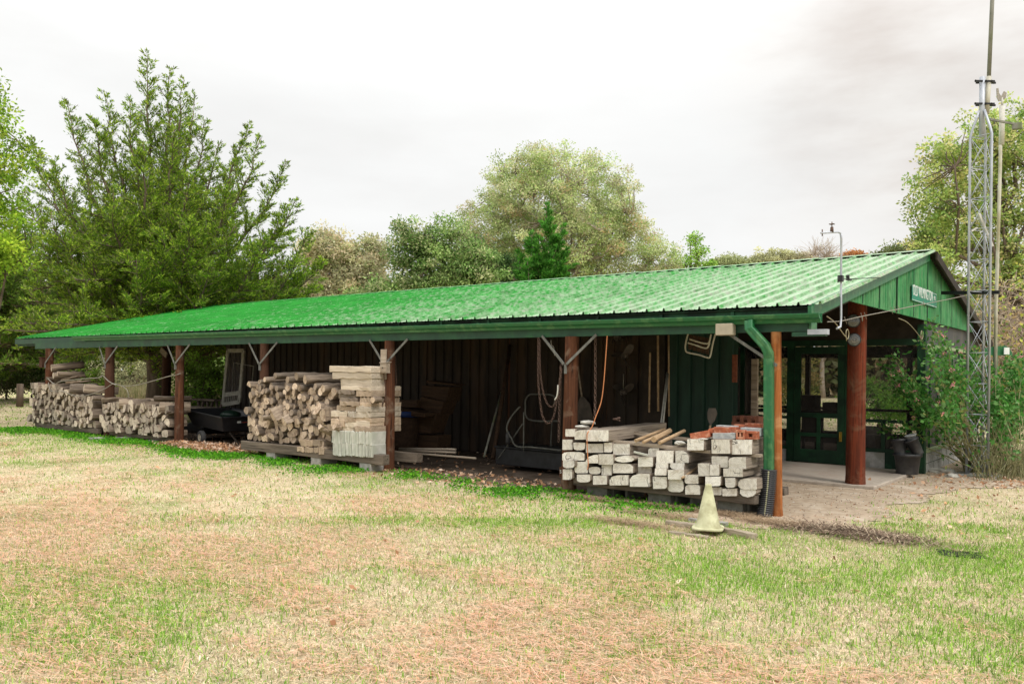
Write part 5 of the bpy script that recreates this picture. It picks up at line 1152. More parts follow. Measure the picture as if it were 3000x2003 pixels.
# patio pots
def pot(c,r0,r1,h,R,label,mat='blackplastic',group='black nursery pots'):
    m=M(); m.lathe([(0,0),(r0,0),(r0*1.02,.01),(r1*.97,h*.85),(r1*1.08,h*.86),(r1*1.08,h),(r1*.98,h),(r1*.9,h*.8),(r0*.8,.02),(0,.02)],c,26,R); return m.build('plant_pot',MT[mat],None,label,'pot',group)
c=at(2658,1386,Z=.06); c.z=.055
pot(c,.15,.19,.31,None,'large black nursery pot by the green corner post of the porch')
pot(c+Vector((-.09,-.06,.28)),.075,.10,.24,rot(-.1,-.12,0),'upright small black pot inside the large pot')
pot(c+Vector((.16,-.0,.30)),.075,.10,.26,rot(.15,-.45,0),'tilted small black pot with a pale band resting in the large pot')
pot(c+Vector((.07,.02,.48)),.06,.08,.12,rot(.15,-.3,0),'grey upturned cup-sized pot on top of the tilted pot','paver')
for x,h in ((-.62,.33),(-.45,.33)):
    t=thing('white_bucket','white plastic bucket, %s of two behind the porch screen'%('left' if x<-.5 else 'right'),'bucket',(x,SY+.4,.33),'white buckets behind the screen')
    m=M(); m.lathe([(0,0),(.12,0),(.145,.30),(.155,.30),(.155,.36),(.14,.36),(.12,.05),(0,.05)],(x,SY+.4,.33),22); m.build('body',MT['bucket'],t)
    m=M(); m.lathe([(.146,.22),(.158,.225),(.158,.24),(.147,.245)],(x,SY+.4,.33),22); m.build('band',MT['bucket'],t)
m=M(); m.bx(-.95,.1,SY+.2,SY+.62,.28,.325); m.build('bench_top',MT['plankX'],None,'low shelf behind the screen carrying white buckets','shelf')
# furniture silhouettes on the porch
t=thing('work_table','dark work table with boxes seen through the screen door','table',(-2,7.6,0))
m=M(); m.bx(-3.3,-1.3,7.3,8.1,.80,.85); m.build('tabletop',MT['darkwood'],t)
for x,y in ((-3.25,7.35),(-1.4,7.35),(-3.25,8.0),(-1.4,8.0)): m=M(); m.bx(x,x+.07,y,y+.07,0,.8); m.build('leg',MT['darkwood'],t)
m=M(); m.bx(-2.55,-2.1,7.5,7.9,.85,1.15); m.bx(-2.5,-2.4,7.6,7.7,1.15,1.22); m.build('tool_box',MT['darkwood'],None,'dark box on the porch work table','box',bevel=.01)
m=M(); m.bx(-1.95,-1.5,7.5,7.9,.85,1.02); m.build('tool_box',MT['darkwood'],None,'flat dark case right of the box on the porch table','case',bevel=.01)
t=thing('porch_chair','dark wooden chair behind the screen door','chair',(-1.9,6.6,0)); m=M(); m.bx(-2.1,-1.7,6.4,6.8,.40,.44); m.build('seat',MT['darkwood'],t)
m=M(); m.bx(-2.1,-1.7,6.78,6.82,.5,.85); m.build('backrest',MT['darkwood'],t)
for x,y in ((-2.08,6.42),(-1.74,6.42),(-2.08,6.78),(-1.74,6.78)): m=M(); m.bx(x,x+.04,y,y+.03,0,.42); m.build('leg',MT['darkwood'],t)
roundpost(-1.7,8.4,.12,2.8,MT['post_dark'],None,seed=31); roundpost(-.15,8.2,.16,2.8,MT['post_dark'],None,seed=32)
m=M(); m.lathe([(0,0),(.045,0),(.05,.02),(.05,.14),(.03,.17),(.012,.19),(0,.2)],at(2469,1070,Y=SY+.1)-Vector((0,0,.1)),14); m.build('hanging_jar',simple('aqua',(.10,.16,.16),(.07,.11,.11),9,.2),None,'small blue-grey hanging jar behind the patio post','jar')
# rocks by the porch wall and under the tower
rock(2757,1380,None,.26,.15,.06,'flat grey-brown rock by the porch block wall',21); rock(2790,1395,None,.1,.08,.05,'small rock beside the flat rock by the porch',22)
rock(2995,1360,None,.35,.25,.12,'pale grey boulder at the right edge beneath the shrub',23)
# fence post far left
m=M(); p=at(58,1192,Z=0); m.tube([p+Vector((0,0,-.05)),p+Vector((.0,0,.9))],[.13,.12],12); m.build('fence_post',MT['oldpost'],None,'stubby wooden fence post on the grass at the far left','post')
rope([tuple(at(60,1105,D=24)),tuple(at(90,1109,D=23)),tuple(at(120,1104,D=22.5)),tuple(at(134,1098,D=22))],.012,'wire','pale cable strung from the fence post to the woodpile','cable','cable')

# ------------------------------------------------------------------ lattice tower
LB=[at(2831,1393,Z=0),at(2869,1390,Z=0),at(2894,1399,Z=0)]
# make an even triangle around its centre
C0=sum(LB,Vector())/3
TB_=[at(2831,1393,Z=0),C0+Vector((.02,.22,0)),at(2894,1399,Z=0)]
t=thing('lattice_tower','slim galvanised lattice tower standing beside the screened porch','tower',C0)
ztop=at(2848,402,D=(ray(0,0)*0+Vector((0,0,0))).length+ ((C0-Vector((CX,CY,0))).dot(Vector((-math.sin(TH),math.cos(TH),0))))).z
ax=lambda p:(p-Vector((CX,CY,0))).dot(Vector((-math.sin(TH),math.cos(TH),0)))
D0=ax(C0); hz=lambda v,u=2865:at(u,v,D=D0).z
zt=hz(402); zap=hz(325)
for i in range(3):
    m=M(); b=TB_[i]; tp=b.copy(); tp.z=zt; ap=C0+(b-C0)*.25; ap.z=zap
    m.tube([b,tp,tp.lerp(ap,.25)+Vector((0,0,.02)),tp.lerp(ap,.7),ap],.019,8); m.build('leg',MT['graypost'],t)
m=M(); nz=int(zt/.44)
for k in range(nz):
    z=k*zt/nz; z2=(k+1)*zt/nz
    for i in range(3):
        a,b=TB_[i].copy(),TB_[(i+1)%3].copy(); a.z=z2;b.z=z2; m.tube([a,b],.006,5); 
        a.z=z; m.tube([a,b],.0045,5); a.z=z2; b.z=z; m.tube([a,b],.0045,5)
m.build('lattice',MT['graypost'],t)
m=M(); c=C0.copy()
m.tube([Vector((c.x,c.y,hz(402))),Vector((c.x,c.y,hz(226)))],.042,12); m.build('stub_mast',MT['graypost'],t)
def clamp(v):
    m=M(); z=hz(v); d=Vector((math.cos(TH),math.sin(TH),0)); p=Vector((C0.x,C0.y,z))
    m.bar(p-d*.11+Vector((0,-.04,0)),p+d*.20+Vector((0,-.04,0)),.015,.03); m.bar(p-d*.11+Vector((0,.05,0)),p+d*.20+Vector((0,.05,0)),.015,.03)
    for s in (-.09,.07,.16): m.tube([p+d*s+Vector((0,-.09,0)),p+d*s+Vector((0,.09,0))],.009,6)
    m.build('clamp',MT['blacksteel'],t)
clamp(240); clamp(306)
m=M(); a=at(2890,335,D=D0); b=at(2897,225,D=D0); e=at(2914,-160,D=D0); m.tube([a,b],.038,10); mast=m.build('antenna_mast',MT['whitepipe'],t)
m=M(); m.tube([at(2897,228,D=D0),e],[.030,.030],10); m.build('mast_upper',MT['darkpipe'],mast)
m=M(); a=at(2900,350,D=D0); b=at(2985,366,D=D0); m.bar(a,b,.03,.03); m.box(at(2980,370,D=D0),(.13,.10,.09)); m.tube([at(2915,352,D=D0),at(2914,364,D=D0)],.012,6); m.build('side_arm',MT['darkpipe'],t)
m=M(); a=at(2759,858,X=.34); b=at(2928,856,D=D0-.1)
m.bar(a,b,.03,.055); m.build('wall_bracket',MT['blacksteel'],t)
m=M(); m.bar(at(2868,625,D=D0-.1),at(2908,722,D=D0-.1),.03,.03); m.bar(at(2846,678,D=D0-.1),at(2862,667,D=D0-.1),.03,.02); m.build('loose_rod',MT['whitepaint'],t)
M().bx(C0.x-.3,C0.x+.3,C0.y-.25,C0.y+.25,-.02,.03).build('footing',MT['concrete'],t,bevel=.01)
# second pole with a rooster vane and a green sign behind
DV=D0+1.6; AT=lambda u,v:at(u,v,D=DV)
t=thing('vane_pole','thin pale pole with a small weather vane behind the tower','pole',AT(2916,1300))
m=M(); m.tube([AT(2914,1330),AT(2918,900),AT(2930,500),AT(2933,310)],.028,8); m.build('pole',MT['whitepipe'],t)
m=M(); m.tube([AT(2934,424),AT(2936,312)],.045,10); m.tube([AT(2936,312),AT(2936,286)],[.02,.012],8); m.build('sleeve',MT['whitepaint'],t)
m=M(); z6=lambda x,y:(2300+x*.57377,y*.574)
P=[AT(*z6(*q)) for q in ((1080,452),(1090,450),(1093,475),(1104,492),(1118,465),(1132,475),(1128,500),(1112,512),(1092,518),(1082,500))]; off=Vector((math.sin(TH)*-.012,math.cos(TH)*.012,0))
m.add(P+[p+off for p in P],[tuple(range(10)),tuple(range(19,9,-1))]+[(i,10+i,10+(i+1)%10,(i+1)%10) for i in range(10)]); m.build('weather_vane',MT['wire'],t)
DS=DV+1.2; AS=lambda u,v:at(u,v,D=DS)
t=thing('yard_sign','green wooden arched yard sign half hidden behind the tower','sign',AS(2916,1300))
m=M(); P=[AS(*z8(*q)) for q in ((745,572),(905,555),(935,575),(955,610),(958,630),(745,628))]; off=Vector((math.sin(TH)*-.05,math.cos(TH)*.05,0))
m.add(P+[p+off for p in P],[tuple(range(6)),tuple(range(11,5,-1))]+[(i,6+i,6+(i+1)%6,(i+1)%6) for i in range(6)]); m.build('header_board',MT['greenbright'],t)
m=M(); m.bar(AS(*z8(826,560)),AS(*z8(828,900)),.07,.07); m.build('post',MT['greenbright'],t)
m=M(); m.box(AS(*z8(905,596))-off*1.2*0+Vector((.02,-.05,0)),(.10,.02,.13),rot(0,0,TH)); m.build('label_plate',MT['signwhite'],t)

# ------------------------------------------------------------------ vegetation
def leaves(C,Dr,L,Wd,rng,col,vary=.18,bright=None,droop=0):
    """rhombic leaves: centres C, directions Dr, lengths L, widths Wd -> verts, quads, colours"""
    n=len(C); Dr=Dr/np.maximum(np.linalg.norm(Dr,axis=1,keepdims=True),1e-6)
    U=rng.normal(size=(n,3)); S=np.cross(Dr,U); S/=np.maximum(np.linalg.norm(S,axis=1,keepdims=True),1e-6)
    L=np.broadcast_to(np.asarray(L),(n,))[:,None]; Wd=np.broadcast_to(np.asarray(Wd),(n,))[:,None]
    V=np.stack([C,C+Dr*L*.5+S*Wd*.5,C+Dr*L,C+Dr*L*.5-S*Wd*.5],1).reshape(-1,3)
    F=np.arange(n*4).reshape(n,4)
    k=(1+rng.normal(0,vary,(n,1))).clip(.4,1.7); c=np.asarray(col)*k
    if bright is not None: c=c*bright[:,None]
    return V,F,np.repeat(c,4,0).clip(0.005,.9)
def bend(a,b,sag,n=7,up=None):
    a=np.array(a,float); b=np.array(b,float); t=np.linspace(0,1,n)[:,None]; P=a+(b-a)*t; P[:,2]+=sag*4*(t*(1-t))[:,0]; return P
def palette(rng,n,cols,w): 
    return np.array(cols)[rng.choice(len(cols),n,p=np.array(w)/sum(w))]
def broadleaf(name,label,cat,base,crown,ncl,nleaf,cl_r,leaf,cols,w,trunk_r,seed,group=None,limbs=9,tint=.25,shell=.55,bare=0,mat='leaf',barkc=None,thin=.02,updir=.3):
    """tree: trunk with limbs reaching into crown ellipsoids (centre,radii); leaf clumps spread near their shells"""
    rng=np.random.default_rng(seed); t=thing(name,label,cat,base,group); base=np.array(base,float)
    vol=np.array([r[0]*r[1]*r[2] for c,r in crown])**.7; cen=[]
    idx=rng.choice(len(crown),ncl,p=vol/vol.sum())
    for i in idx:
        c,r=crown[i]; d=rng.normal(size=3); d/=np.linalg.norm(d); q=(shell+(1-shell)*rng.random())*(1 if rng.random()<.8 else rng.random())
        p=np.array(c)+d*np.array(r)*q; p+=rng.normal(0,.04*max(r),3); 
        cen.append(p)
    cen=np.array(cen); cen=cen[cen[:,2]>base[2]+.3]
    top=np.array(crown[0][0]); m=M(); nodes=[]
    tb=bend(base,(top[0]*.8+base[0]*.2,top[1]*.8+base[1]*.2,top[2]),0,9); tb[1:-1,:2]+=rng.normal(0,trunk_r*.6,(7,2))
    m.tube(tb,[trunk_r*(1-.85*i/8) for i in range(9)],9); 
    for i,p in enumerate(tb[2:]): nodes.append((p,trunk_r*(1-.85*(i+2)/8)))
    for k in range(limbs):
        s=tb[rng.integers(2,7)]; e=cen[rng.integers(len(cen))]; s0=s+0
        P=bend(s0,s0+(e-s0)*.9,-.06*np.linalg.norm(e-s0),7); P[1:-1]+=rng.normal(0,.03*np.linalg.norm(e-s0),(5,3)); r0=trunk_r*.45
        m.tube(P,[r0*(1-.8*i/6) for i in range(7)],6)
        for i,p in enumerate(P[2:]): nodes.append((p,r0*(1-.8*(i+2)/6)))
    NP=np.array([n_[0] for n_ in nodes])
    for c in cen[:: (1 if ncl<500 else 2)]:
        j=np.argmin(((NP-c)**2).sum(1)); s=NP[j]; L=np.linalg.norm(c-s)
        P=bend(s,c,-.05*L,4); P[1:-1]+=rng.normal(0,.05*L,(2,3)); m.tube(P,[max(thin*.9,nodes[j][1]*.45),thin,thin*.7,thin*.4],4,cap=False)
        if bare:
            for q in range(bare):
                e=c+rng.normal(0,cl_r,3)+np.array((0,0,cl_r*.5)); m.tube([P[2],(P[2]+e)/2+rng.normal(0,.1*cl_r,3),e],[thin*.6,thin*.45,thin*.2],3,cap=False)
    m.build('trunk',barkc or MT['bark'],t)
    if nleaf:
        K=len(cen); sz=rng.uniform(.6,1.35,K)*cl_r; ii=np.repeat(np.arange(K),(nleaf*rng.uniform(.5,1.4,K)).astype(int)); n=len(ii)
        off=rng.normal(size=(n,3)); off/=np.linalg.norm(off,axis=1,keepdims=True); off*=(rng.random((n,1))**.5)*sz[ii][:,None]; off[:,2]*=.7
        C=cen[ii]+off; Dr=off*1.2+rng.normal(0,.5,(n,3))*cl_r; Dr[:,2]+=updir*cl_r*rng.normal(-.2,1,n)
        pc=palette(rng,K,cols,w)[ii]; pc=np.where(rng.random((n,1))<.7,pc,palette(rng,n,cols,w)); br=(1+rng.normal(0,tint,K)).clip(.5,1.6)[ii]
        V,F,c=leaves(C,Dr,leaf*rng.uniform(.6,1.3,n),leaf*.55*rng.uniform(.6,1.2,n),rng,pc,.16,br)
        big('crown',V,F,MT[mat],t,c)
    return t
def cedar(name,label,base,leaders,h,trunk_r,seed,cols,w,group=None,dens=1.0,leaf=.12,spread=1.0,base_branches=0,br_r=3.5,visible_trunk=None,cat='cedar tree'):
    """conifer: leaders sweep up from the trunk, feathery side branches along each carry short sprays"""
    rng=np.random.default_rng(seed); t=thing(name,label,cat,base,group); base=np.array(base,float); m=M()
    top=base+np.array((0,0,h)); tb=bend(base,top,0,10); tb[1:-1,:2]+=rng.normal(0,.05,(8,2)); tb=tb[:6]; m.tube(tb,[trunk_r*(1-.16*i)+.02 for i in range(6)],10)
    CC=[];DD=[];BB=[];LL=[]
    def twig(s,d,L,depth,bright):
        """a side branch: curved path with sprays"""
        n=max(3,int(L/.12)); P=[s]; dd=d/np.linalg.norm(d)
        for i in range(n):
            dd=dd+np.array((0,0,.05))+rng.normal(0,.06,3); dd/=np.linalg.norm(dd); P.append(P[-1]+dd*L/n)
        P=np.array(P)
        if L>.5: m.tube(P[::max(1,n//4)],[.018,.014,.010,.006,.004,.003,.002,.002][:len(P[::max(1,n//4)])] ,3,cap=False)
        k=int(L*75*dens); tt=rng.random(k)**.8; ix=(tt*(n-1)).astype(int); c=P[ix]+(P[ix+1]-P[ix])*rng.random((k,1))
        dirs=(P[ix+1]-P[ix]); dirs/=np.linalg.norm(dirs,axis=1,keepdims=True)
        side=rng.normal(size=(k,3)); side[:,2]=side[:,2]*.5+.15
        c=c+side*(.16*(1.15-tt))[:,None]*min(1,L)*rng.random((k,1))
        CC.append(c); DD.append(dirs*.9+side*.7+np.array((0,0,.25))); BB.append(np.full(k,bright)); LL.append(np.full(k,1.0))
    for (tip,hs,rad) in leaders:
        tip=np.array(tip,float); s=base+np.array((0,0,h*hs)); 
        L=np.linalg.norm(tip-s); n=12; tt=np.linspace(0,1,n+1)[:,None]
        # out first, then up
        mid=np.array((s[0]+(tip[0]-s[0])*.75,s[1]+(tip[1]-s[1])*.75,s[2]+(tip[2]-s[2])*.35)); P=s*(1-tt)**2+2*mid*tt*(1-tt)+tip*tt*tt
        P[1:-1]+=rng.normal(0,.05,(n-1,3)); m.tube(P,[max(.012,trunk_r*.4*(1-i/n)) for i in range(n+1)],6)
        ns=int(L*10.5*min(1.3,max(.8,spread)))
        for k in range(ns):
            u=.18+.82*(k+rng.random())/ns; i=min(n-1,int(u*n)); p=P[i]+(P[i+1]-P[i])*(u*n-i); ax_=(P[i+1]-P[i]); ax_/=np.linalg.norm(ax_)
            d=rng.normal(size=3)*np.array((1,1,.6)); d-=ax_*d.dot(ax_); d/=np.linalg.norm(d); lift=.30+.60*u
            l=rad*1.1*(1.02-u)**.62*rng.uniform(.55,1.15)+.12
            twig(p,d+ax_*lift,l,0,rng.uniform(.75,1.25))
    for k in range(base_branches):
        a=rng.random()*2*PI; z=base[2]+rng.uniform(.16,.66)*h; R_=br_r*rng.uniform(.5,1.05)*(1.1-.75*(z-base[2])/h)
        s=np.array((base[0],base[1],z)); e=s+np.array((math.cos(a)*R_,math.sin(a)*R_,R_*rng.uniform(-.18,.22)))
        P=bend(s,e,.06*R_,8); P[-1,2]+=.1; m.tube(P,[.05*(1-i/8)+.012 for i in range(8)],5,cap=False)
        ns=int(R_*6)
        for q in range(ns):
            u=.25+.75*(q+rng.random())/ns; i=min(6,int(u*7)); p=P[i]+(P[i+1]-P[i])*(u*7-i); ax_=P[i+1]-P[i]; ax_/=np.linalg.norm(ax_)
            d=rng.normal(size=3)*np.array((1,1,.45)); d-=ax_*d.dot(ax_); d/=np.linalg.norm(d)
            twig(p,d+ax_*.8+np.array((0,0,.12)),rng.uniform(.5,1.2)*spread*(1.15-u*.5),0,rng.uniform(.7,1.25))
    m.build('trunk',MT['bark'],t)
    C=np.concatenate(CC); D_=np.concatenate(DD); B=np.concatenate(BB); n=len(C)
    V,F,c=leaves(C,D_,leaf*rng.uniform(.7,1.6,n),leaf*.34*rng.uniform(.6,1.3,n),rng,palette(rng,n,cols,w),.22,B)
    big('crown',V,F,MT['leaf'],t,c); print(name,n)
    return t
GC=[(.11,.21,.018),(.22,.35,.03),(.42,.54,.06),(.20,.20,.09)]
# the big many-tipped cedar behind the left half of the roof
D1=27.0
b0=at(452,1165,D=D1); b0.z=0
tips=[(433,160,D1,.62,1.5),(500,200,D1+.4,.60,1.3),(306,275,D1-.4,.50,1.5),(196,295,D1+.3,.42,1.6),(95,412,D1,.36,1.6),(380,290,D1-1,.5,1.3),(570,280,D1+.6,.55,1.3),(540,235,D1-.7,.6,1.2),(600,350,D1,.5,1.4),(640,425,D1-1,.45,1.4),(728,365,D1+.5,.42,1.3),(765,405,D1-.6,.40,1.1),(838,475,D1,.34,1.4),(865,588,D1-1,.28,1.6),(905,682,D1,.24,1.7),(948,765,D1-.5,.2,1.5),(270,345,D1-1.6,.42,1.5),(160,470,D1-1.5,.32,1.7),(420,420,D1-2.4,.4,1.7),(560,500,D1-2.6,.36,1.8),(330,560,D1-3,.28,1.9),(680,560,D1-2.6,.30,1.7),(240,640,D1-3,.2,1.9),(480,680,D1-3.4,.22,2.0),(780,700,D1-2.6,.2,1.8),(620,760,D1-3.2,.15,1.9),(70,560,D1,.3,1.6),(120,700,D1-2,.2,1.7),(900,800,D1-1,.15,1.5),(700,470,D1+1.5,.4,1.6),(925,840,D1+.5,.14,1.7),(880,760,D1-1.5,.16,1.7),(820,640,D1-1.5,.22,1.6),(690,660,D1-2.8,.2,1.8),(560,640,D1-3.2,.22,1.9),(150,620,D1-2.2,.22,1.8),(400,760,D1-3.6,.14,2.0),(510,380,D1-1.6,.45,1.5)]
cedar('cedar_tree','broad many-tipped red cedar, the tallest tree at the left behind the roof',b0,[(at(u,v,D=d),hs,rd) for u,v,d,hs,rd in tips],9.6,.30,1,GC,[4,4,2.2,1.6],dens=1.35,leaf=.092,spread=1.05,base_branches=74,br_r=4.8)
# dark cedars at the left edge
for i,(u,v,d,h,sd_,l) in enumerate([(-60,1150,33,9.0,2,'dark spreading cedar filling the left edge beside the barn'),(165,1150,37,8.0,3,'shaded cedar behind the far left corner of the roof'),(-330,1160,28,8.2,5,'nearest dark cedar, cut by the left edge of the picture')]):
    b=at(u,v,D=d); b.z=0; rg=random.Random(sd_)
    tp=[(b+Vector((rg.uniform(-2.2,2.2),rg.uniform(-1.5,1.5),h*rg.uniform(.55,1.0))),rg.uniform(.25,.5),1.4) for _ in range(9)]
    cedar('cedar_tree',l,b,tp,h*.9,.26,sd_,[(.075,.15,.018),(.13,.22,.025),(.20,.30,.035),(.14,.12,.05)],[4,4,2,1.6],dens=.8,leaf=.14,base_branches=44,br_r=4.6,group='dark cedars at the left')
# leafy tree at the left border
b=at(-120,1200,D=19); b.z=0; A=lambda u,v,d:tuple(at(u,v,D=d))
broadleaf('sweetgum_tree','bright yellow-green leafy tree cut by the left border','tree',b,[(A(-60,520,19),(1.0,1.2,2.6)),(A(-30,720,19),(1.1,1.2,1.0)),(A(-60,330,19),(.55,.7,.9)),(A(20,610,19.5),(.5,.5,.35))],260,70,.30,.10,[(.30,.46,.04),(.42,.52,.06),(.18,.32,.03)],[4,3,2],.16,12,limbs=8)
# trees beyond the roof, left to right
TG='trees rising behind the roof ridge'
def tr(u,d,v0,v1,wpx,name,label,cols,w,seed,ncl=260,nleaf=70,cl=.55,leaf=.16,**k):
    """one crown between rows v0..v1 around column u, width wpx"""
    b=at(u,1100,D=d); b.z=0; s=d/F_PX; c=at(u,(v0+v1)/2,D=d); rz=(v1-v0)/2*s; rx=wpx/2*s
    return broadleaf(name,label,k.pop('cat','tree'),b,k.pop('crown',[(tuple(c),(rx,rx*.8,rz))]),ncl,nleaf,cl,leaf,cols,w,k.pop('trunk_r',.2),seed,group=k.pop('group',TG),**k)
TAN=[(.60,.55,.34),(.50,.50,.28),(.70,.57,.38),(.38,.42,.20)]
tr(1015,38,668,1010,250,'autumn_tree','round tan and olive autumn tree right of the big cedar',TAN,[3,2,2,2],41,520,80,.42,.15,crown=[(A(960,740,38),(1.3,1.3,1.2)),(A(1040,830,38),(1.5,1.5,1.9)),(A(1090,760,38.5),(.8,.9,1.1)),(A(930,880,37.5),(1.2,1.2,1.4))])
tr(1290,36,645,900,330,'leafy_tree','medium dark green tree left of the tall pale one',[(.22,.36,.10),(.33,.44,.15),(.50,.52,.27),(.15,.26,.07)],[3,3,2,2],42,560,75,.42,.14,crown=[(A(1200,720,36),(.9,1.1,1.2)),(A(1300,740,36),(1.3,1.2,1.7)),(A(1230,840,36),(1.8,1.4,1.2)),(A(1390,800,36),(1.4,1.4,1.5)),(A(1120,860,35),(.8,1,.7)),(A(1060,880,35),(.8,.8,.6))])
MG=[(.44,.54,.22),(.54,.60,.30),(.62,.58,.36),(.33,.45,.15),(.60,.46,.25)]
tr(1640,44,425,900,640,'maple_tree','tallest broad pale green tree above the middle of the roof',MG,[4,4,3,3,1],43,1400,105,.46,.122,trunk_r=.30,limbs=34,shell=.62,thin=.03,barkc=MT['palebark'],tint=.2,
  crown=[(A(1640,650,44),(5.0,3.6,3.9)),(A(1540,560,44),(2.4,2.2,2.3)),(A(1740,600,44),(2.3,2.2,2.4)),(A(1450,670,44),(2.1,1.9,2.5)),(A(1390,740,44),(1.2,1.4,1.7)),(A(1640,760,44),(3.4,2.4,2.3)),(A(1830,740,44),(2.1,2,2.4)),(A(1930,800,43),(1.5,1.5,1.6)),(A(1590,480,44),(1.2,1.2,1.0)),(A(1420,800,43),(1.3,1.3,1.4)),(A(1965,760,44),(.6,.9,.9))])
D5=30
b=at(1603,1100,D=D5); b.z=0; rg=random.Random(9)
cedar('cedar_tree','small bright green cedar with a bare pale trunk before the tall pale tree',b,[(at(1600,600,D=D5),.6,1.15),(at(1560,680,D=D5),.55,1.15),(at(1645,665,D=D5),.55,1.15),(at(1520,740,D=D5),.45,1.15),(at(1580,700,D=D5-.4),.5,.8),(at(1530,800,D=D5),.4,1.15),(at(1630,730,D=D5-.3),.5,.7),(at(1545,765,D=D5-.5),.45,.8)],5.8,.055,9,[(.07,.24,.03),(.13,.34,.045),(.05,.16,.02)],[4,3,2],dens=2.4,leaf=.12,spread=1.0,group=TG)
tr(1480,37,800,900,160,'low_cedar','dark low evergreen bushes left of the small bright cedar',[(.05,.11,.03),(.08,.15,.04)],[3,2],45,220,80,.35,.12,crown=[(A(1440,810,37),(1.3,1,.8)),(A(1360,830,37),(.9,.8,.7)),(A(1500,800,37),(.6,.8,.8)),(A(1260,840,37),(.9,.9,.6))])
tr(2050,42,690,800,75,'young_tree','small bright green upright tree left of the far rounded crowns',[(.30,.52,.09),(.40,.58,.12),(.20,.38,.07)],[3,3,2],46,75,34,.30,.13,thin=.014,crown=[(A(2030,700,42),(.26,.4,.35)),(A(2045,745,42),(.45,.5,.55)),(A(2070,780,42),(.60,.6,.35)),(A(2022,770,42),(.35,.4,.4))])
for i,(u,d,v0,v1,w_,l,cc) in enumerate([(2140,75,755,800,120,'olive rounded crown far away, left of the pale group',(.40,.44,.20)),(2265,85,735,790,160,'pale olive rounded crown far away behind the ridge',(.50,.50,.27)),(2335,84,745,790,110,'small pale crown beside the pale olive one',(.52,.48,.28)),(2215,85,762,790,80,'low far crown between the two rounded ones',(.40,.42,.20)),(2500,70,740,780,60,'small orange autumn tree far behind the ridge',(.50,.24,.09)),(1955,60,790,830,140,'low far crown left of the small upright tree',(.42,.43,.22))]):
    tr(u,d,v0,v1,w_,'distant_tree',l,[cc,tuple(x*.8 for x in cc),tuple(x*1.15 for x in cc)],[1,1,1],50+i,120,60,.55,.22)
tr(2412,60,712,800,110,'bare_tree','thin leafless pale tree far behind the ridge',TAN,[1,1,1,1],57,60,3,.5,.12,bare=6,thin=.028,barkc=simple('palebark',(.5,.42,.34),(.4,.33,.27),9))
tr(2640,40,690,780,160,'leafy_tree','green wispy lower crown beside the barn peak',[(.16,.22,.07),(.24,.27,.11)],[1,1],58,160,55,.35,.14,crown=[(A(2700,730,38),(.9,.9,.5)),(A(2620,740,38),(.7,.7,.4)),(A(2560,755,38),(.4,.5,.2)),(A(2790,720,37),(1.1,.9,.7)),(A(2750,660,37),(.7,.7,.5))])
RG=[(.34,.46,.12),(.50,.58,.18),(.66,.62,.28),(.22,.34,.09)]
D7=27
broadleaf('oak_tree','tall open-crowned green tree behind the lattice tower at the right','tree',tuple(at(2985,1250,D=D7).xy)+(0,),[(A(2960,450,D7),(1.7,1.6,1.5)),(A(2860,420,D7),(1.3,1.3,1.1)),(A(2760,480,D7),(.9,1.1,1.0)),(A(2720,600,D7),(.8,1.0,1.1)),(A(2850,620,D7),(1.5,1.4,1.6)),(A(3000,650,D7),(1.9,1.5,2.0)),(A(2740,760,D7),(.9,.9,.8)),(A(2900,800,D7),(1.8,1.5,1.3)),(A(3050,400,D7),(1.5,1.4,1.6)),(A(2700,530,D7),(.45,.6,.35)),(A(2690,690,D7),(.4,.5,.4))],680,56,.33,.125,RG,[3,3,2,2],.26,61,limbs=26,shell=.5,thin=.02)
# tangled vine thicket at the right
rng=np.random.default_rng(70); t=thing('vine_thicket','tangled bare tan vines with a few yellow-green leaves behind the tower','vines',at(2960,1100,D=20)); m=M(); LC=[]
for k in range(520):
    u=rng.uniform(2835,3080); lowv=1180; topv=820+max(0,(2905-u))*1.6+rng.uniform(0,60); v=rng.uniform(topv,lowv); d=rng.uniform(16.5,20.5); p=np.array(at(u,v,D=d)); P=[p]; dd=rng.normal(size=3); dd/=np.linalg.norm(dd)
    for i in range(5):
        dd+=rng.normal(0,.45,3)+np.array((0,0,-.12)); dd/=np.linalg.norm(dd); P.append(P[-1]+dd*rng.uniform(.12,.26))
    r0=rng.uniform(.005,.012); m.tube(P,[r0]*3+[r0*.7]*2+[r0*.4],3,cap=False)
    if rng.random()<.8: LC+= [P[-1]+rng.normal(0,.12,3) for _ in range(4)]
m.build('stem',simple('vine',(.40,.31,.23),(.26,.20,.15),20,.9),t)
LC=np.array(LC); V,F,c=leaves(LC,rng.normal(size=LC.shape),.09,.07,rng,palette(rng,len(LC),[(.42,.44,.08),(.45,.32,.16),(.18,.28,.06)],[3,3,2]),.2); big('leaf',V,F,MT['leaf'],t,c)
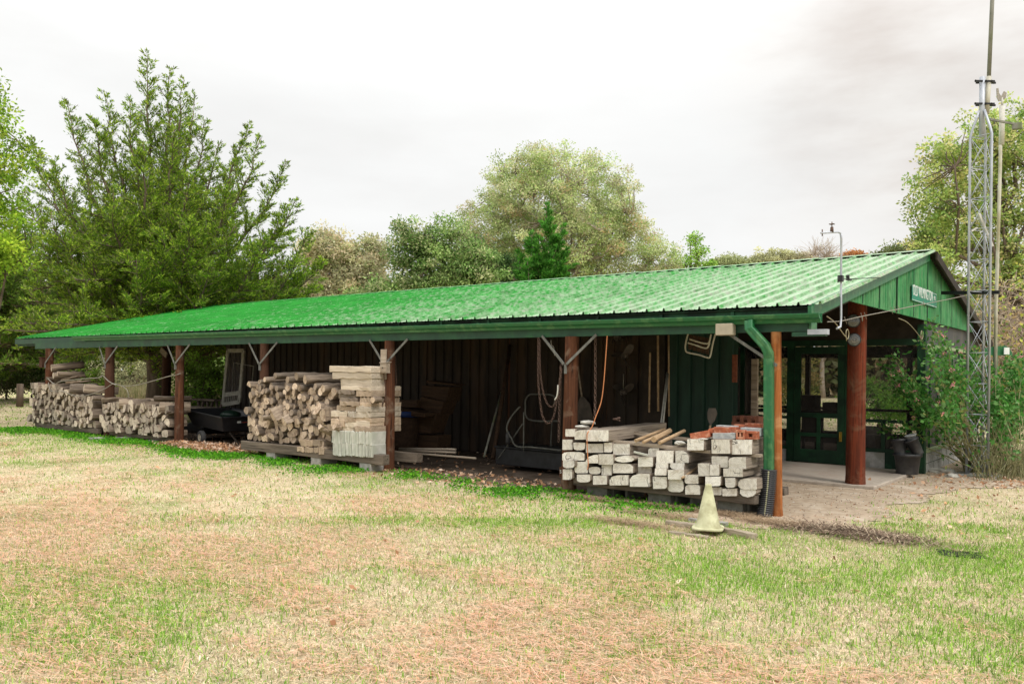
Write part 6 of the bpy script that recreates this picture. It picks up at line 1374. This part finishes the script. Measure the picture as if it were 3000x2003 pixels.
# flowering lantana by the tower
t=thing('lantana_bush','sprawling green bush with small pink and orange flowers around the tower foot','bush',at(2880,1385,Z=0)); rng=np.random.default_rng(71); m=M(); LC=[];LD=[];FC=[];NB=[]
root=[np.array(at(2865,1390,Z=0)),np.array(at(2935,1388,Z=0)),np.array(at(2990,1400,Z=0)),np.array(at(2900,1378,Z=0))]
ends=[(2600,1110,14.1),(2630,1100,13.9),(2690,1150,13.8),(2740,985,14.0),(2860,1060,14.2),(2700,1230,13.6),(2660,1180,14),(2640,1240,13.8),(2790,1060,14.2),(2800,1100,13.8),(2830,1130,13.6),(2760,1140,14),(2780,1200,13.7),(2960,1090,14.2),(2990,1070,14.4),(2900,1120,14),(2930,1150,13.8),(3010,1120,14),(3030,1180,13.8),(2980,1200,13.6),(2870,1180,14.2),(2850,1080,14.6),(2720,1080,14.2),(2750,1190,14.3),(2820,1190,14.3),(3040,1090,14.6),(2950,1230,13.7),(2660,1065,14.6)]
for q in range(104):
    e0=ends[q%len(ends)]
    if e0[0]<2715 and rng.random()>.5: continue
    uu,vv=e0[0]+rng.normal(0,22),e0[1]+rng.normal(0,26); e=np.array(at(uu,vv,Y=5.0+rng.normal(0,.12)) if uu<2715 else at(uu,vv,X=.5+rng.random()*.35) if uu<2840 else at(uu,vv,D=e0[2]-.3+rng.normal(0,.5))); s=root[rng.integers(4)] if e0[0]>2820 else np.array(at(2862,1384,Z=0))+np.array((0,-.15,0))
    s=s+rng.normal(0,.06,3)*np.array((1,1,0)); L=np.linalg.norm(e-s); left=e0[0]<2840; P=bend(s,e,(.04 if left else .13)*L,9); P[1:-1]+=rng.normal(0,.03,(7,3)); m.tube(P,[.009*(1-i/9)+.002 for i in range(9)],4,cap=False)
    for i in range(5 if left else 3,9):
        for _ in range(int(4+i*2.1)):
            u=rng.random(); j=min(i,7); p=P[j]+(P[j+1]-P[j])*u; d=rng.normal(size=3)+np.array((0,0,.2)); LC.append(p+d*.05*rng.random()+rng.normal(0,.05,3)); LD.append(d)
    if q<80 and rng.random()<.7: FC.append(P[-1]+rng.normal(0,.03,3))
for q in range(260):   # bare twiggy stems low down
    s=np.array(at(rng.uniform(2845,3050),rng.uniform(1370,1410),Z=0)); e=s+np.array((rng.normal(0,.4),rng.normal(0,.4),rng.uniform(.25,.9))); P=bend(s,e,.05,5); P[1:-1]+=rng.normal(0,.03,(3,3)); m.tube(P,[.006,.005,.004,.003,.002],3,cap=False)
    if rng.random()<.6:
        for _ in range(5): LC.append(P[-1]+rng.normal(0,.08,3)); LD.append(rng.normal(size=3))
m.build('stem',simple('lantstem',(.30,.27,.14),(.17,.18,.08),20,.9),t)
LC=np.array(LC);LD=np.array(LD); V,F,c=leaves(LC,LD,.078*rng.uniform(.6,1.3,len(LC)),.052*rng.uniform(.7,1.2,len(LC)),rng,palette(rng,len(LC),[(.055,.19,.03),(.10,.27,.05),(.20,.38,.13),(.24,.28,.08)],[4.5,3.5,1.5,1]),.2); big('leaf',V,F,MT['leaf'],t,c); print('lantana',len(LC))
fc=[];fd=[]
for p in FC:
    for _ in range(16): fc.append(p+rng.normal(0,.016,3)); fd.append(rng.normal(size=3)+np.array((0,-.5,.6)))
fc=np.array(fc);fd=np.array(fd); V,F,c=leaves(fc,fd,.024,.019,rng,palette(rng,len(fc),[(.85,.35,.42),(.85,.50,.30),(.75,.25,.35)],[4,2,2]),.1); big('flower',V,F,MT['petal'],t,c)
# green weeds behind the porch and shrubs beyond the open bays
def shrub(u,v,d,rx,rz,label,cols,w,seed,name='shrub',cat='shrub',n=60,nl=60,cl=.25,leaf=.09,group='shrubs beyond the barn',**k):
    p=at(u,v,D=d); z=max(rz,.2); return broadleaf(name,label,cat,(p.x,p.y,0),[((p.x,p.y,z),(rx,rx*.8,rz))],n,nl,cl,leaf,cols,w,.05,seed,group=group,limbs=5,thin=.008,**k)
GW=[(.14,.30,.03),(.20,.38,.05),(.09,.22,.03)]
for i,(u,d,rx,rz,l) in enumerate([(2575,23,.9,.75,'bright green weedy shrub seen through the porch screens'),(2680,24,.8,.7,'second bright green shrub seen through the porch, nearer the corner'),(2320,26,1.0,1.3,'yellow-green thicket seen left of the screen door')]):
    shrub(u,1100,d,rx,rz,l,GW if i<2 else [(.30,.30,.08),(.34,.26,.10),(.16,.2,.06)],[1,1,1],80+i,n=90)
for i,(u,d,rx,rz,l,cc) in enumerate([(600,24,1.2,1.0,'low green bough-like shrub right of the third post gap',(.24,.40,.07)),(395,36,2.0,1.6,'pale dry bush seen between the second and third posts',(.50,.50,.28)),(300,40,2.5,2.2,'grey-green bush far behind the left bays',(.20,.24,.12)),(560,42,2.2,1.8,'pale thicket behind the cart bay',(.45,.42,.27)),(640,34,1.4,1.2,'green bush by the end of the dark wall',(.22,.36,.08)),(700,52,3,3,'brownish bush behind the big cedar',(.28,.26,.16))]):
    shrub(u,1100,d,rx,rz,l,[cc,tuple(x*.75 for x in cc),tuple(x*1.25 for x in cc)],[1,1,1],90+i,n=110,cl=.32,leaf=.11,bare=1)
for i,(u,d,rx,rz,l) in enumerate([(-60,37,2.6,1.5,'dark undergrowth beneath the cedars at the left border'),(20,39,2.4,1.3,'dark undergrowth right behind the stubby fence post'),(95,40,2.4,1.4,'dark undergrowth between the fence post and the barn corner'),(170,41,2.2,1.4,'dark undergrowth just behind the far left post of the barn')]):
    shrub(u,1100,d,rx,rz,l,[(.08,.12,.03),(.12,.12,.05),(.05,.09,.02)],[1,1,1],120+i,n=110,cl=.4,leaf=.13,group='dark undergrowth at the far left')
# continuous woodland far behind everything
rng=np.random.default_rng(99); n=150000; V_=[];c_=[]
ang=rng.uniform(-1.05,1.0,n); dist=rng.uniform(60,74,n); hgt=7.2+2.2*fbm(ang*60,ang*0,.5,3); z=rng.random(n)**.8*hgt
axv=np.array((-math.sin(TH),math.cos(TH))); rxv=np.array((math.cos(TH),math.sin(TH)))
P=np.stack([CX+dist*(axv[0]+rxv[0]*np.tan(ang)),CY+dist*(axv[1]+rxv[1]*np.tan(ang)),z],1); jit=vn(ang*90,z*.6,1.0,5)
cols=palette(rng,n,[(.26,.28,.13),(.36,.33,.18),(.17,.21,.08),(.42,.32,.18)],[3,2,3,1.5])
V,F,c=leaves(P,rng.normal(size=(n,3)),.7*rng.uniform(.5,1.3,n),.42,rng,cols,.25,.7+.6*jit); big('far_woodland',V,F,MT['leaf'],None,c,label='brownish green woodland far behind the barn',cat='woodland',kind='stuff')
m=M(); rg=random.Random(4)
for k in range(110):
    a=-1.0+2.0*k/110+rg.uniform(-.01,.01); d=rg.uniform(56,66); p=(CX+d*(axv[0]+rxv[0]*math.tan(a)),CY+d*(axv[1]+rxv[1]*math.tan(a)),0); m.tube([p,(p[0]+rg.uniform(-.4,.4),p[1],rg.uniform(4,7))],[.14,.06],6)
m.build('far_trunks',MT['bark'],None,'thin dark trunks standing in the far woodland','woodland',kind='stuff')

# ------------------------------------------------------------------ lawn: real blades, straw, weeds, fallen leaves
def blades(P,h,wd,lean,rng,col,vary=.15):
    n=len(P); a=rng.random(n)*2*PI; S=np.stack([np.cos(a),np.sin(a),np.zeros(n)],1); b=rng.random(n)*2*PI
    Ld=np.stack([np.cos(b),np.sin(b),np.zeros(n)],1); h=h[:,None]; wd=np.broadcast_to(wd,(n,))[:,None]; ln=lean[:,None]
    mid=P+Ld*h*ln*.35+np.array((0,0,1))*h*(.62-.30*np.minimum(ln,1.6)); tip=P+Ld*h*ln+np.array((0,0,1))*h*np.maximum(.08,1-.62*ln)
    V=np.stack([P-S*wd*.5,P+S*wd*.5,mid+S*wd*.42,mid-S*wd*.42,tip+S*wd*.06,tip-S*wd*.06],1).reshape(-1,3)
    i=np.arange(n)*6; F=np.concatenate([np.stack([i,i+1,i+2,i+3],1),np.stack([i+3,i+2,i+4,i+5],1)])
    k=(1+rng.normal(0,vary,(n,1))).clip(.5,1.5); return V,F,np.repeat((col*k).clip(.01,.9),6,0)
def sample_lawn(n,d0,d1,rng,pw):
    """points in the view wedge; density falls with distance"""
    u=rng.random(n); d=(d0**pw+(d1**pw-d0**pw)*u)**(1/pw); s=rng.uniform(-.70,.70,n)
    return CX+d*(axv[0]+rxv[0]*s),CY+d*(axv[1]+rxv[1]*s),d
def in_barn(x,y): return (x<.15)&(x>-18.9)&(y>-.05+.14*fbm(x,y,1.2,8))&(y<11)
def inpoly(x,y,P):
    r=np.zeros(x.shape,bool); j=len(P)-1
    for i in range(len(P)):
        xi,yi=P[i]; xj,yj=P[j]; c=((yi>y)!=(yj>y)); r^=c&(x<(xj-xi)*(y-yi)/((yj-yi) if yj!=yi else 1e-9)+xi); j=i
    return r
def pathmask(x,y):
    q=np.random.default_rng(5); k=.13
    a=inpoly(x+q.normal(0,k,x.shape)+.5*(fbm(x,y,2.2,6)-.5),y+q.normal(0,k,x.shape)+.5*(fbm(x,y,2.2,9)-.5),PATHP)
    side=(x>.45)&(y>2.4)&(q.random(x.shape)<.55)
    return (a&(q.random(x.shape)>.05))|side|((x>-3)&(x<.25)&(y>0)&(y<9))
def greenness(x,y):
    dx,dy=x-CX,y-CY; d=dx*axv[0]+dy*axv[1]; q=(dx*rxv[0]+dy*rxv[1])/np.maximum(d,1)
    g=fbm(x,y,.55,1)*.9+fbm(x,y,2.4,2)*.45+.22*(vn(x,y,8,21)-.5)-.80
    band=np.exp(-((d-6.35-.25*np.sin(q*14))/.72)**2)*np.clip((q+.08)/.25,0,1)      # greener belt right of centre
    nearl=np.exp(-(((x+1.1)/.9)**2+((y+6.4)/.55)**2))*.9
    strip=np.exp(-((y+.9)/.9)**2)*.22*(x<-1)
    return g+band*.40+nearl*.35+strip
def straw(x,y): return fbm(x*.7+y*.4,y,.9,4)*.7+fbm(x,y,3.1,7)*.3+.20*np.exp(-((y+5.2)/1.5)**2)-.06*(y>-2)
rng=np.random.default_rng(123)
DEAD_SHADE=np.array([(.68,.56,.38),(.58,.47,.31),(.76,.65,.48),(.36,.30,.18)]); GR=np.array([(.20,.38,.04),(.28,.47,.06),(.14,.29,.03),(.36,.48,.13)]); ST=np.array([(.76,.47,.32),(.62,.33,.20),(.78,.56,.41)])  # darkest dry tone stands in for shadow among the blades
VV=[];FF=[];CL=[];off=0
def addb(V,F,c):
    global off
    VV.append(V);FF.append(F+off);CL.append(c);off+=len(V)
for (n,d0,d1,pw,hh,ww) in ((210000,3.6,8.5,1.3,.036,.0052),(170000,8,20,1.1,.034,.008),(60000,18,55,1.5,.06,.03)):
    x,y,d=sample_lawn(n,d0,d1,rng,pw); ok=~in_barn(x,y)&~pathmask(x,y)
    mound=(((x-.85)/.70)**2+((y+.47)/.26)**2+ (fbm(x,y,3,9)-.5)*1.6)<1
    ok&=(~mound)|(rng.random(n)<.42); x,y,d=x[ok],y[ok],d[ok]; n=len(x)
    g=greenness(x,y); isg=rng.random(n)<1/(1+np.exp(-g*11))*.85+.10
    col=np.where(isg[:,None],GR[rng.integers(0,4,n)],DEAD_SHADE[rng.integers(0,4,n)])
    h=hh*rng.uniform(.5,1.5,n)*np.where(isg,1.25,.9); lean=np.where(isg,rng.uniform(.1,1.0,n),rng.uniform(.5,1.9,n))
    addb(*blades(np.stack([x,y,np.zeros(n)],1),h,ww*rng.uniform(.6,1.3,n),lean,rng,col,.24))
    print('blades',n)
big('lawn_grass',np.concatenate(VV),np.concatenate(FF),MT['grass'],None,np.concatenate(CL),label='patchy mown lawn of dry and green grass blades in front of the barn',cat='grass',kind='stuff')
# pine straw: long thin needles lying flat in drifts
VV=[];FF=[];CL=[];off=0
x,y,d=sample_lawn(230000,3.6,17,rng,1.2); s=straw(x,y); ok=(rng.random(len(x))<np.clip((s-.48)*5,.04,1))&~in_barn(x,y)&~((x>-.6)&(y>.4)); x,y,d=x[ok],y[ok],d[ok]; n=len(x); print('needles',n)
a=rng.normal(.35,.75,n)+1.2*(vn(x,y,5,13)-.5); L=rng.uniform(.04,.12,n)[:,None]; w=(.0022+.00028*d)[:,None]; D2=np.stack([np.cos(a),np.sin(a),rng.normal(0,.10,n)],1); S2=np.stack([-np.sin(a),np.cos(a),np.zeros(n)],1); P=np.stack([x,y,rng.uniform(.012,.035,n)],1)
V=np.stack([P-D2*L/2-S2*w/2,P-D2*L/2+S2*w/2,P+D2*L/2+S2*w/3,P+D2*L/2-S2*w/3],1).reshape(-1,3); V[:,2]=V[:,2].clip(.006)
big('pine_straw',V,np.arange(n*4).reshape(n,4),MT['grass'],None,np.repeat(ST[rng.integers(0,3,n)]*(1+rng.normal(0,.15,(n,1))),4,0),label='orange pine needles strewn in drifts over the lawn',cat='pine straw',kind='stuff')
# lush low weeds along the drip line of the eave
x=rng.uniform(-19,-.75,150000); y=rng.uniform(-1.5,.3,150000); wv=fbm(x,y,1.4,11); cen=-.42+.10*np.sin(x*.8); wid=.42+.10*np.sin(x*1.7)
dens=np.exp(-((y-cen)/wid)**2)*np.clip((wv-.30)*4.2,0,1.35)*np.clip(1.15-(x+19)/60,0,1)*np.where(x>-6,.75,1.1); ok=(rng.random(len(x))<dens*.62)&(y<.02+.3*(wv-.5)); x,y=x[ok],y[ok]; n=len(x); print('weeds',n)
P=np.stack([x,y,rng.uniform(.01,.055,n)],1); dr=rng.normal(size=(n,3))*np.array((1,1,.5))+np.array((0,0,.35))
V,F,c=leaves(P,dr,rng.uniform(.022,.052,n),rng.uniform(.016,.032,n),rng,palette(rng,n,[(.075,.30,.012),(.16,.44,.02),(.045,.18,.01)],[3,3,2]),.28)
big('clover_weeds',V,F,MT['leaf'],None,c,label='bright green low weeds growing along the drip line of the eave',cat='weeds',kind='stuff')
# leaf litter: a drift in front of the cart, thin scatter elsewhere
def litter(cx,cy,rx,ry,n,hgt,rng):
    r_=np.sqrt(rng.random(n)); a=rng.random(n)*2*PI; x=cx+rx*r_*np.cos(a); y=cy+ry*r_*np.sin(a)+rng.normal(0,.03,n); return x,y,rng.random(n)*hgt*(1-r_**2)+.012
parts=[litter(-11.0,-.12,1.75,.42,4200,.13,rng),litter(-11.2,.5,1.3,.5,700,.05,rng),litter(-4.6,.15,1.7,.5,500,.02,rng),litter(-4.3,-.5,1.9,.35,90,.015,rng),litter(-9,2,6,1.6,500,.015,rng),litter(1.8,3.9,2.2,1.5,260,.015,rng),litter(1.9,5.2,1.5,1.0,420,.03,rng),litter(-2,-2.4,4.5,1.4,70,.015,rng),litter(-5,-3.5,5,2.5,40,.012,rng),litter(.6,-4.5,2.5,1.6,16,.012,rng),litter(-1.6,1.4,1.2,1.3,90,.015,rng),litter(-16,1.5,2.5,1,200,.02,rng),litter(2.2,1.4,1.6,1.4,60,.015,rng)]
x=np.concatenate([p[0] for p in parts]); y=np.concatenate([p[1] for p in parts]); z=np.concatenate([p[2] for p in parts]); n=len(x)
V,F,c=leaves(np.stack([x,y,z],1),rng.normal(size=(n,3))*np.array((1,1,.45)),rng.uniform(.04,.085,n),rng.uniform(.03,.05,n),rng,palette(rng,n,[(.50,.28,.15),(.62,.42,.28),(.34,.18,.10),(.68,.52,.40)],[3,3,2,2]),.18)
V[:,2]=V[:,2].clip(.006)
big('leaf_litter',V,F,MT['brownleaf'],None,c,label='dry brown fallen leaves drifted by the cart and scattered over the ground',cat='leaves',kind='stuff')
# dark mound of rotting roots and twigs right of the cone
sheet('bare_soil',[(q[0],q[1],.010) for q in densify([(p_[0],p_[1]) for p_ in blob(.85,-.47,.62,.20,0,5)],.04,.03,6)],simple('darksoil',(.10,.07,.05),(.05,.035,.025),14,1,spec=0,c3=(.22,.17,.12),scale3=5))
n=4200; r_=rng.normal(0,.46,(n,2)); x=.85+r_[:,0]*.95; y=-.47+r_[:,1]*.36-.06*r_[:,0]; a=rng.random(n)*2*PI; L=rng.uniform(.02,.13,n)[:,None]; D2=np.stack([np.cos(a),np.sin(a),rng.normal(0,.35,n)],1); S2=np.stack([-np.sin(a),np.cos(a),np.zeros(n)],1)
P=np.stack([x,y,.015+.06*rng.random(n)*np.exp(-(r_**2).sum(1)*3)],1); w=.008
V=np.stack([P-D2*L/2-S2*w/2,P-D2*L/2+S2*w/2,P+D2*L/2+S2*w/3,P+D2*L/2-S2*w/3],1).reshape(-1,3); V[:,2]=V[:,2].clip(.012)
big('root_debris',V,np.arange(n*4).reshape(n,4),MT['brownleaf'],None,np.repeat(palette(rng,n,[(.12,.08,.055),(.28,.20,.14),(.50,.40,.28)],[2.5,2.5,2]),4,0),label='dark heap of roots and twigs on bare soil right of the cone',cat='debris',kind='stuff')
# gravel and chips on the path
n=3800; x=rng.uniform(-.9,2.4,n); y=rng.uniform(-.8,6.6,n); ok=pathmask(x,y)&~((x<.2)&(y>2.9)&(y<5.5)); x,y=x[ok],y[ok]; n=len(x)
V,F,c=leaves(np.stack([x,y,rng.uniform(.010,.016,n)],1),rng.normal(size=(n,3))*np.array((1,1,.2)),rng.uniform(.01,.035,n),rng.uniform(.008,.02,n),rng,palette(rng,n,[(.5,.45,.38),(.30,.22,.16),(.62,.58,.5),(.40,.24,.14)],[2,3,1,2]),.2); V[:,2]=V[:,2].clip(.009)
big('path_chips',V,F,MT['brownleaf'],None,c,label='bark chips, pebbles and twigs littering the dirt path',cat='chips',kind='stuff')
# dry thatch heaps near the timber pile
n=16000; cx_=np.array([(-2.2,-.35,.35,.10),(-1.2,-.30,.45,.09),(-.45,-.25,.35,.14),(.1,-.45,.3,.12),(-1.0,-1.45,.5,.12),(-.9,-.80,.6,.14)]); i=rng.integers(0,6,n); x=cx_[i,0]+rng.normal(0,1,n)*cx_[i,2]*.6; y=cx_[i,1]+rng.normal(0,1,n)*cx_[i,3]*.6
a=rng.random(n)*2*PI; L=rng.uniform(.02,.06,n)[:,None]; D2=np.stack([np.cos(a),np.sin(a),rng.normal(0,.3,n)],1); S2=np.stack([-np.sin(a),np.cos(a),np.zeros(n)],1); P=np.stack([x,y,rng.uniform(.012,.05,n)],1); w=.0035
V=np.stack([P-D2*L/2-S2*w/2,P-D2*L/2+S2*w/2,P+D2*L/2+S2*w/3,P+D2*L/2-S2*w/3],1).reshape(-1,3); V[:,2]=V[:,2].clip(.010)
big('dry_thatch',V,np.arange(n*4).reshape(n,4),MT['grass'],None,np.repeat(palette(rng,n,[(.44,.32,.20),(.34,.24,.15),(.52,.40,.27)],[3,2,2]),4,0),label='dry brown thatch gathered in front of the squared timbers',cat='thatch',kind='stuff')
# tall dry grass seen through the left bays
n=16000; x,y=[],[]; s=rng.uniform(-.48,-.33,n); d=rng.uniform(30,42,n); x=CX+d*(axv[0]+rxv[0]*s); y=CY+d*(axv[1]+rxv[1]*s)
V,F,c=blades(np.stack([x,y,np.zeros(n)],1),rng.uniform(.4,1.1,n),.025,rng.uniform(0,.5,n),rng,palette(rng,n,[(.50,.42,.25),(.42,.36,.2),(.28,.32,.12)],[3,2,1.5])); big('tall_dry_grass',V,F,MT['grass'],None,c,label='tall tan grass in the clearing behind the left bays',cat='grass',kind='stuff')
print('objects',len(bpy.data.objects))
